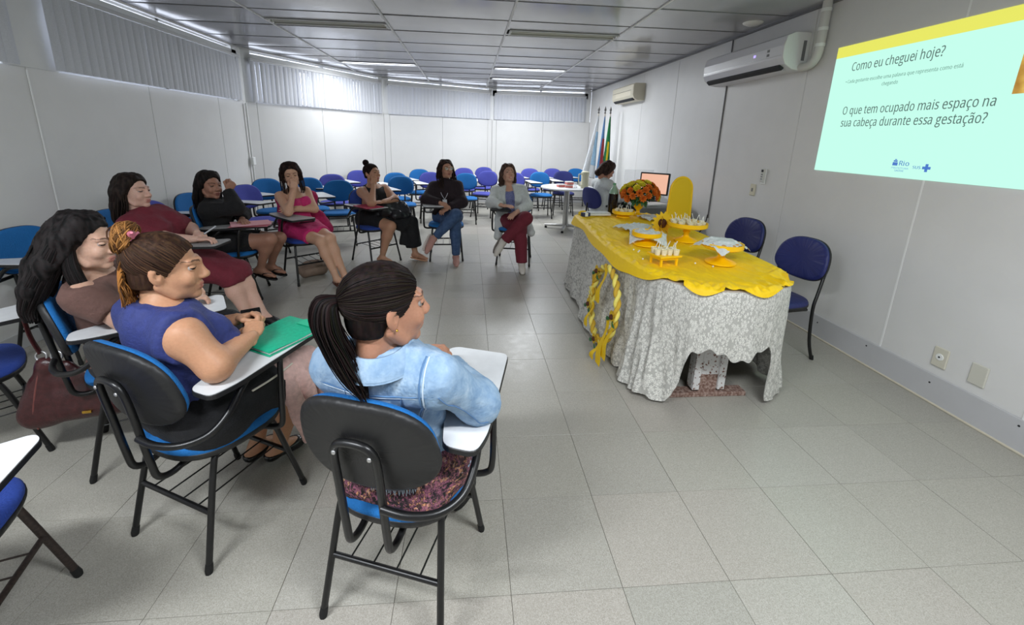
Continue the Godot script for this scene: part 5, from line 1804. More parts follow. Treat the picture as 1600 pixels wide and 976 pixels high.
func cast_pink() -> void:
	var rng := RandomNumberGenerator.new()
	rng.seed = 106
	var j := {"hc": Vector3(0.02, 0.54, 0.06), "hl": Vector3(-0.07, 0.54, 0.055), "hr": Vector3(0.105, 0.54, 0.055), "kl": Vector3(-0.100, 0.495, -0.345), "kr": Vector3(0.000, 0.475, -0.350), "al": Vector3(-0.175, 0.092, -0.471), "ar": Vector3(-0.085, 0.092, -0.475), "nb": Vector3(0.072, 0.958, 0.095), "sl": Vector3(-0.082, 0.930, 0.145), "sr": Vector3(0.215, 0.905, 0.070), "el": Vector3(-0.085, 0.755, -0.040), "er": Vector3(0.215, 0.765, -0.150), "wl": Vector3(0.125, 0.775, -0.075), "wr": Vector3(0.125, 0.985, -0.105), "hd": Vector3(0.090, 1.112, 0.052)}
	var o := {"skin": rgb(212, 168, 142), "girth": 0.92, "face": (dir_to("pink", j.hd, Vector3(0.5, 1.3, 0)) + Vector3(0, -0.12, 0)).normalized(), "head_up": Vector3(0.12, 1, 0), "hand_r": ["cheek", Vector3(-0.12, 0.95, 0.2), Vector3(0.35, 0.1, -0.9)], "hand_l": ["flat", Vector3(1, 0.02, -0.1), Vector3(0, 0.5, -0.85)], "foot_r": Vector3(-0.3, -0.25, -1), "foot_l": Vector3(-0.25, -0.25, -1), "brow": rgb(34, 24, 22)}
	build_person("pink", "woman in strapless hot pink dress leaning her cheek on her hand", j, o)
	var i := return_info
	M.pink_cloth = cloth(rgb(214, 44, 116), 0.8, 5.0, 0.84)
	var tn: Vector3 = i.up
	garment("top", grow(i.torso, 0.010), M.pink_cloth, 0.013, 0.012, [["plane", tn, tn.dot(j.nb) - 0.085], ["plane", -tn, -tn.dot(j.hc + i.up * 0.02)]], 0.004, 37)
	garment("skirt", grow(i.torso.slice(0, 2), 0.013) + [sleeve(j.hr, j.kr, 0.085, 0.056, 0.66, 0.016), sleeve(j.hl, j.kl, 0.085, 0.056, 0.66, 0.016), cap(j.hc + Vector3(0, 0, -0.06), j.kl.lerp(j.kr, 0.5).lerp(j.hc, 0.36), 0.08, 0.07, Vector3.ZERO, 1.0, 2)], M.pink_cloth, 0.013, 0.013, [["plane", Vector3(0, 1, 0), 0.69]], 0.006, 38)
	for sd in ["l", "r"]:
		flip_flop(sd, o, mat(rgb(90, 52, 40), 0.5))
	var hx: Transform3D = i.hx
	var H := func(x, y, z) -> Vector3: return hx * Vector3(x, y, z)
	var locks := [
		[[H.call(0.04, 0.085, 0.0), 0.045], [H.call(0.076, 0.01, 0.0), 0.032], [H.call(0.082, -0.08, -0.01), 0.034], [H.call(0.085, -0.16, -0.02), 0.032], [H.call(0.085, -0.22, -0.03), 0.018]],
		[[H.call(0.0, 0.08, 0.05), 0.055], [H.call(0.0, 0.0, 0.09), 0.05], [H.call(0.0, -0.08, 0.10), 0.045]],
		[[H.call(-0.04, 0.085, 0.0), 0.045], [H.call(-0.076, 0.01, 0.01), 0.030], [H.call(-0.080, -0.07, 0.0), 0.032], [H.call(-0.084, -0.15, -0.01), 0.024]],
	]
	long_hair(i, rng, rgb(26, 18, 18), rgb(58, 42, 38), locks, {"strands": 110, "seed": 44, "cell": 0.009})
	var clip := MB.new().ball(hx * Vector3(0.075, 0.055, 0.075), Vector3(0.022, 0.03, 0.02), 10, 7)
	obj("hair_clip", clip, M.black_shiny, i.node)

func cast_bun() -> void:
	var rng := RandomNumberGenerator.new()
	rng.seed = 107
	var j := {"hc": Vector3(-0.03, 0.525, 0.09), "hl": Vector3(-0.115, 0.525, 0.08), "hr": Vector3(0.06, 0.525, 0.10), "kl": Vector3(-0.313, 0.485, -0.293), "kr": Vector3(-0.018, 0.475, -0.293), "al": Vector3(-0.343, 0.092, -0.336), "ar": Vector3(0.055, 0.092, -0.203), "nb": Vector3(-0.030, 0.925, 0.060), "sl": Vector3(-0.193, 0.885, 0.060), "sr": Vector3(0.130, 0.870, 0.050), "el": Vector3(-0.180, 0.775, -0.175), "er": Vector3(0.170, 0.768, -0.215), "wl": Vector3(0.045, 0.775, -0.250), "wr": Vector3(0.060, 0.960, -0.105), "hd": Vector3(-0.031, 1.080, 0.060)}
	var o := {"skin": rgb(192, 146, 120), "girth": 1.16, "face": (dir_to("bun", j.hd, SLIDE)).normalized(), "hand_r": ["cheek", Vector3(-0.25, 0.9, 0.25), Vector3(0.5, 0.15, -0.8)], "hand_l": ["flat", Vector3(1, 0.0, 0.15), Vector3(0, 0.9, -0.3)], "foot_r": Vector3(-0.6, -0.15, -1), "foot_l": Vector3(-0.55, -0.15, -1), "bust": 1.15, "brow": rgb(26, 20, 20)}
	build_person("bun", "woman in sleeveless black dress with a high bun, hand on her cheek", j, o)
	var i := return_info
	var nn: Vector3 = (i.up + i.back * -0.3).normalized()
	garment("top", grow(i.torso, 0.013) + [cap(j.nb - i.up * 0.07, j.nb - i.up * 0.03, 0.085, 0.07)], M.black_cloth, 0.013, 0.013, [["plane", nn, nn.dot(j.nb + i.back * 0.03 + i.up * 0.022)], ["plane", i.rt, i.rt.dot(j.sr) - 0.038], ["plane", -i.rt, -i.rt.dot(j.sl) - 0.038], ["plane", Vector3(0, -1, 0), -0.55]], 0.004, 39)
	garment("skirt", grow(i.torso.slice(0, 2), 0.016) + [sleeve(j.hr, j.kr, 0.102, 0.066, 0.72, 0.016), cap(j.hl, j.kl, 0.108, 0.085), cap(j.hc, j.kl.lerp(j.kr, 0.35), 0.10, 0.09), sleeve(j.kl, j.al, 0.085, 0.10, 0.78, 0.0), cap(j.kl + Vector3(0.06, -0.05, 0.03), j.al + Vector3(0.12, 0.12, 0.06), 0.05, 0.07, Vector3(0, 0, 1), 1.6, 2)], M.black_cloth, 0.013, 0.014, [["plane", Vector3(0, 1, 0), 0.66]], 0.009, 40, Vector3(1.4, 0.5, 1.4), 9.0)
	for sd in ["l", "r"]:
		flip_flop(sd, o, mat(rgb(196, 150, 120), 0.6))
	var hx: Transform3D = i.hx
	var hc := hair_cap(-0.001, 0.017, -0.055)
	var hair := hair_mesh("hair", hc[0], hc[1], rgb(24, 18, 17), rgb(48, 36, 32), 0.0065, 0.007, 0.0015)
	strands(hair, gathered(hx, Vector3(0, 0.11, 0.07), 160, rng, 1.004, 0.017), 0.003, 0.003, rng, rgb(22, 17, 16).srgb_to_linear(), rgb(52, 40, 36).srgb_to_linear(), 4)
	obj("hair", hair, M.hair, i.node)
	var bun := MB.new()
	for q in 60:
		var axis := Vector3(rng.randf_range(-1, 1), rng.randf_range(-1, 1), rng.randf_range(-1, 1)).normalized()
		bun.col = rgb(22, 16, 15).srgb_to_linear().lerp(rgb(48, 38, 34).srgb_to_linear(), rng.randf())
		bun.tube(ring(hx * Vector3(0, 0.132, 0.078), axis, rng.randf_range(0.028, 0.035), 14), 0.005, 4, false)
	bun.ball(hx * Vector3(0, 0.132, 0.078), Vector3.ONE * 0.032, 10, 8)
	obj("hair_bun", bun, M.hair, i.node)

func cast_jacket() -> void:
	var rng := RandomNumberGenerator.new()
	rng.seed = 108
	var j := {"hc": Vector3(-0.02, 0.535, 0.065), "hl": Vector3(-0.105, 0.54, 0.04), "hr": Vector3(0.07, 0.54, 0.075), "kl": Vector3(-0.115, 0.625, -0.370), "kr": Vector3(-0.112, 0.480, -0.300), "al": Vector3(0.150, 0.350, -0.440), "ar": Vector3(-0.118, 0.092, -0.323), "nb": Vector3(0.010, 0.960, 0.090), "sl": Vector3(-0.150, 0.925, 0.090), "sr": Vector3(0.162, 0.905, 0.125), "el": Vector3(-0.205, 0.735, -0.070), "er": Vector3(0.250, 0.762, -0.060), "wl": Vector3(-0.030, 0.690, -0.225), "wr": Vector3(0.070, 0.745, -0.200), "hd": Vector3(-0.004, 1.122, 0.095)}
	var o := {"skin": rgb(194, 148, 124), "girth": 1.08, "face": (dir_to("jacket", j.hd, SLIDE + Vector3(-1.2, 0.5, 1.6))).normalized(), "hand_r": ["grip", Vector3(-0.8, -0.3, -0.5), Vector3(0.1, 0.8, -0.5)], "hand_l": ["relax", Vector3(0.75, -0.35, -0.4), Vector3(0, 0.8, -0.5)], "foot_l": Vector3(0.35, -0.75, -0.5), "foot_r": Vector3(0, -0.2, -1), "brow": rgb(26, 20, 20), "lip": rgb(150, 76, 76)}
	build_person("jacket", "woman in dark plum sweater, jeans and glasses with legs crossed", j, o)
	var i := return_info
	M.plum = cloth(rgb(44, 30, 36), 0.92, 5.0, 0.75)
	var sweater := garment("sweater", grow(i.torso, 0.022) + [cap(j.sr, j.er, 0.068, 0.062), sleeve(j.er, j.wr, 0.058, 0.036, 0.95, 0.014), cap(j.sl, j.el, 0.068, 0.062), sleeve(j.el, j.wl, 0.058, 0.036, 0.93, 0.014), cap(j.nb - i.up * 0.05, j.nb + i.up * 0.005, 0.08, 0.064)], M.plum, 0.014, 0.014, [["plane", Vector3(0, -1, 0), -0.56]], 0.008, 45, Vector3(1, 0.8, 1), 8.0)
	M.jeans = mat(rgb(74, 98, 134), 0.9, 0.0, noise_tex(86, 0.02, Color(0.62, 0.68, 0.76), Color(1, 1, 1), 256, 4), 3.0)
	bumpy(M.jeans, M.weave, 0.5)
	garment("jeans", grow(i.torso.slice(0, 1), 0.010) + grow(i.legs.l.slice(0, 3), 0.010) + [sleeve(j.kl.lerp(j.al, 0.3), j.al, 0.056, 0.036, 0.88, 0.011)] + grow(i.legs.r.slice(0, 3), 0.010) + [sleeve(j.kr.lerp(j.ar, 0.3), j.ar, 0.056, 0.036, 0.92, 0.011)], M.jeans, 0.013, 0.009, [], 0.005, 46, Vector3(1, 1, 1), 10.0)
	for sd in ["l", "r"]:
		shoe("shoe", mat(rgb(176, 132, 122), 0.8), sd, o.merged({"tilted": true}), 0.007, mat(rgb(216, 204, 196), 0.7))
	var hx: Transform3D = i.hx
	var H := func(x, y, z) -> Vector3: return hx * Vector3(x, y, z)
	var locks := [
		[[H.call(0.035, 0.09, 0.0), 0.045], [H.call(0.078, 0.02, 0.015), 0.034], [H.call(0.092, -0.08, 0.01), 0.042], [H.call(0.09, -0.17, -0.01), 0.040], [H.call(0.075, -0.24, -0.03), 0.026]],
		[[H.call(0.0, 0.08, 0.05), 0.055], [H.call(0.0, 0.0, 0.09), 0.055], [H.call(0.0, -0.12, 0.10), 0.055]],
		[[H.call(-0.035, 0.09, 0.0), 0.045], [H.call(-0.078, 0.02, 0.015), 0.034], [H.call(-0.092, -0.08, 0.01), 0.042], [H.call(-0.09, -0.17, -0.01), 0.040], [H.call(-0.075, -0.24, -0.03), 0.026]],
	]
	long_hair(i, rng, rgb(28, 21, 20), rgb(62, 47, 42), locks, {"strands": 130, "seed": 47, "cell": 0.009, "amp": 0.008})
	var gl := MB.new()
	for sx in [-1.0, 1.0]:
		var c := []
		for s in 17:
			var a := TAU * s / 16
			c.append(hx * Vector3(sx * 0.032 + cos(a) * 0.026, 0.004 + sin(a) * 0.020, -0.100 + absf(cos(a) * 0.006)))
		gl.tube(c, 0.0016, 5, false)
		gl.tube([hx * Vector3(sx * 0.058, 0.008, -0.096), hx * Vector3(sx * 0.079, 0.006, 0.0)], 0.0016, 5)
	gl.tube([hx * Vector3(-0.008, 0.008, -0.102), hx * Vector3(0.008, 0.008, -0.102)], 0.0016, 5)
	var go := obj("glasses", gl, M.gold, i.node)
	var ln := MB.new()
	for sx in [-1.0, 1.0]:
		ln.pad(superellipse(0.025, 0.019, 2.0, 16), [Vector2(1, -0.0008), Vector2(1, 0.0008)], Transform3D(hx.basis.orthonormalized(), hx * Vector3(sx * 0.032, 0.004, -0.0985)))
	obj("lens", ln, M.glass, go)
	lanyard(i, mat(rgb(190, 190, 200), 0.7))

func lanyard(i: Dictionary, m: Material) -> void:
	var j: Dictionary = i.j
	var front: Vector3 = -i.back
	var tip: Vector3 = i.mid + front * 0.16 * i.w + i.up * 0.05
	var la := obj("lanyard", MB.new().tube(curve([j.nb + i.rt * 0.06 + front * 0.01 + i.up * 0.01, i.chest + i.rt * 0.045 + front * 0.125 * i.w, tip], 6), 0.004, 5), m, i.node)
	obj("lanyard", MB.new().tube(curve([j.nb - i.rt * 0.06 + front * 0.01 + i.up * 0.01, i.chest - i.rt * 0.045 + front * 0.125 * i.w, tip], 6), 0.004, 5), m, i.node)
	obj("badge", MB.new().box(tip - i.up * 0.04 + front * 0.008, Vector3(0.055, 0.08, 0.003), 0.001, Basis(i.rt, i.up, i.back)), mat(rgb(214, 216, 220), 0.4), la)

func cast_coat() -> void:
	var rng := RandomNumberGenerator.new()
	rng.seed = 109
	var j := {"hc": Vector3(0.04, 0.535, 0.04), "hl": Vector3(-0.05, 0.54, 0.035), "hr": Vector3(0.13, 0.54, 0.035), "kl": Vector3(-0.150, 0.635, -0.358), "kr": Vector3(-0.085, 0.490, -0.320), "al": Vector3(0.105, 0.345, -0.365), "ar": Vector3(-0.120, 0.092, -0.395), "nb": Vector3(0.095, 0.945, 0.110), "sl": Vector3(-0.065, 0.905, 0.105), "sr": Vector3(0.255, 0.890, 0.090), "el": Vector3(-0.150, 0.745, -0.085), "er": Vector3(0.290, 0.765, -0.130), "wl": Vector3(-0.035, 0.690, -0.245), "wr": Vector3(0.145, 0.765, -0.285), "hd": Vector3(0.110, 1.100, 0.105)}
	var o := {"skin": rgb(212, 166, 144), "girth": 1.05, "face": (dir_to("coat", j.hd, SLIDE + Vector3(-1.6, 0.9, 2.0))).normalized(), "hand_r": ["flat", Vector3(-1, -0.05, -0.2), Vector3(0, 1, -0.2)], "hand_l": ["flat", Vector3(0.55, -0.45, -0.6), Vector3(0.1, 0.8, -0.5)], "foot_l": Vector3(0.35, -0.75, -0.45), "foot_r": Vector3(-0.12, -0.2, -1), "brow": rgb(60, 42, 34), "lip": rgb(196, 90, 92)}
	build_person("coat", "woman in open white coat and maroon trousers laughing with legs crossed", j, o)
	var i := return_info
	M.print_shirt = mat(Color.WHITE, 0.85, 0.0, noise_tex(87, 0.05, rgb(52, 78, 140), rgb(190, 170, 190), 256, 3, FastNoiseLite.TYPE_CELLULAR), 8.0)
	garment("shirt", grow(i.torso, 0.010), M.print_shirt, 0.013, 0.012, [["plane", (i.up + i.back * -0.9).normalized(), (i.up + i.back * -0.9).normalized().dot(j.nb) + 0.015], ["plane", Vector3(0, -1, 0), -0.55]], 0.004, 48)
	M.coat_cloth = cloth(rgb(214, 218, 216), 0.82, 4.0, 0.9)
	# coat open in front: a wedge is left out along the breast
	var wedge := ell(i.chest.lerp(i.mid, 0.25) - i.back * 0.155, Vector3(0.056, 0.30, 0.15), Basis(i.rt, i.up, i.back))
	garment("white_coat", grow(i.torso, 0.027) + [cap(j.sr, j.er, 0.067, 0.060), sleeve(j.er, j.wr, 0.056, 0.038, 0.9, 0.014), cap(j.sl, j.el, 0.067, 0.060), sleeve(j.el, j.wl, 0.056, 0.038, 0.9, 0.014), cap(j.nb - i.up * 0.06, j.nb + i.up * 0.02 + i.back * 0.012, 0.080, 0.064), cap(j.hr + Vector3(0.05, 0.02, 0.02), Vector3(0.20, 0.36, -0.16), 0.08, 0.05), cap(j.hl + Vector3(-0.05, 0.02, 0.02), Vector3(-0.21, 0.42, -0.16), 0.08, 0.05)], M.coat_cloth, 0.013, 0.013, [wedge, ["plane", (i.up + i.back * -0.3).normalized(), (i.up + i.back * -0.3).normalized().dot(j.nb + i.up * 0.034)]], 0.007, 49, Vector3(1, 0.8, 1), 8.0)
	garment("trousers", grow(i.torso.slice(0, 1), 0.012) + grow(i.legs.l.slice(0, 3), 0.018) + [sleeve(j.kl.lerp(j.al, 0.3), j.al, 0.062, 0.052, 0.92, 0.014)] + grow(i.legs.r.slice(0, 3), 0.018) + [sleeve(j.kr.lerp(j.ar, 0.3), j.ar, 0.062, 0.052, 0.97, 0.014)], M.maroon_cloth, 0.013, 0.010, [], 0.006, 50, Vector3(1, 1, 1), 8.0)
	for sd in ["l", "r"]:
		shoe("shoe", mat(rgb(206, 200, 190), 0.7), sd, o.merged({"tilted": true}), 0.009, mat(rgb(120, 112, 104), 0.8))
	var hx: Transform3D = i.hx
	var H := func(x, y, z) -> Vector3: return hx * Vector3(x, y, z)
	var locks := [
		[[H.call(0.035, 0.09, 0.0), 0.045], [H.call(0.076, 0.01, 0.02), 0.032], [H.call(0.086, -0.08, 0.03), 0.034], [H.call(0.09, -0.17, 0.04), 0.030]],
		[[H.call(0.0, 0.08, 0.05), 0.055], [H.call(0.0, 0.0, 0.09), 0.05], [H.call(0.0, -0.13, 0.09), 0.045]],
		[[H.call(-0.035, 0.09, 0.0), 0.045], [H.call(-0.076, 0.01, 0.03), 0.032], [H.call(-0.080, -0.08, 0.05), 0.03], [H.call(-0.08, -0.14, 0.06), 0.026]],
	]
	long_hair(i, rng, rgb(56, 42, 38), rgb(98, 76, 66), locks, {"strands": 120, "seed": 51, "cell": 0.009, "off": 0.012})
	var sm := MB.new().ball(hx * Vector3(0, -0.0628, -0.0925), Vector3(0.0165, 0.0052, 0.006), 12, 6)
	obj("teeth", sm, M.white_plastic, i.node)
	obj("pocket_badge", MB.new().box(i.chest - i.rt * 0.105 - i.back * 0.125 - i.up * 0.06, Vector3(0.05, 0.055, 0.006), 0.002, Basis(i.rt, i.up, i.back)), mat(rgb(70, 120, 160), 0.5), i.node)

func cast_desk() -> void:
	seats["desk"] = [Vector2(1.98, -6.05), -70.0]
	var rng := RandomNumberGenerator.new()
	rng.seed = 110
	var j := {"hc": Vector3(0.0, 0.555, 0.04), "hl": Vector3(-0.09, 0.55, 0.035), "hr": Vector3(0.09, 0.55, 0.035), "kl": Vector3(-0.10, 0.51, -0.37), "kr": Vector3(0.10, 0.51, -0.37), "al": Vector3(-0.10, 0.09, -0.34), "ar": Vector3(0.10, 0.09, -0.34), "nb": Vector3(0.0, 0.97, 0.035), "sl": Vector3(-0.16, 0.93, 0.03), "sr": Vector3(0.16, 0.93, 0.03), "el": Vector3(-0.21, 0.74, -0.12), "er": Vector3(0.21, 0.74, -0.12), "wl": Vector3(-0.10, 0.80, -0.33), "wr": Vector3(0.10, 0.80, -0.33), "hd": Vector3(0.0, 1.115, -0.035)}
	var o := {"skin": rgb(190, 140, 116), "cell": 0.016, "face": Vector3(0.05, -0.55, -0.85), "brow": rgb(40, 30, 28), "lid": -0.05}
	build_person("desk", "woman in white coat bent over the desk with the computer", j, o)
	var i := return_info
	garment("white_coat", grow(i.torso, 0.024) + [cap(j.sr, j.er, 0.064, 0.056), sleeve(j.er, j.wr, 0.054, 0.036, 0.92, 0.014), cap(j.sl, j.el, 0.064, 0.056), sleeve(j.el, j.wl, 0.054, 0.036, 0.92, 0.014), cap(j.nb - i.up * 0.05, j.nb - i.up * 0.01, 0.08, 0.064)], M.coat_cloth, 0.015, 0.014, [["plane", Vector3(0, -1, 0), -0.5]], 0.008, 53)
	garment("trousers", grow(i.legs.l.slice(0, 4), 0.014) + grow(i.legs.r.slice(0, 4), 0.014) + grow(i.torso.slice(0, 1), 0.01), M.dark_trousers, 0.016, 0.012, [], 0.004, 54)
	for sd in ["l", "r"]:
		shoe("shoe", M.black_plastic, sd, o, 0.005)
	var hx: Transform3D = i.hx
	var H := func(x, y, z) -> Vector3: return hx * Vector3(x, y, z)
	var locks := [
		[[H.call(0.035, 0.09, 0.0), 0.045], [H.call(0.078, 0.02, 0.02), 0.034], [H.call(0.085, -0.08, 0.03), 0.036]],
		[[H.call(0.0, 0.08, 0.05), 0.055], [H.call(0.0, 0.0, 0.09), 0.055], [H.call(0.0, -0.11, 0.12), 0.05]],
		[[H.call(-0.035, 0.09, 0.0), 0.045], [H.call(-0.078, 0.02, 0.02), 0.034], [H.call(-0.085, -0.08, 0.03), 0.036]],
	]
	long_hair(i, rng, rgb(40, 30, 28), rgb(74, 56, 50), locks, {"seed": 55, "cell": 0.01})

func closed_curve(pts: Array, per := 10) -> Array:
	var o := []
	var m := pts.size()
	for k in m:
		for s in per:
			o.append((pts[k] as Vector2).cubic_interpolate(pts[(k + 1) % m], pts[(k + m - 1) % m], pts[(k + 2) % m], float(s) / per))
	return o

func lace_texture() -> Array:
	var n := 512
	var im := Image.create(n, n, false, Image.FORMAT_RGB8)
	var hm := Image.create(n, n, false, Image.FORMAT_RGB8)
	var net := rgb(178, 177, 172)
	im.fill(net)
	hm.fill(Color(0.3, 0.3, 0.3))
	# fine net
	for y in n:
		for x in n:
			var q := ((x + y) % 5 == 0) or ((x - y + n) % 5 == 0)
			if q:
				im.set_pixel(x, y, rgb(198, 197, 192))
	var rng := RandomNumberGenerator.new()
	rng.seed = 77
	# crowded blossoms with dark outlines where the net shows between them
	for k in 420:
		var cx := rng.randi() % n
		var cy := rng.randi() % n
		var pet := 4 + rng.randi() % 3
		var size := rng.randf_range(12, 23)
		var rot := rng.randf() * TAU
		for y in range(-int(size) - 2, int(size) + 3):
			for x in range(-int(size) - 2, int(size) + 3):
				var r := Vector2(x, y).length()
				var a := atan2(y, x) + rot
				var lim := size * (0.55 + 0.45 * absf(cos(a * pet * 0.5)))
				if r < lim + 1.7:
					var c := rgb(148, 146, 140)
					var h := 0.25
					if r < lim:
						var vein := absf(sin(a * pet * 0.5)) > 0.93 and r > 4.0
						c = rgb(200, 199, 193) if vein else (rgb(240, 239, 234) if lim - r < 3.0 or r < 4.5 else rgb(224, 223, 217))
						h = 0.55 if vein else (1.0 if lim - r < 3.0 else 0.8)
					var xi := posmod(cx + x, n)
					var yi := posmod(cy + y, n)
					im.set_pixel(xi, yi, c)
					hm.set_pixel(xi, yi, Color(h, h, h))
	return [ImageTexture.create_from_image(im), ImageTexture.create_from_image(hm)]

var table_edge := []

func edge_at(s: float) -> Array:
	# place and outward direction at share s of the outline
	var m := table_edge.size()
	var f := fposmod(s, 1.0) * m
	var k := int(f) % m
	var a: Vector2 = table_edge[k]
	var b: Vector2 = table_edge[(k + 1) % m]
	var d: Vector2 = (table_edge[(k + 2) % m] - table_edge[(k + m - 1) % m]).normalized()
	return [a.lerp(b, f - int(f)), Vector2(-d.y, d.x)]

func build_table() -> void:
	M.yellow = mat(rgb(255, 212, 0), 0.62, 0.0, noise_tex(91, 0.03, Color(0.97, 0.96, 0.94), Color(1, 1, 1), 256, 4), 3.0)
	bumpy(M.yellow, M.weave, 0.25)
	M.yellow_gloss = mat(rgb(255, 202, 4), 0.35)
	M.white_paint_rust = mat(Color.WHITE, 0.55)
	var rn := noise_tex(93, 0.016, rgb(96, 62, 48), rgb(206, 205, 203), 512, 5, FastNoiseLite.TYPE_SIMPLEX_SMOOTH, 0.5)
	var g := Gradient.new()
	g.interpolation_mode = Gradient.GRADIENT_INTERPOLATE_CONSTANT
	g.offsets = PackedFloat32Array([0.0, 0.27, 0.30])
	g.colors = PackedColorArray([rgb(104, 66, 52), rgb(150, 120, 108), rgb(208, 207, 205)])
	rn.color_ramp = g
	M.white_paint_rust.albedo_texture = rn
	M.white_paint_rust.uv1_triplanar = true
	M.white_paint_rust.uv1_scale = Vector3.ONE * 4.0
	M.rusty = mat(Color.WHITE, 0.8, 0.0, noise_tex(94, 0.04, rgb(88, 56, 44), rgb(186, 168, 158), 256, 4), 4.0)
	M.board = mat(rgb(186, 182, 172), 0.6)
	table_edge = closed_curve([Vector2(1.17, -4.40), Vector2(1.09, -3.75), Vector2(1.05, -3.15), Vector2(1.06, -2.72), Vector2(1.09, -2.42), Vector2(1.15, -2.21), Vector2(1.29, -2.075), Vector2(1.50, -2.03), Vector2(1.71, -2.07), Vector2(1.88, -2.20), Vector2(1.98, -2.45), Vector2(2.01, -2.90), Vector2(2.02, -3.60), Vector2(2.03, -4.40), Vector2(1.6, -4.44)], 8)
	var t := thing("long_table", "long rounded table on rust-chipped white steel legs under the lace", "table", Vector3(1.5, 0, -3.2))
	var loc := []
	for q in table_edge:
		loc.append(q - Vector2(1.5, -3.2))
	obj("table_top", MB.new().slab(loc, 0.725, 0.757, Transform3D.IDENTITY, 0.003), M.board, t)
	for z in [-2.27, -4.12]:
		var zz: float = z + 3.2
		var l := obj("leg_frame", MB.new().box(Vector3(0.0, 0.385, zz), Vector3(0.21, 0.68, 0.055), 0.004).box(Vector3(-0.082, 0.385, zz + 0.034), Vector3(0.045, 0.68, 0.016), 0.003).box(Vector3(0.082, 0.385, zz + 0.034), Vector3(0.045, 0.68, 0.016), 0.003), M.white_paint_rust, t)
		obj("rusted_foot", MB.new().box(Vector3(0.0, 0.085, zz + 0.003), Vector3(0.117, 0.12, 0.056), 0.003), M.rusty, l)
		obj("foot_bar", MB.new().box(Vector3(0.0, 0.015, zz + 0.01), Vector3(0.50, 0.030, 0.08), 0.004), M.rusty, l)
		obj("head_bar", MB.new().box(Vector3(0.0, 0.708, zz), Vector3(0.5, 0.03, 0.06), 0.003), M.white_paint_rust, l)
	obj("stretcher", MB.new().box(Vector3(0, 0.3, -0.0), Vector3(0.03, 0.10, 1.8), 0.003), M.white_paint_rust, t)
	# lace cloth
	var tx := lace_texture()
	M.lace = mat(rgb(252, 252, 250), 0.9)
	M.lace.albedo_texture = tx[0]
	M.lace.uv1_scale = Vector3(2.4, 2.4, 1)
	M.lace.heightmap_enabled = true
	M.lace.heightmap_texture = tx[1]
	M.lace.heightmap_scale = 0.16
	M.lace.backlight_enabled = true
	M.lace.backlight = Color(0.2, 0.2, 0.2)
	var nz := FastNoiseLite.new()
	nz.seed = 5
	nz.frequency = 1.0
	nz.fractal_type = FastNoiseLite.FRACTAL_NONE
	var per := 0.0
	for k in table_edge.size():
		per += (table_edge[(k + 1) % table_edge.size()] - table_edge[k]).length()
	var drape := func(u: float, v: float) -> Vector3:
		var e := edge_at(u)
		var p: Vector2 = e[0]
		var out: Vector2 = e[1]
		# hem height: on the floor along the sides, lifted in an arch at the end
		var hem := 0.022 + 0.015 * nz.get_noise_1d(u * 40.0)
		var end := smoothstep(-2.30, -2.16, p.y)
		var arch := end * smoothstep(1.145, 1.275, p.x) * (1.0 - smoothstep(1.74, 1.80, p.x))
		hem = lerpf(hem, 0.385 + 0.03 * sin(p.x * 19.0 + 1.0) + 0.012 * sin(p.x * 71.0), arch)
		var fall := minf(v * 0.745, 0.764 - hem)
		var vv := fall / 0.745
		var turn := minf(fall / 0.03, 1.0)
		var s := u * per
		var fold := sin(s * 8.5 + 1.6 * sin(s * 2.3)) * 0.62 + sin(s * 19.0 + 1.3) * 0.30 + nz.get_noise_2d(s * 9.0, v * 1.5) * 0.6
		var amp := 0.045 * pow(vv, 0.8) * (1.0 - 0.62 * end)
		if p.x < 1.3:
			amp *= 0.55 + 0.75 * smoothstep(-3.0, -2.4, p.y)
		var flare := 0.010 * turn + 0.055 * vv * vv * (1.0 - end)
		# the tail beside the arch sweeps forward on to the floor
		var tail := end * exp(-pow((p.x - 1.18) / 0.06, 2.0))
		flare += tail * 0.10 * vv * vv * vv
		var q := p + out * (flare + amp * fold)
		if tail > 0.01:
			q.x += 0.09 * tail * vv * vv
		return Vector3(q.x, 0.764 - fall, q.y)
	# where the outline passes x = 1.2 on its near end
	for k in table_edge.size():
		if table_edge[k].y > -2.15 and absf(table_edge[k].x - 1.215) < 0.03:
			tail_at = float(k) / table_edge.size()
			break
	var lace := MB.new()
	lace.grid(drape, 420, 30, true, Vector2(per, 0.76))
	var lt := tag(obj("lace_tablecloth", lace, M.lace), "white floral lace cloth draped over the long table down to the floor", "tablecloth")
	var top := []
	for q in table_edge:
		top.append(q)
	obj("top_layer", MB.new().slab(top, 0.7575, 0.7635), mat(rgb(226, 218, 208), 0.9, 0.0, M.fine, 4.0), lt)
	# yellow satin over it: a sheet that runs from the table's long axis out to its own ragged edge
	var wn := FastNoiseLite.new()
	wn.seed = 15
	wn.frequency = 4.2
	wn.fractal_type = FastNoiseLite.FRACTAL_RIDGED
	wn.fractal_octaves = 2
	wn.domain_warp_enabled = true
	wn.domain_warp_amplitude = 0.12
	var satin := func(u: float, v: float) -> Vector3:
		var e := edge_at(u)
		var p: Vector2 = e[0]
		var out: Vector2 = e[1]
		var s := u * per
		var end := smoothstep(-2.50, -2.20, p.y)
		var blind_side := 1.0 if p.x < 1.3 else 0.0
		var wave := sin(s * 6.1 + 1.7 * sin(s * 2.3)) * 0.6 + sin(s * 10.7 + 0.8) * 0.4
		var over := lerpf(lerpf(0.012, 0.070 + 0.026 * wave, blind_side), 0.012 + 0.030 * wave, end)
		if p.y < -4.3:
			over = -0.02
		var axis := Vector2(1.54, clampf(p.y, -4.1, -2.55))
		var full := (p - axis).length()
		var d := v * (full + over)
		var q := axis + (p - axis).normalized() * minf(d, full)
		var rid := wn.get_noise_2d(q.x * 1.6, q.y * 0.75) * 0.5 + 0.5
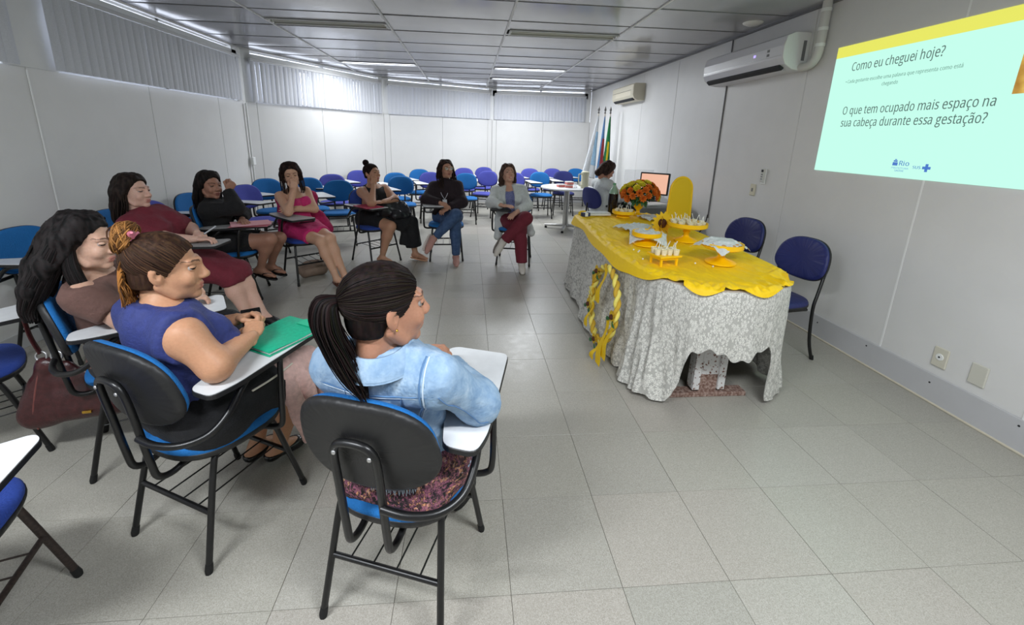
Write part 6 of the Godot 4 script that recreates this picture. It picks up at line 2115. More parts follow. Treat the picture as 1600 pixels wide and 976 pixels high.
		var ruffle := smoothstep(0.55, 1.0, v) * (0.35 + 0.65 * maxf(end, blind_side))
		var y := 0.7668 + pow(rid, 2.2) * (0.008 + 0.016 * ruffle) + 0.017 * ruffle * pow(absf(sin(s * 13.0 + 5.0 * nz.get_noise_2d(q.x * 4.0, q.y * 3.0))), 1.5)
		var beyond := d - full
		if beyond > 0.0:
			q += out * (0.016 + beyond * 0.35)
			y = 0.778 - beyond * 0.92
		return Vector3(q.x, y, q.y)
	var sat := MB.new().grid(satin, 360, 70, true)
	var so := obj("yellow_cloth", sat, M.yellow)
	tag(so, "bright yellow crumpled satin runner spread over the lace-covered table", "tablecloth")

var tail_at := 0.5

func cake_stand(label: String, at: Vector3, r: float, h: float, foot := 0.075) -> Node3D:
	var t := thing("cake_stand", label, "cake stand", at, 0.0, "yellow cake stands")
	obj("base", MB.new().lathe([Vector2(0, 0), Vector2(foot, 0), Vector2(foot, 0.010), Vector2(foot * 0.8, 0.020), Vector2(foot * 0.4, 0.032), Vector2(0.022, 0.045)], 28), M.yellow_gloss, t)
	obj("stem", MB.new().lathe([Vector2(0.024, 0.040), Vector2(0.020, h * 0.5), Vector2(0.030, h * 0.62), Vector2(0.020, h * 0.74), Vector2(0.034, h - 0.012)], 20), M.yellow_gloss, t)
	obj("plate", MB.new().lathe([Vector2(0, h - 0.014), Vector2(r * 0.9, h - 0.012), Vector2(r, h - 0.004), Vector2(r, h + 0.026), Vector2(r - 0.006, h + 0.026), Vector2(r - 0.008, h), Vector2(0, h)], 36), M.yellow_gloss, t)
	return t

var cup_proto: Node3D
var cup_count := 0

func cup(at: Vector3, turn: float, label: String, group: String) -> void:
	var t: Node3D
	if cup_proto == null:
		t = thing("dessert_cup", label, "dessert cup", at, turn, group)
		obj("cup", MB.new().lathe([Vector2(0, 0.0), Vector2(0.016, 0.0), Vector2(0.021, 0.036), Vector2(0.020, 0.036), Vector2(0.0155, 0.002), Vector2(0, 0.002)], 12), mat(rgb(236, 228, 200), 0.25), t)
		obj("filling", MB.new().lathe([Vector2(0, 0.034), Vector2(0.010, 0.033), Vector2(0.0195, 0.030)], 12), mat(rgb(244, 226, 150), 0.5), t)
		var s := MB.new().tube([Vector3(0.004, 0.022, 0), Vector3(0.018, 0.062, 0.006), Vector3(0.024, 0.082, 0.008)], [0.0022, 0.0022, 0.0030], 6)
		obj("spoon", s, M.white_plastic, t)
		cup_proto = t
	else:
		t = cup_proto.duplicate()
		t.name = numbered("dessert_cup")
		add_child(t)
		t.position = at
		t.rotation_degrees.y = turn
		tag(t, label, "", group)

func napkin(label: String, at: Vector3, sx: float, sz: float, turn: float, droop: float, seed_: int) -> void:
	var n := FastNoiseLite.new()
	n.seed = seed_
	n.frequency = 6.0
	var f := func(u: float, v: float) -> Vector3:
		var x := (u - 0.5) * sx
		var z := (v - 0.5) * sz
		var r := Vector2(x / sx, z / sz).length() * 2.0
		var corner := absf(u - 0.5) * absf(v - 0.5) * 4.0
		return Vector3(x, n.get_noise_2d(x * 3.0, z * 3.0) * 0.020 - droop * pow(maxf(r - 0.55, 0.0), 1.4) - droop * corner * 0.4, z)
	var mb := MB.new().grid(f, 24, 24)
	var o := obj("paper_napkin", mb, M.paper)
	o.position = at
	o.rotation_degrees.y = turn
	tag(o, label, "napkin", "white paper napkins on the table")

func sunflower(parent: Node, xf: Transform3D, r: float) -> void:
	var p := MB.new()
	for k in 14:
		var a := TAU * k / 14
		var d := Vector3(cos(a), sin(a), 0)
		var s := Vector3(-sin(a), cos(a), 0)
		var b := [d * r * 0.35 - s * r * 0.10, d * r * 0.72 - s * r * 0.17 + Vector3(0, 0, r * 0.08), d * r, d * r * 0.72 + s * r * 0.17 + Vector3(0, 0, r * 0.08), d * r * 0.35 + s * r * 0.10]
		var q := []
		for e in b:
			q.append(xf * e)
		p.face(q, (xf.basis * Vector3(0, 0, 1)).normalized())
	var o := obj("sunflower", p, M.petal_yellow, parent)
	obj("flower_centre", MB.new().ball(xf.origin + xf.basis.z.normalized() * r * 0.05, Vector3.ONE * r * 0.36, 12, 8), M.seed_brown, o)

func build_decor() -> void:
	M.paper = mat(rgb(232, 236, 234), 0.85, 0.0, M.fine, 3.0)
	M.paper.backlight_enabled = true
	M.paper.backlight = Color(0.2, 0.2, 0.2)
	M.petal_yellow = mat(rgb(238, 196, 32), 0.75)
	M.seed_brown = mat(rgb(84, 44, 20), 0.9, 0.0, M.fine, 20.0)
	M.leaf = mat(rgb(52, 104, 58), 0.6)
	M.felt = mat(rgb(240, 190, 40), 0.9, 0.0, M.fine, 12.0)
	bumpy(M.felt, M.weave, 0.6)
	var rng := RandomNumberGenerator.new()
	rng.seed = 202
	var ty := 0.775
	# stands
	cake_stand("tall yellow cake stand crowded with dessert cups, beside the sunflower", Vector3(1.74, ty, -3.17), 0.150, 0.128, 0.085)
	cake_stand("yellow cake stand with snacks under a white napkin, by the visitor chairs", Vector3(1.665, ty, -2.56), 0.125, 0.112, 0.095)
	cake_stand("low yellow cake stand under a drooping white napkin at the table's middle", Vector3(1.36, ty, -3.05), 0.110, 0.075, 0.10)
	cake_stand("small low yellow stand with dessert cups beside the flower vase", Vector3(1.60, ty, -4.20), 0.115, 0.045, 0.07)
	for k in 15:
		var a := TAU * k / 10.0
		var rr := 0.112 if k < 10 else 0.052
		if k >= 10:
			a = TAU * (k - 10) / 5.0 + 0.3
		cup(Vector3(1.74 + cos(a) * rr, ty + 0.129, -3.17 + sin(a) * rr), rng.randf() * 360, "small dessert cup with a white spoon on the tall yellow cake stand", "dessert cups on the tall cake stand")
	for k in 8:
		var a := TAU * k / 6.0
		var rr := 0.080 if k < 6 else 0.026
		if k >= 6:
			a = PI * k
		cup(Vector3(1.60 + cos(a) * rr, ty + 0.046, -4.20 + sin(a) * rr), rng.randf() * 360, "small dessert cup with a white spoon on the low stand by the vase", "dessert cups on the low stand")
	# little stool-shaped stand
	var st := thing("stool_stand", "tiny yellow stool-shaped stand holding dessert cups at the table's edge", "stand", Vector3(1.27, ty - 0.006, -2.55), 14.0)
	obj("seat", MB.new().box(Vector3(0, 0.064, 0), Vector3(0.165, 0.012, 0.145), 0.002), M.yellow_gloss, st)
	obj("apron", MB.new().box(Vector3(0, 0.050, 0), Vector3(0.135, 0.018, 0.115), 0.002), M.yellow_gloss, st)
	for sx in [-1, 1]:
		for sz in [-1, 1]:
			obj("leg", MB.new().box(Vector3(sx * 0.06, 0.023, sz * 0.05), Vector3(0.014, 0.046, 0.014), 0.002), M.yellow_gloss, st)
	for k in 8:
		cup(Vector3(1.27 + (k % 4 - 1.5) * 0.040, ty + 0.0645, -2.55 + (k / 4 - 0.5) * 0.055 + 0.008 * (k % 2)), rng.randf() * 360, "small dessert cup with a white spoon on the tiny yellow stool", "dessert cups on the stool stand")
	# snacks peeping out below a napkin
	for k in 9:
		var a := TAU * k / 9.0
		var o := obj("snack", MB.new().ball(Vector3(0, 0.013, 0), Vector3(0.022, 0.015, 0.018), 10, 7), mat(rgb(206, 150, 92), 0.7), null, Vector3(1.665 + cos(a) * 0.085, ty + 0.113, -2.56 + sin(a) * 0.085))
		tag(o, "small golden snack on the cake stand under the napkin by the visitor chairs", "snack", "snacks on the napkin-covered stand")
	napkin("white paper napkin over the snacks on the stand by the visitor chairs", Vector3(1.66, ty + 0.150, -2.58), 0.30, 0.24, 25, 0.05, 1)
	napkin("large white paper napkin drooping over the low stand at the table's middle", Vector3(1.39, ty + 0.098, -3.10), 0.27, 0.30, -20, 0.075, 2)
	napkin("white paper napkin lying between the low stand and the flower vase", Vector3(1.50, ty + 0.028, -3.62), 0.34, 0.24, 30, 0.012, 3)
	napkin("white paper napkin behind the flower vase near the sunflower", Vector3(1.86, ty + 0.024, -4.12), 0.20, 0.26, 10, 0.01, 4)
	# tray, pen box
	var tr := thing("plastic_tray", "shallow white plastic tray at the table's far corner beside the bottle", "tray", Vector3(1.36, ty + 0.004, -4.29), 4.0)
	obj("tray_body", MB.new().box(Vector3(0, 0.010, 0), Vector3(0.24, 0.02, 0.13), 0.006), M.white_plastic, tr)
	obj("tray_lid", MB.new().box(Vector3(0, 0.026, 0), Vector3(0.23, 0.010, 0.12), 0.004), M.paper, tr)
	var pb := thing("small_box", "small navy and white box at the far corner of the yellow cloth", "box", Vector3(1.20, ty + 0.004, -4.20), 12.0)
	obj("carton", MB.new().box(Vector3(0, 0.02, 0), Vector3(0.085, 0.038, 0.05), 0.002), mat(rgb(44, 54, 92), 0.5), pb)
	obj("paper_band", MB.new().box(Vector3(0.0, 0.02, 0), Vector3(0.035, 0.039, 0.051), 0.001), M.white_plastic, pb)
	var kn := obj("serving_knife", MB.new().box(Vector3(0, 0.004, 0.07), Vector3(0.02, 0.003, 0.15), 0.001).box(Vector3(0, 0.006, -0.05), Vector3(0.018, 0.010, 0.10), 0.004), M.steel, null, Vector3(1.80, ty + 0.012, -3.72))
	kn.rotation_degrees.y = 75
	tag(kn, "flat serving knife lying on the yellow cloth by the napkins", "knife")
	# pearls strewn on the cloth
	var pearl := MB.new().ball(Vector3.ZERO, Vector3.ONE * 0.006, 8, 6).mesh()
	for q in [Vector2(1.19, -2.86), Vector2(1.22, -2.83), Vector2(1.20, -2.80), Vector2(1.47, -2.52), Vector2(1.55, -2.45), Vector2(1.16, -2.62)]:
		var o := obj("pearl_bead", pearl, M.white_plastic, null, Vector3(q.x, ty + 0.008, q.y))
		tag(o, "tiny white pearl bead strewn on the yellow cloth", "bead", "pearl beads strewn on the yellow cloth")
	# bottle
	var bt := thing("soda_bottle", "large plastic bottle of dark soda with a pale green top", "bottle", Vector3(1.555, ty, -4.42))
	obj("bottle_body", MB.new().lathe([Vector2(0, 0.004), Vector2(0.044, 0.0), Vector2(0.052, 0.02), Vector2(0.052, 0.16), Vector2(0.050, 0.20), Vector2(0.050, 0.215)], 24), mat(rgb(26, 20, 18), 0.12), bt)
	obj("bottle_neck", MB.new().lathe([Vector2(0.050, 0.215), Vector2(0.042, 0.25), Vector2(0.022, 0.285), Vector2(0.015, 0.30), Vector2(0.015, 0.315)], 24), mat(rgb(142, 172, 150), 0.15), bt)
	obj("bottle_cap", MB.new().lathe([Vector2(0.017, 0.306), Vector2(0.017, 0.326), Vector2(0, 0.328)], 16), mat(rgb(90, 150, 110), 0.4), bt)
	# vase and bouquet
	var va := thing("flower_vase", "yellow goblet-shaped vase holding the orange and yellow bouquet", "vase", Vector3(1.80, ty, -4.32))
	obj("vase_body", MB.new().lathe([Vector2(0, 0), Vector2(0.052, 0), Vector2(0.052, 0.012), Vector2(0.022, 0.03), Vector2(0.018, 0.055), Vector2(0.045, 0.085), Vector2(0.060, 0.13), Vector2(0.064, 0.185), Vector2(0.058, 0.185), Vector2(0.05, 0.12), Vector2(0, 0.10)], 28), M.yellow_gloss, va)
	var bq := thing("bouquet", "round bouquet of orange and yellow artificial flowers in the yellow vase", "bouquet", Vector3(1.80, ty + 0.17, -4.32))
	M.petal_orange = mat(rgb(255, 146, 48), 0.7, 0.0, M.fine, 14.0)
	M.petal_orange.backlight_enabled = true
	M.petal_orange.backlight = Color(0.5, 0.2, 0.04)
	M.petal_lemon = mat(rgb(255, 238, 64), 0.7, 0.0, M.fine, 14.0)
	var rose := MB.new()
	for ringk in 4:
		var np: int = [3, 5, 7, 8][ringk]
		for k in np:
			var a := TAU * k / np + ringk * 0.5
			var opn: float = [0.15, 0.45, 0.85, 1.2][ringk]
			var ln: float = [0.022, 0.028, 0.034, 0.036][ringk]
			rose.grid(func(u, v):
				var w: float = sin(PI * minf(v * 0.75 + 0.12, 1.0)) * ln * 0.55
				var side: float = (u - 0.5) * 2.0
				var tip := Vector3(sin(opn) * v * ln * (1.0 - 0.1 * side * side), cos(opn) * v * ln + 0.004, side * w)
				tip.x += 0.006 - side * side * 0.006
				return tip.rotated(Vector3.UP, a), 3, 3)
	var rose_mesh := rose.mesh()
	var leafm := MB.new()
	leafm.grid(func(u, v): return Vector3((u - 0.5) * 2.0 * sin(PI * v) * 0.016, 0.012 * sin(PI * v) - absf(u - 0.5) * 0.01, -v * 0.075), 4, 6)
	var leaf_mesh := leafm.mesh()
	var nfl := 44
	for k in nfl:
		# even spread over a dome
		var yv := 1.0 - (k + 0.5) / nfl * 1.18
		var rr := sqrt(maxf(0.0, 1.0 - yv * yv))
		var a := k * 2.39996
		var d := Vector3(cos(a) * rr, yv, sin(a) * rr)
		var p := Vector3(d.x * 0.175, 0.045 + d.y * 0.135, d.z * 0.175) * rng.randf_range(0.92, 1.05)
		var o := obj("flower", rose_mesh, M.petal_lemon if (k % 11 in [1, 3, 6, 9]) else M.petal_orange, bq, p)
		o.basis = Basis(Quaternion(Vector3.UP, d)).scaled(Vector3.ONE * rng.randf_range(0.95, 1.25))
	for k in 150:
		var a := rng.randf() * TAU
		var yv := rng.randf_range(-0.7, 0.9)
		var rr := sqrt(1.0 - yv * yv)
		var d := Vector3(cos(a) * rr, yv, sin(a) * rr)
		var o := obj("leaf", leaf_mesh, M.leaf, bq, Vector3(d.x * 0.12, 0.04 + d.y * 0.10, d.z * 0.12) * rng.randf_range(0.35, 1.0))
		o.basis = basis_from((d + Vector3(rng.randf_range(-0.5, 0.5), rng.randf_range(-0.5, 0.3), rng.randf_range(-0.5, 0.5))).normalized(), Vector3(0.1, 1, 0.2).normalized())
	obj("stem_bundle", MB.new().tube([Vector3(0, -0.06, 0), Vector3(0, 0.0, 0)], 0.03, 10), M.leaf, bq)
	# sunflower ornament leaning on the tall stand
	var sf := thing("sunflower_ornament", "big yellow felt sunflower with a dark eye beside the tall cake stand", "ornament", Vector3(1.585, ty, -3.36))
	obj("pot", MB.new().lathe([Vector2(0, 0), Vector2(0.045, 0), Vector2(0.055, 0.055), Vector2(0.05, 0.055), Vector2(0, 0.05)], 18), M.yellow_gloss, sf)
	for k in 2:
		sunflower(sf, Transform3D(Basis(Vector3.UP, 0.1 + k * 0.9).scaled(Vector3.ONE), Vector3(0.02 - k * 0.0, 0.115 - k * 0.015, 0.03 + 0.0 * k)), 0.10 - 0.02 * k)
	for k in 10:
		var a := TAU * k / 10.0
		obj("ribbon", MB.new().tube(curve([Vector3(0, 0.07, 0), Vector3(cos(a) * 0.06, 0.06 + 0.02 * sin(k * 1.7), sin(a) * 0.06), Vector3(cos(a) * 0.09, 0.02, sin(a) * 0.09)], 4), 0.012, 5, true, 0.2), M.petal_yellow, sf)
	# arched panel standing on the table
	var pa := thing("arched_panel", "plain yellow arched panel standing upright at the table's wall side", "panel", Vector3(2.06, ty - 0.008, -3.95), 8.0)
	var arch := []
	for k in 25:
		var a := PI * k / 24.0
		arch.append(Vector2(cos(a) * 0.118, 0.325 + sin(a) * 0.125))
	arch.append(Vector2(-0.135, 0.0))
	arch.append(Vector2(0.135, 0.0))
	var stand_up := Transform3D(Basis(Vector3(1, 0, 0), Vector3(0, 0, -1), Vector3(0, 1, 0)), Vector3.ZERO)
	obj("board", MB.new().slab(arch, -0.006, 0.006, stand_up, 0.002), mat(rgb(232, 188, 0), 0.6), pa)
	obj("rim", MB.new().tube((func():
		var o := []
		for q in arch.slice(0, 25):
			o.append(Vector3(q.x, q.y, 0.0))
		return [Vector3(0.135, 0.0, 0)] + o + [Vector3(-0.135, 0, 0)]).call(), 0.0095, 8), M.yellow_gloss, pa)
	obj("foot", MB.new().box(Vector3(0, 0.008, 0), Vector3(0.20, 0.016, 0.09), 0.003), M.yellow_gloss, pa)
	# garland hanging on the lace
	var wr := thing("garland", "oval yellow felt garland with sunflowers and ribbons hanging on the lace", "garland", Vector3(0.985, 0.40, -2.78))
	var twist := MB.new()
	var core := []
	for k in 41:
		var a := TAU * k / 40.0
		var yy := cos(a) * 0.265
		core.append(Vector3(yy * 0.10 - 0.012, yy, sin(a) * 0.26))
	for s in 2:
		var path := []
		for k in 201:
			var f := k / 200.0 * 40.0
			var k0 := mini(int(f), 39)
			var p: Vector3 = (core[k0] as Vector3).lerp(core[k0 + 1], f - k0)
			var tg: Vector3 = (core[k0 + 1] - core[k0]).normalized()
			var sd := tg.cross(Vector3.RIGHT).normalized()
			var ph := f * 1.9 + s * PI
			path.append(p + (sd * cos(ph) + tg.cross(sd) * sin(ph)) * 0.012)
		obj("cord", MB.new().tube(path, 0.015, 6), mat(rgb(240, 224, 110), 0.85) if s == 0 else mat(rgb(206, 168, 52), 0.85), wr)
	var tie_bow := func(p: Vector3, sz: float, up_: Vector3) -> void:
		var b := MB.new()
		for e in [-1.0, 1.0]:
			var o := []
			for k in 13:
				var a := TAU * k / 12.0
				o.append(Vector2(e * (0.5 - 0.5 * cos(a)) * sz, sin(a) * sz * 0.34 * (0.45 + 0.55 * (0.5 - 0.5 * cos(a)))))
			b.slab(o.slice(0, 12), -0.006, 0.006, Transform3D(Basis(up_, Vector3(-1, 0, 0), up_.cross(Vector3(-1, 0, 0))), p), 0.002)
		obj("bow", b, M.felt, wr)
	tie_bow.call(Vector3(-0.02, 0.07, -0.25), 0.11, Vector3(0, 1, 0.12).normalized())
	tie_bow.call(Vector3(-0.055, -0.225, 0.10), 0.07, Vector3(0, 0.3, 1).normalized())
	var face_out := Basis(Vector3(0, 0, 1), Vector3(0, 1, 0), Vector3(-1, 0, 0))
	for q in [[Vector3(-0.02, 0.19, -0.18), 0.052], [Vector3(-0.045, -0.10, -0.245), 0.054], [Vector3(-0.035, 0.01, 0.255), 0.052], [Vector3(-0.065, -0.265, 0.02), 0.048]]:
		sunflower(wr, Transform3D(face_out, q[0]), q[1])
		for e in [-1.0, 1.0]:
			var lo := obj("leaf", leaf_mesh, M.leaf, wr, q[0] + Vector3(-0.004, -0.02, e * 0.02))
			lo.basis = basis_from(Vector3(-0.1, -0.35, e), Vector3(-1, 0.1, 0)).scaled(Vector3.ONE * 0.95)
	for q in [[Vector3(0.0, 0.26, -0.02), 0.26, 0.07], [Vector3(-0.02, 0.0, 0.255), 0.30, 0.075], [Vector3(-0.03, -0.02, 0.19), 0.36, 0.075], [Vector3(-0.05, -0.25, 0.10), 0.13, 0.06], [Vector3(-0.03, -0.05, -0.16), 0.2, 0.05]]:
		var rb := MB.new()
		var p0: Vector3 = q[0]
		rb.grid(func(u, v): return p0 + Vector3(-0.012 + 0.012 * sin(v * 7.0 + u) - v * 0.05, -v * q[1], (u - 0.5) * q[2] * (0.6 + 0.5 * v) + 0.015 * sin(v * 4.0)), 3, 12)
		obj("ribbon", rb, M.yellow, wr)
	for k in 9:
		var rb := MB.new()
		var a := -2.6 + k * 0.13
		var c := Vector3(cos(a) * 0.0265 - 0.03, cos(a) * 0.265, sin(a) * 0.26)
		rb.box(c, Vector3(0.006, 0.018, 0.085), 0.002, Basis(Vector3.RIGHT, 0.5))
		obj("felt_strip", rb, mat(rgb(244, 232, 120), 0.85), wr)

func wall_text(txt: String, y: float, z: float, size: float, width: float, col: Color, parent: Node, bold := false, depth := 0.0008) -> void:
	# lettering on the wall with the slide: it reads towards +z
	var tm := TextMesh.new()
	var f := SystemFont.new()
	f.font_names = PackedStringArray(["Droid Sans"])
	f.font_italic = false
	tm.font = f
	tm.text = txt
	tm.font_size = 48
	tm.pixel_size = size / 48.0
	tm.depth = depth
	tm.horizontal_alignment = HORIZONTAL_ALIGNMENT_LEFT
	tm.vertical_alignment = VERTICAL_ALIGNMENT_BOTTOM
	var ab := tm.get_aabb()
	var am := ArrayMesh.new()
	for s in tm.get_surface_count():
		am.add_surface_from_arrays(Mesh.PRIMITIVE_TRIANGLES, tm.surface_get_arrays(s))
	var m := StandardMaterial3D.new()
	m.albedo_color = Color.BLACK
	m.roughness = 0.9
	m.emission_enabled = true
	m.emission = col
	m.emission_energy_multiplier = slide_gain
	var o := obj("slide_text", am, m, parent)
	var k := width / maxf(ab.size.x, 0.001) if width > 0.0 else 1.0
	o.basis = Basis(Vector3(0, 0, 1) * k, Vector3(0, 1, 0), Vector3(-1, 0, 0))
	o.position = Vector3(-0.0075, y - ab.position.y, z) - o.basis * Vector3(ab.position.x, 0, 0)

var slide_gain := 0.74

func build_slide() -> void:
	# the picture that the projector throws on the wall
	var t := thing("projected_slide_screen", "bright projected slide with a yellow bar and two questions in Portuguese", "projection", Vector3(XR, 0, 0))
	var glow := func(c: Color) -> StandardMaterial3D:
		var m := StandardMaterial3D.new()
		m.albedo_color = rgb(60, 60, 60)
		m.roughness = 0.9
		m.emission_enabled = true
		m.emission = c
		m.emission_energy_multiplier = slide_gain
		return m
	var z0 := -3.372
	var z1 := -1.70
	obj("slide_field", MB.new().box(Vector3(-0.003, (1.347 + 2.210) * 0.5, (z0 + z1) * 0.5), Vector3(0.004, 2.210 - 1.347, z1 - z0)), glow.call(rgb(196, 255, 236)), t)
	obj("title_bar", MB.new().box(Vector3(-0.003, 2.2505, (z0 + z1) * 0.5), Vector3(0.004, 0.081, z1 - z0)), glow.call(rgb(232, 232, 96)), t)
	var pm: StandardMaterial3D = glow.call(Color.WHITE)
	pm.emission = Color.BLACK
	pm.emission_texture = noise_tex(95, 0.012, rgb(150, 98, 20), rgb(250, 214, 110), 256, 4)
	pm.emission_operator = BaseMaterial3D.EMISSION_OP_ADD
	pm.uv1_triplanar = true
	pm.uv1_scale = Vector3.ONE * 2.0
	obj("slide_picture", MB.new().box(Vector3(-0.0045, 2.03, -1.945), Vector3(0.004, 0.385, 0.43)), pm, t)
	var ink := rgb(92, 116, 112)
	wall_text("Como eu cheguei hoje?", 2.078, -3.205, 0.085, 0.645, ink, t)
	wall_text("• Cada gestante escolhe uma palavra que representa como está", 2.004, -3.235, 0.034, 0.80, rgb(120, 160, 150), t)
	wall_text("chegando", 1.957, -2.93, 0.034, 0.115, rgb(120, 160, 150), t)
	wall_text("O que tem ocupado mais espaço na", 1.762, -3.205, 0.083, 0.985, ink, t)
	wall_text("sua cabeça durante essa gestação?", 1.672, -3.20, 0.083, 0.96, ink, t)
	var blue := rgb(70, 120, 200)
	wall_text("Rio", 1.428, -2.668, 0.044, 0.066, blue, t)
	wall_text("PREFEITURA", 1.405, -2.715, 0.016, 0.115, rgb(130, 180, 220), t)
	wall_text("SAÚDE", 1.388, -2.69, 0.016, 0.062, rgb(100, 150, 210), t)
	wall_text("SUS", 1.414, -2.575, 0.026, 0.05, blue, t)
	var bm: StandardMaterial3D = glow.call(blue)
	obj("logo_crest", MB.new().box(Vector3(-0.0065, 1.437, -2.697), Vector3(0.002, 0.022, 0.034), 0.0004).box(Vector3(-0.0065, 1.456, -2.697), Vector3(0.002, 0.010, 0.026), 0.0004).box(Vector3(-0.0065, 1.466, -2.697), Vector3(0.002, 0.006, 0.012), 0.0004), bm, t)
	obj("logo_cross", MB.new().box(Vector3(-0.0065, 1.423, -2.49), Vector3(0.002, 0.050, 0.017), 0.0004).box(Vector3(-0.0065, 1.423, -2.49), Vector3(0.002, 0.017, 0.050), 0.0004), bm, t)
	var l := AreaLight3D.new()
	l.name = "slide_glow"
	l.area_size = Vector2(1.6, 0.9)
	l.light_color = Color(0.80, 1.0, 0.93)
	l.light_energy = 0.25
	l.area_range = 12.0
	l.area_attenuation = 2.0
	l.shadow_enabled = true
	l.position = Vector3(-0.02, 1.82, (z0 + z1) * 0.5)
	l.rotation_degrees.y = 90
	t.add_child(l)

func air_conditioner(label: String, z0: float, z1: float, y0: float, y1: float, deep: float, body: Material, side: Material, newer: bool) -> void:
	var t := thing("air_conditioner", label, "air conditioner", Vector3(XR, y0, (z0 + z1) * 0.5))
	var h := y1 - y0
	var w := absf(z1 - z0)
	var prof := []
	var pts := [Vector2(0, h), Vector2(-deep * 0.62, h), Vector2(-deep * 0.92, h * 0.90), Vector2(-deep, h * 0.66), Vector2(-deep * 0.99, h * 0.34), Vector2(-deep * 0.86, h * 0.16), Vector2(-deep * 0.55, h * 0.03), Vector2(-deep * 0.3, 0), Vector2(0, 0)] if newer else [Vector2(0, h), Vector2(-deep * 0.86, h), Vector2(-deep, h * 0.92), Vector2(-deep, h * 0.30), Vector2(-deep * 0.86, h * 0.12), Vector2(-deep * 0.6, 0), Vector2(0, 0)]
	for p in pts:
		prof.append(p)
	# extrude the profile along z
	var xf := Transform3D(Basis(Vector3(1, 0, 0), Vector3(0, 0, 1), Vector3(0, 1, 0)), Vector3.ZERO)
	obj("housing", MB.new().slab(prof, -w * 0.5 + 0.012, w * 0.5 - 0.012, xf), body, t)
	for e in [-1.0, 1.0]:
		obj("end_panel", MB.new().slab(prof, minf(e * w * 0.5, e * (w * 0.5 - 0.012)), maxf(e * w * 0.5, e * (w * 0.5 - 0.012)), xf, 0.003), side, t)
	obj("air_slot", MB.new().box(Vector3(-deep * 0.80, h * 0.10, 0), Vector3(0.05, 0.032, w - 0.12), 0.004, Basis(Vector3(0, 0, 1), -0.75)), M.dark_slot, t)
	obj("louvre", MB.new().box(Vector3(-deep * 0.74, h * 0.055, 0), Vector3(0.06, 0.006, w - 0.14), 0.002, Basis(Vector3(0, 0, 1), -0.5)), body, t)
	obj("front_seam", MB.new().box(Vector3(-deep * 1.0 - 0.0005, h * (0.40 if newer else 0.62), 0), Vector3(0.004, 0.004, w - 0.06)), M.steel if newer else M.dark_slot, t)
	if newer:
		for k in 9:
			obj("vane", MB.new().box(Vector3(-deep * 0.80, h * 0.10, -w * 0.42 + k * w * 0.105), Vector3(0.045, 0.028, 0.004), 0.001, Basis(Vector3(0, 0, 1), -0.75)), M.grey_plastic, t)
		var dm := mat(rgb(190, 180, 255), 0.4)
		dm.emission_enabled = true
		dm.emission = rgb(190, 170, 255)
		dm.emission_energy_multiplier = 0.7
		obj("display_light", MB.new().box(Vector3(-deep - 0.001, h * 0.55, w * 0.20), Vector3(0.004, 0.022, 0.03), 0.001), dm, t)
		for k in 2:
			obj("sticker", MB.new().box(Vector3(-deep * 0.995, h * (0.60 - 0.12 * k), w * 0.345), Vector3(0.004, 0.022, 0.034), 0.001), M.grey_plastic, t)
		obj("rating_label", MB.new().box(Vector3(-0.045, h * 0.52, w * 0.5 + 0.0015), Vector3(0.028, 0.16, 0.002)), M.grey_plastic, t)
	else:
		obj("front_grille", MB.new().box(Vector3(-deep - 0.001, h * 0.45, w * 0.04), Vector3(0.006, h * 0.30, w * 0.72), 0.002), mat(rgb(222, 214, 192), 0.5), t)
		obj("control_panel", MB.new().box(Vector3(-deep - 0.001, h * 0.55, w * 0.44), Vector3(0.006, h * 0.5, w * 0.06), 0.002), M.cream_plastic, t)

func wall_plate(called: String, label: String, y: float, z: float, h: float, w: float, m: Material) -> Node3D:
	var t := thing(called, label, "wall plate", Vector3(XR, y, z))
	obj("plate", MB.new().box(Vector3(-0.006, 0, 0), Vector3(0.012, h, w), 0.004), m, t)
	return t

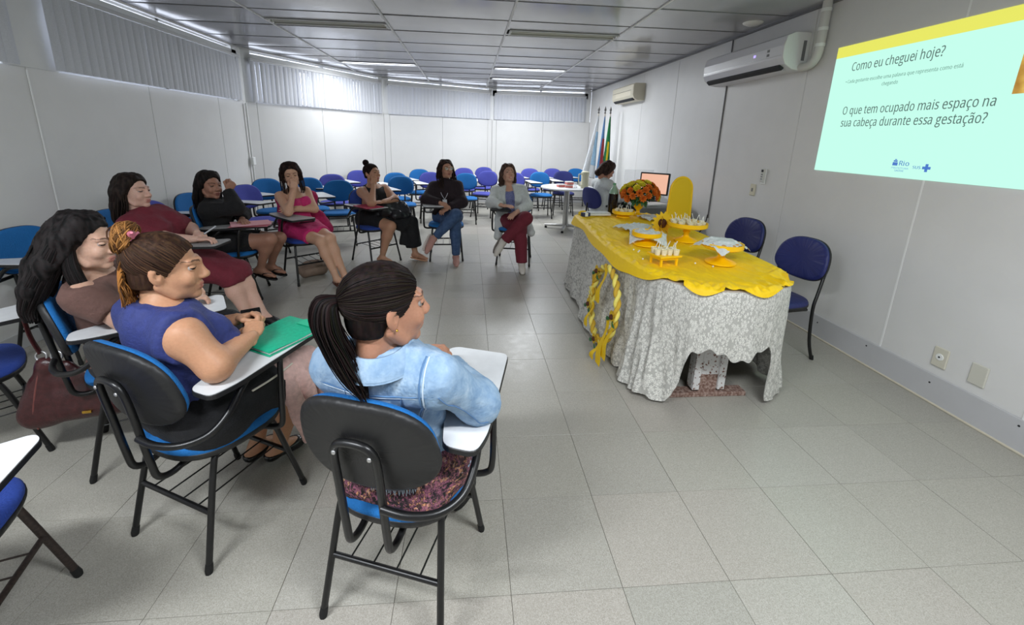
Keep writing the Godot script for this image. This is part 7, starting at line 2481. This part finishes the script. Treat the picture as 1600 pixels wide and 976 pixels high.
func build_fittings() -> void:
	build_slide()
	var acw := mat(rgb(214, 214, 218), 0.3)
	air_conditioner("long white split air conditioner with a chrome line, beside the projected slide", -4.97, -3.69, 2.17, 2.475, 0.225, acw, M.white_plastic, true)
	air_conditioner("old yellowed air conditioner high on the wall near the flags", -8.22, -7.17, 2.20, 2.47, 0.20, M.cream_plastic, M.cream_plastic, false)
	var pipe := thing("pipe_sleeve", "white taped pipe dropping from the ceiling to the newer air conditioner", "pipe", Vector3(XR - 0.045, 0, -3.52))
	obj("pipe_body", MB.new().tube(curve([Vector3(0, HC + 0.01, 0), Vector3(0, 2.55, 0.0), Vector3(0, 2.42, 0.0), Vector3(0, 2.28, -0.005), Vector3(0.0, 2.21, -0.05), Vector3(0.0, 2.19, -0.13), Vector3(0.0, 2.20, -0.17)], 6), 0.034, 14), mat(rgb(206, 204, 200), 0.6), pipe)
	for y in [2.60, 2.46, 2.34]:
		obj("tape_band", MB.new().tube([Vector3(0, y - 0.012, 0), Vector3(0, y + 0.012, 0)], 0.0365, 14), M.white_plastic, pipe)
	var duct := thing("cable_duct", "thin dark cable duct running up the wall behind the newer air conditioner", "duct", Vector3(XR - 0.006, 0, -4.83))
	obj("duct_body", MB.new().box(Vector3(0, 1.66, 0), Vector3(0.012, 2.0, 0.014), 0.002), mat(rgb(112, 112, 114), 0.6), duct)
	var cab := thing("hanging_cable", "black cable drooping from the wall duct behind the table", "cable", Vector3(XR - 0.012, 0, -4.83))
	obj("cable_body", MB.new().tube(curve([Vector3(0, 0.70, 0), Vector3(-0.01, 0.55, -0.03), Vector3(-0.03, 0.38, -0.14), Vector3(-0.05, 0.1, -0.22), Vector3(-0.06, 0.006, -0.24)], 6), 0.006, 8), M.rubber, cab)
	var rh := wall_plate("remote_holder", "white remote control in its wall holder above the light switch", 1.235, -3.97, 0.15, 0.058, M.white_plastic)
	obj("remote", MB.new().box(Vector3(-0.018, 0.012, 0), Vector3(0.02, 0.13, 0.044), 0.004), mat(rgb(206, 206, 200), 0.45), rh)
	obj("remote_display", MB.new().box(Vector3(-0.029, 0.055, 0), Vector3(0.002, 0.024, 0.03), 0.0005), M.dark_slot, rh)
	for k in 3:
		obj("button", MB.new().box(Vector3(-0.029, 0.02 - k * 0.022, 0), Vector3(0.002, 0.010, 0.024), 0.0005), M.grey_plastic, rh)
	var sw := wall_plate("light_switch", "cream light switch plate below the remote control holder", 1.09, -4.10, 0.115, 0.075, mat(rgb(214, 208, 186), 0.5))
	obj("rocker", MB.new().box(Vector3(-0.014, 0, 0), Vector3(0.008, 0.034, 0.018), 0.002), M.grey_plastic, sw)
	var so := wall_plate("wall_socket", "cream wall socket with one round outlet above the grey baseboard", 0.300, -2.12, 0.125, 0.082, mat(rgb(208, 204, 188), 0.5))
	obj("outlet_face", MB.new().lathe([Vector2(0, 0.004), Vector2(0.020, 0.004), Vector2(0.022, 0)], 18, Transform3D(Basis(Vector3(0, 0, 1), PI / 2), Vector3(-0.012, 0.004, 0))), M.white_plastic, so)
	obj("pin_hole", MB.new().lathe([Vector2(0, 0.001), Vector2(0.006, 0.001), Vector2(0.006, 0)], 10, Transform3D(Basis(Vector3(0, 0, 1), PI / 2), Vector3(-0.0165, 0.004, 0))), M.dark_slot, so)
	wall_plate("blank_plate", "blank cream cover plate next to the low wall socket", 0.302, -1.92, 0.125, 0.082, mat(rgb(204, 202, 190), 0.5))
	var dl := thing("ceiling_disc", "small round white disc fixed to the ceiling above the newer air conditioner", "ceiling fitting", Vector3(2.70, HC, -4.22))
	obj("disc", MB.new().lathe([Vector2(0, -0.028), Vector2(0.05, -0.026), Vector2(0.085, -0.010), Vector2(0.09, 0.0)], 28), M.white_plastic, dl)
	# small boxes in the corner of the blind side
	var cb := thing("wall_conduit", "thin white conduit with a small box at the wall corner", "conduit", Vector3(XL + 0.03, 0, -6.52))
	obj("conduit", MB.new().box(Vector3(0, 0.97, 0), Vector3(0.024, 1.9, 0.024), 0.003), M.trim, cb)
	obj("junction_box", MB.new().box(Vector3(0.012, 1.12, 0), Vector3(0.04, 0.11, 0.075), 0.004), M.white_plastic, cb)

func build_far_end() -> void:
	# round table with steel post
	var t := thing("round_table", "round white table on a steel post with a cross foot", "table", Vector3(1.70, 0, -7.20))
	obj("table_top", MB.new().lathe([Vector2(0, 0.718), Vector2(0.44, 0.718), Vector2(0.455, 0.725), Vector2(0.455, 0.742), Vector2(0.448, 0.748), Vector2(0, 0.748)], 48), M.tablet, t)
	obj("post", MB.new().lathe([Vector2(0.048, 0.06), Vector2(0.048, 0.70), Vector2(0.12, 0.716)], 24), M.steel, t)
	for k in 4:
		var a := PI / 2 * k + 0.35
		var d := Vector3(cos(a), 0, sin(a))
		var f := obj("foot", MB.new().tube([d * 0.02 + Vector3(0, 0.07, 0), d * 0.36 + Vector3(0, 0.055, 0)], [0.032, 0.024], 10, true, 0.7), M.steel, t)
		obj("caster", MB.new().lathe([Vector2(0, 0), Vector2(0.02, 0), Vector2(0.024, 0.012), Vector2(0.02, 0.03), Vector2(0, 0.035)], 14, Transform3D(Basis.IDENTITY, d * 0.34)), M.rubber, f)
	var j := thing("thermos_jug", "cream plastic thermos jug with a handle on the round table", "jug", Vector3(1.95, 0.748, -7.02), 200.0)
	obj("jug_body", MB.new().lathe([Vector2(0, 0), Vector2(0.062, 0), Vector2(0.066, 0.02), Vector2(0.060, 0.17), Vector2(0.068, 0.25), Vector2(0.066, 0.27), Vector2(0.03, 0.285), Vector2(0, 0.287)], 24), mat(rgb(206, 204, 178), 0.45), j)
	obj("handle", MB.new().tube(curve([Vector3(0.06, 0.235, 0), Vector3(0.115, 0.235, 0), Vector3(0.125, 0.20, 0), Vector3(0.115, 0.06, 0), Vector3(0.06, 0.045, 0)], 5), 0.010, 8), mat(rgb(206, 204, 178), 0.45), j)
	var pk := mat(rgb(222, 132, 124), 0.6)
	for q in [[Vector3(1.57, 0.748, -7.13), 10, "flat pink box beside the stacked ones on the round table"], [Vector3(1.70, 0.748, -7.06), -20, "lower pink box of the stack on the round table"], [Vector3(1.70, 0.800, -7.07), 15, "upper pink and white box of the stack on the round table"]]:
		var b := thing("pink_box", q[2], "box", q[0], q[1], "pink boxes on the round table")
		obj("carton", MB.new().box(Vector3(0, 0.025, 0), Vector3(0.12, 0.05, 0.10), 0.003), pk, b)
		obj("lid", MB.new().box(Vector3(0, 0.044, 0), Vector3(0.124, 0.014, 0.104), 0.003), M.white_plastic, b)
	var gl := thing("drinking_glass", "small clear glass beside the pink boxes", "glass", Vector3(1.80, 0.748, -7.02))
	obj("glass_body", MB.new().lathe([Vector2(0, 0), Vector2(0.024, 0), Vector2(0.030, 0.085), Vector2(0.028, 0.085), Vector2(0.022, 0.004), Vector2(0, 0.004)], 18), M.glass, gl)
	# flags
	var cols := [
		["white and pale blue flag furled on a pole in the corner", 2.46, rgb(206, 210, 214), rgb(150, 186, 214), 0.16],
		["light blue and red flag furled on the middle pole", 2.585, rgb(96, 140, 190), rgb(176, 60, 66), 0.11],
		["green and yellow flag furled on the pole against the wall", 2.69, rgb(22, 120, 66), rgb(236, 206, 40), 0.13],
	]
	for k in 3:
		var q: Array = cols[k]
		var f := thing("flag", q[0], "flag", Vector3(q[1], 0, -8.22), 0.0, "flags in the corner")
		obj("pole", MB.new().tube([Vector3(0, 0.03, 0), Vector3(0, 2.03, 0)], 0.012, 10), mat(rgb(190, 184, 176), 0.35, 0.5), f)
		obj("spear_tip", MB.new().lathe([Vector2(0.012, 2.03), Vector2(0.020, 2.045), Vector2(0.010, 2.06), Vector2(0.022, 2.10), Vector2(0, 2.17)], 12), mat(rgb(86, 84, 84), 0.35, 0.6), f)
		obj("pole_base", MB.new().lathe([Vector2(0, 0), Vector2(0.09, 0), Vector2(0.09, 0.02), Vector2(0.03, 0.04), Vector2(0.016, 0.06)], 20), M.black_metal, f)
		var n := FastNoiseLite.new()
		n.seed = 300 + k
		n.frequency = 3.0
		var sway: float = [-0.13, -0.05, -0.02][k]
		var wd: float = q[4]
		var drop: float = [1.12, 1.35, 1.30][k]
		var cloth_at := func(u: float, v: float) -> Vector3:
			var a := u * TAU
			var r := wd * (0.12 + 0.88 * pow(v, 0.8)) * (0.75 + 0.35 * sin(a * 3.0 + k) * v)
			return Vector3(sway * v + cos(a) * r * 0.8, 1.98 - v * drop - 0.05 * cos(a) * v, 0.01 + sin(a) * r * 0.5 + 0.01 * n.get_noise_2d(u * 8.0, v * 3.0))
		obj("cloth", MB.new().grid(cloth_at, 36, 18, true), cloth(q[2], 0.8, 4.0, 0.9), f)
		# second colour as a panel of the same cloth
		var patch := func(u: float, v: float) -> Vector3:
			var uu: float = [0.02, 0.06, 0.16][k] + u * [0.22, 0.22, 0.14][k]
			var vv: float = [0.25, 0.30, 0.36][k] + v * [0.55, 0.42, 0.40][k] * (1.0 if k < 2 else (0.35 + 0.65 * u))
			var p: Vector3 = cloth_at.call(uu, vv)
			return p + (p - Vector3(sway * vv, p.y, 0.01)).normalized() * 0.006
		obj("colour_field", MB.new().grid(patch, 10, 12), cloth(q[3], 0.8, 4.0, 0.9), f)
	# desk, monitor, papers
	var d := thing("computer_desk", "grey office desk against the wall carrying the computer", "desk", Vector3(2.50, 0, -5.78))
	var dm := mat(rgb(176, 178, 180), 0.5, 0.0, M.fine, 2.0)
	obj("desk_top", MB.new().box(Vector3(0, 0.727, 0), Vector3(0.70, 0.026, 1.25), 0.003), dm, d)
	obj("side_panel", MB.new().box(Vector3(0, 0.357, 0.60), Vector3(0.62, 0.714, 0.022), 0.002), M.grey_plastic, d)
	obj("side_panel", MB.new().box(Vector3(0, 0.357, -0.60), Vector3(0.62, 0.714, 0.022), 0.002), M.grey_plastic, d)
	obj("modesty_panel", MB.new().box(Vector3(0.25, 0.50, 0), Vector3(0.02, 0.40, 1.18), 0.002), M.grey_plastic, d)
	var mo := thing("computer_monitor", "black monitor showing a peach-coloured page on the desk", "monitor", Vector3(2.56, 0.74, -5.68), -40.0)
	obj("monitor_base", MB.new().lathe([Vector2(0, 0), Vector2(0.10, 0), Vector2(0.10, 0.010), Vector2(0.03, 0.02), Vector2(0.025, 0.10)], 24), M.black_plastic, mo)
	obj("bezel", MB.new().box(Vector3(0, 0.235, 0), Vector3(0.40, 0.30, 0.035), 0.006, Basis(Vector3.RIGHT, -0.12)), M.black_plastic, mo)
	var sm := StandardMaterial3D.new()
	sm.albedo_color = rgb(30, 30, 30)
	sm.roughness = 0.3
	sm.emission_enabled = true
	sm.emission = rgb(232, 178, 152)
	sm.emission_energy_multiplier = 0.8
	var scr := obj("screen", MB.new().box(Vector3(0, 0.235, 0.0), Vector3(0.36, 0.26, 0.004), 0.0, Basis(Vector3(1, 0, 0), -0.12)), sm, mo)
	scr.position = Basis(Vector3.RIGHT, -0.12) * Vector3(0, 0, 0.0185)
	var ml := AreaLight3D.new()
	ml.name = "screen_glow"
	ml.area_size = Vector2(0.36, 0.26)
	ml.light_color = Color(0.95, 0.75, 0.62)
	ml.light_energy = 0.02
	ml.shadow_enabled = true
	ml.position = Vector3(0, 0.235, 0.03)
	ml.rotation_degrees.y = 180
	mo.add_child(ml)
	var kb := thing("keyboard", "flat dark keyboard on the desk before the monitor", "keyboard", Vector3(2.27, 0.74, -5.84), -70.0)
	obj("keyboard_body", MB.new().box(Vector3(0, 0.010, 0), Vector3(0.42, 0.018, 0.14), 0.003), M.black_plastic, kb)
	obj("key_field", MB.new().box(Vector3(0, 0.020, 0), Vector3(0.40, 0.005, 0.12), 0.002), M.grey_plastic, kb)
	var ps := thing("paper_stack", "stack of white sheets on the desk edge behind the bouquet", "papers", Vector3(2.40, 0.74, -5.28), 12.0)
	for k in 3:
		var o := obj("sheet", MB.new().box(Vector3(0, 0.004 + k * 0.007, 0), Vector3(0.30, 0.006, 0.21), 0.001), M.paper, ps)
		o.rotation_degrees.y = k * 6 - 5
	var ap := thing("acrylic_screen", "clear acrylic screen standing on the desk behind the bouquet", "screen", Vector3(2.60, 0.74, -6.34))
	obj("acrylic_sheet", MB.new().box(Vector3(0, 0.19, 0), Vector3(0.46, 0.38, 0.005)), M.glass, ap)
	for e in [-1.0, 1.0]:
		obj("foot", MB.new().box(Vector3(e * 0.2, 0.012, 0), Vector3(0.02, 0.024, 0.12), 0.003), M.white_plastic, ap)
	# office chair
	var oc := thing("office_chair", "navy office chair on a star base under the woman at the desk", "chair", Vector3(seats.desk[0].x, 0, seats.desk[0].y), seats.desk[1])
	obj("seat", chair_mesh.seat, M.navy, oc)
	obj("backrest", chair_mesh.backrest, M.navy, oc)
	obj("back_shell", chair_mesh.back_shell, M.navy, oc)
	obj("back_bar", MB.new().tube(curve([Vector3(0, 0.40, 0.10), Vector3(0, 0.38, 0.24), Vector3(0, 0.45, 0.29), Vector3(0, 0.66, 0.285)], 5), 0.018, 8, true, 0.5), M.black_metal, oc)
	obj("gas_lift", MB.new().lathe([Vector2(0.03, 0.09), Vector2(0.03, 0.28), Vector2(0.018, 0.28), Vector2(0.018, 0.42)], 16), M.black_metal, oc)
	for k in 5:
		var a := TAU * k / 5
		var dd := Vector3(cos(a), 0, sin(a))
		var l := obj("star_leg", MB.new().tube([dd * 0.02 + Vector3(0, 0.10, 0), dd * 0.28 + Vector3(0, 0.07, 0)], [0.026, 0.018], 8), M.black_plastic, oc)
		obj("caster", MB.new().ball(dd * 0.28 + Vector3(0, 0.028, 0), Vector3(0.026, 0.028, 0.026), 10, 7), M.rubber, l)
	for e in [-1.0, 1.0]:
		obj("armrest", MB.new().tube(curve([Vector3(e * 0.16, 0.42, 0.05), Vector3(e * 0.26, 0.44, 0.05), Vector3(e * 0.265, 0.60, 0.04), Vector3(e * 0.255, 0.64, -0.02), Vector3(e * 0.255, 0.64, 0.14)], 5), 0.016, 8), M.black_plastic, oc)

func on_seat(key: String, p: Vector3) -> Vector3:
	return Transform3D(Basis(Vector3.UP, deg_to_rad(seats[key][1])), Vector3(seats[key][0].x, 0, seats[key][0].y)) * p

func build_belongings() -> void:
	# green folder with papers inside
	M.green = mat(rgb(30, 186, 144), 0.4, 0.0, M.fine, 2.0)
	var gf := thing("green_folder", "translucent green plastic folder lying on the tablet of the woman in navy", "folder", on_seat("blue", Vector3(0.168, 0.7208, -0.215)), seats.blue[1] - 4.0)
	obj("back_cover", MB.new().box(Vector3(0, 0.003, 0), Vector3(0.222, 0.004, 0.275), 0.001), M.green, gf)
	obj("papers", MB.new().box(Vector3(0.002, 0.008, 0), Vector3(0.205, 0.006, 0.26), 0.001), M.paper, gf)
	obj("front_cover", MB.new().grid(func(u, v): return Vector3((0.5 - u) * 0.222, 0.0165 + 0.003 * sin(u * 5.0) * v + 0.002 * sin(v * 9.0), (v - 0.5) * 0.275), 12, 12), M.green, gf)
	obj("flap", MB.new().box(Vector3(0.045, 0.0225, -0.112), Vector3(0.11, 0.002, 0.05), 0.0005), mat(rgb(40, 186, 142), 0.35), gf)
	# pink papers and red folder
	var pp := thing("pink_papers", "loose pink paper sheets on the tablet of the woman in black", "papers", on_seat("black", Vector3(0.20, 0.7208, -0.20)), seats.black[1] + 6.0)
	for k in 3:
		var m := mat([rgb(236, 160, 172), rgb(230, 140, 158), rgb(240, 176, 184)][k], 0.8)
		var s := obj("sheet", MB.new().grid(func(u, v): return Vector3((0.5 - u) * 0.23, 0.003 + 0.006 * k + 0.006 * u * v, (v - 0.5) * 0.31), 8, 8), m, pp)
		s.rotation_degrees.y = k * 9 - 8
	var rf := thing("red_folder", "thin crimson folder on the tablet of the woman with the bun", "folder", on_seat("bun", Vector3(0.185, 0.7208, -0.17)), seats.bun[1])
	obj("cover", MB.new().box(Vector3(0, 0.004, 0), Vector3(0.22, 0.006, 0.30), 0.002), mat(rgb(168, 40, 70), 0.45), rf)
	obj("sheet_edge", MB.new().box(Vector3(0.004, 0.0085, 0), Vector3(0.21, 0.003, 0.29), 0.001), mat(rgb(186, 60, 88), 0.5), rf)
	# pen
	var a := on_seat("maroon", Vector3(0.11, 0.775, -0.205))
	var pn := thing("pen", "silver pen held by the woman in the maroon dress", "pen", a)
	obj("barrel", MB.new().tube([Vector3(0, 0, 0), Vector3(0.075, 0.055, -0.03)], 0.006, 8), mat(rgb(196, 200, 206), 0.3, 0.4), pn)
	obj("tip", MB.new().tube([Vector3(-0.012, -0.009, 0.005), Vector3(0, 0, 0)], [0.001, 0.006], 8), M.dark_slot, pn)
	# phones
	var ph := thing("smartphone", "black smartphone lying on the pink dress", "phone", on_seat("pink", Vector3(0.03, 0.640, -0.13)), seats.pink[1] + 60.0)
	ph.rotation_degrees.x = 8.0
	obj("phone_body", MB.new().box(Vector3(0, 0.005, 0), Vector3(0.075, 0.009, 0.15), 0.003), M.black_plastic, ph)
	obj("phone_glass", MB.new().box(Vector3(0, 0.0098, 0), Vector3(0.070, 0.001, 0.145)), M.black_shiny, ph)
	var ph2 := thing("mobile_phone", "dark phone clasped in the hands of the woman in navy", "phone", on_seat("blue", Vector3(0.075, 0.800, -0.17)), seats.blue[1] + 55.0)
	ph2.rotation_degrees.x = 14.0
	obj("phone_body", MB.new().box(Vector3(0, 0, 0), Vector3(0.072, 0.009, 0.145), 0.003), M.black_plastic, ph2)
	obj("phone_glass", MB.new().box(Vector3(0, 0.005, 0), Vector3(0.068, 0.001, 0.14)), M.black_shiny, ph2)
	# handbags
	M.wine = mat(rgb(78, 34, 36), 0.38, 0.0, noise_tex(96, 0.03, Color(0.65, 0.6, 0.6), Color(1, 1, 1), 256, 4), 4.0)
	bumpy(M.wine, M.leather_n, 0.35)
	var hb := thing("handbag", "wine-coloured leather handbag hanging from the chair of the woman in brown", "handbag", Vector3(-1.83, 0.185, -1.90), 4.0)
	var bag_prims := [cap(Vector3(-0.17, 0.055, 0), Vector3(0.17, 0.095, 0), 0.058, 0.058, Vector3(0, 0, 1), 1.1), cap(Vector3(-0.15, 0.12, 0), Vector3(0.12, 0.17, 0), 0.052, 0.052, Vector3(0, 0, 1), 1.25), cap(Vector3(-0.12, 0.20, 0), Vector3(0.06, 0.24, 0), 0.040, 0.036, Vector3(0, 0, 1), 1.4), cap(Vector3(-0.16, 0.05, 0), Vector3(-0.09, 0.31, 0), 0.055, 0.022, Vector3(0, 0, 1), 1.1), cap(Vector3(-0.09, 0.30, 0), Vector3(0.0, 0.29, 0), 0.022, 0.022, Vector3(0, 0, 1), 1.4)]
	var bn := FastNoiseLite.new()
	bn.seed = 8
	bn.frequency = 7.0
	var bm := MB.new()
	add_net(bm, nets(bag_prims, 0.009, 0.02), Color.WHITE, Transform3D.IDENTITY, {"noise": bn, "amp": 0.006, "scale": Vector3(1, 0.6, 1)})
	obj("bag_body", bm, M.wine, hb)
	var piping := mat(rgb(112, 62, 58), 0.35)
	for e in [-1.0, 1.0]:
		obj("piping", MB.new().tube(curve([Vector3(-0.09, 0.32, e * 0.018), Vector3(-0.115, 0.2, e * 0.042), Vector3(-0.135, 0.09, e * 0.056), Vector3(-0.145, 0.0, e * 0.042)], 5), 0.0045, 6), piping, hb)
		obj("strap_ring", MB.new().tube(ring(Vector3(-0.065 + e * 0.03, 0.345, 0), Vector3(0, 0.2, 1), 0.022, 18), 0.0045, 6), M.screw, hb)
	obj("strap", MB.new().tube(curve([Vector3(-0.095, 0.36, 0), Vector3(-0.11, 0.46, 0.01), Vector3(-0.12, 0.60, 0.0), Vector3(-0.10, 0.70, -0.03), Vector3(-0.06, 0.60, -0.03), Vector3(-0.045, 0.46, -0.01), Vector3(-0.035, 0.36, 0)], 6), 0.012, 8, true, 0.35), M.wine, hb)
	obj("metal_tag", MB.new().box(Vector3(0.08, 0.085, 0.060), Vector3(0.035, 0.012, 0.008), 0.001, Basis(Vector3.UP, 0.1)), M.gold, hb)
	var b2 := on_seat("bun", Vector3(-0.14, 0.60, -0.22))
	var bb := thing("black_handbag", "slouchy black handbag resting on the lap of the woman with the bun", "handbag", b2, seats.bun[1] - 15.0)
	var bm2 := MB.new()
	add_net(bm2, nets([cap(Vector3(-0.13, 0.03, 0.02), Vector3(0.13, 0.05, 0.0), 0.072, 0.066), cap(Vector3(-0.10, 0.10, 0.03), Vector3(0.10, 0.12, 0.01), 0.05, 0.045), cap(Vector3(-0.14, -0.01, -0.04), Vector3(0.02, 0.0, -0.07), 0.05, 0.05)], 0.011, 0.02), Color.WHITE, Transform3D.IDENTITY, {"noise": bn, "amp": 0.02, "scale": Vector3(1, 1, 1)})
	var bl := mat(rgb(32, 32, 36), 0.32)
	obj("bag_body", bm2, bl, bb)
	obj("bag_handle", MB.new().tube(curve([Vector3(-0.08, 0.13, 0.0), Vector3(-0.04, 0.19, -0.03), Vector3(0.03, 0.20, -0.04), Vector3(0.09, 0.14, -0.02)], 6), 0.009, 8, true, 0.5), bl, bb)
	# pink jacket over the chair back, beige bag under it
	var pj := thing("pink_jacket", "crumpled pink jacket hung over the chair back behind the pink dress", "jacket", on_seat("pink", Vector3(0.0, 0.5, 0.22)), seats.pink[1])
	var jm := MB.new()
	add_net(jm, nets([cap(Vector3(-0.16, 0.36, 0.0), Vector3(0.16, 0.36, 0.0), 0.05, 0.05), cap(Vector3(-0.15, 0.34, -0.02), Vector3(-0.14, 0.02, -0.03), 0.05, 0.05), cap(Vector3(0.15, 0.34, -0.02), Vector3(0.17, 0.02, -0.03), 0.05, 0.055), cap(Vector3(-0.13, 0.1, 0.01), Vector3(0.13, 0.1, 0.01), 0.04, 0.04), cap(Vector3(-0.20, 0.14, -0.05), Vector3(-0.24, 0.0, -0.16), 0.06, 0.07)], 0.012, 0.02), Color.WHITE, Transform3D.IDENTITY, {"noise": bn, "amp": 0.018, "scale": Vector3(1, 0.7, 1)})
	obj("jacket_cloth", jm, cloth(rgb(196, 36, 100), 0.85, 5.0, 0.8), pj)
	var bg := thing("beige_bag", "soft beige bag on the floor under the chair of the woman in pink", "bag", on_seat("pink", Vector3(-0.04, 0.0, 0.03)), 30.0)
	var bgm := MB.new()
	add_net(bgm, nets([cap(Vector3(-0.08, 0.075, 0), Vector3(0.08, 0.075, 0), 0.075, 0.072), cap(Vector3(-0.05, 0.13, 0), Vector3(0.05, 0.13, 0), 0.05, 0.05)], 0.010, 0.02, [["plane", Vector3(0, -1, 0), -0.002]]), Color.WHITE, Transform3D.IDENTITY, {"noise": bn, "amp": 0.012})
	obj("bag_body", bgm, mat(rgb(150, 128, 112), 0.8, 0.0, M.fine, 5.0), bg)

func _ready() -> void:
	setup_view()
	make_materials()
	build_room()
	build_fittings()
	build_chairs()
	build_table()
	build_decor()
	build_cast()
	build_far_end()
	build_belongings()
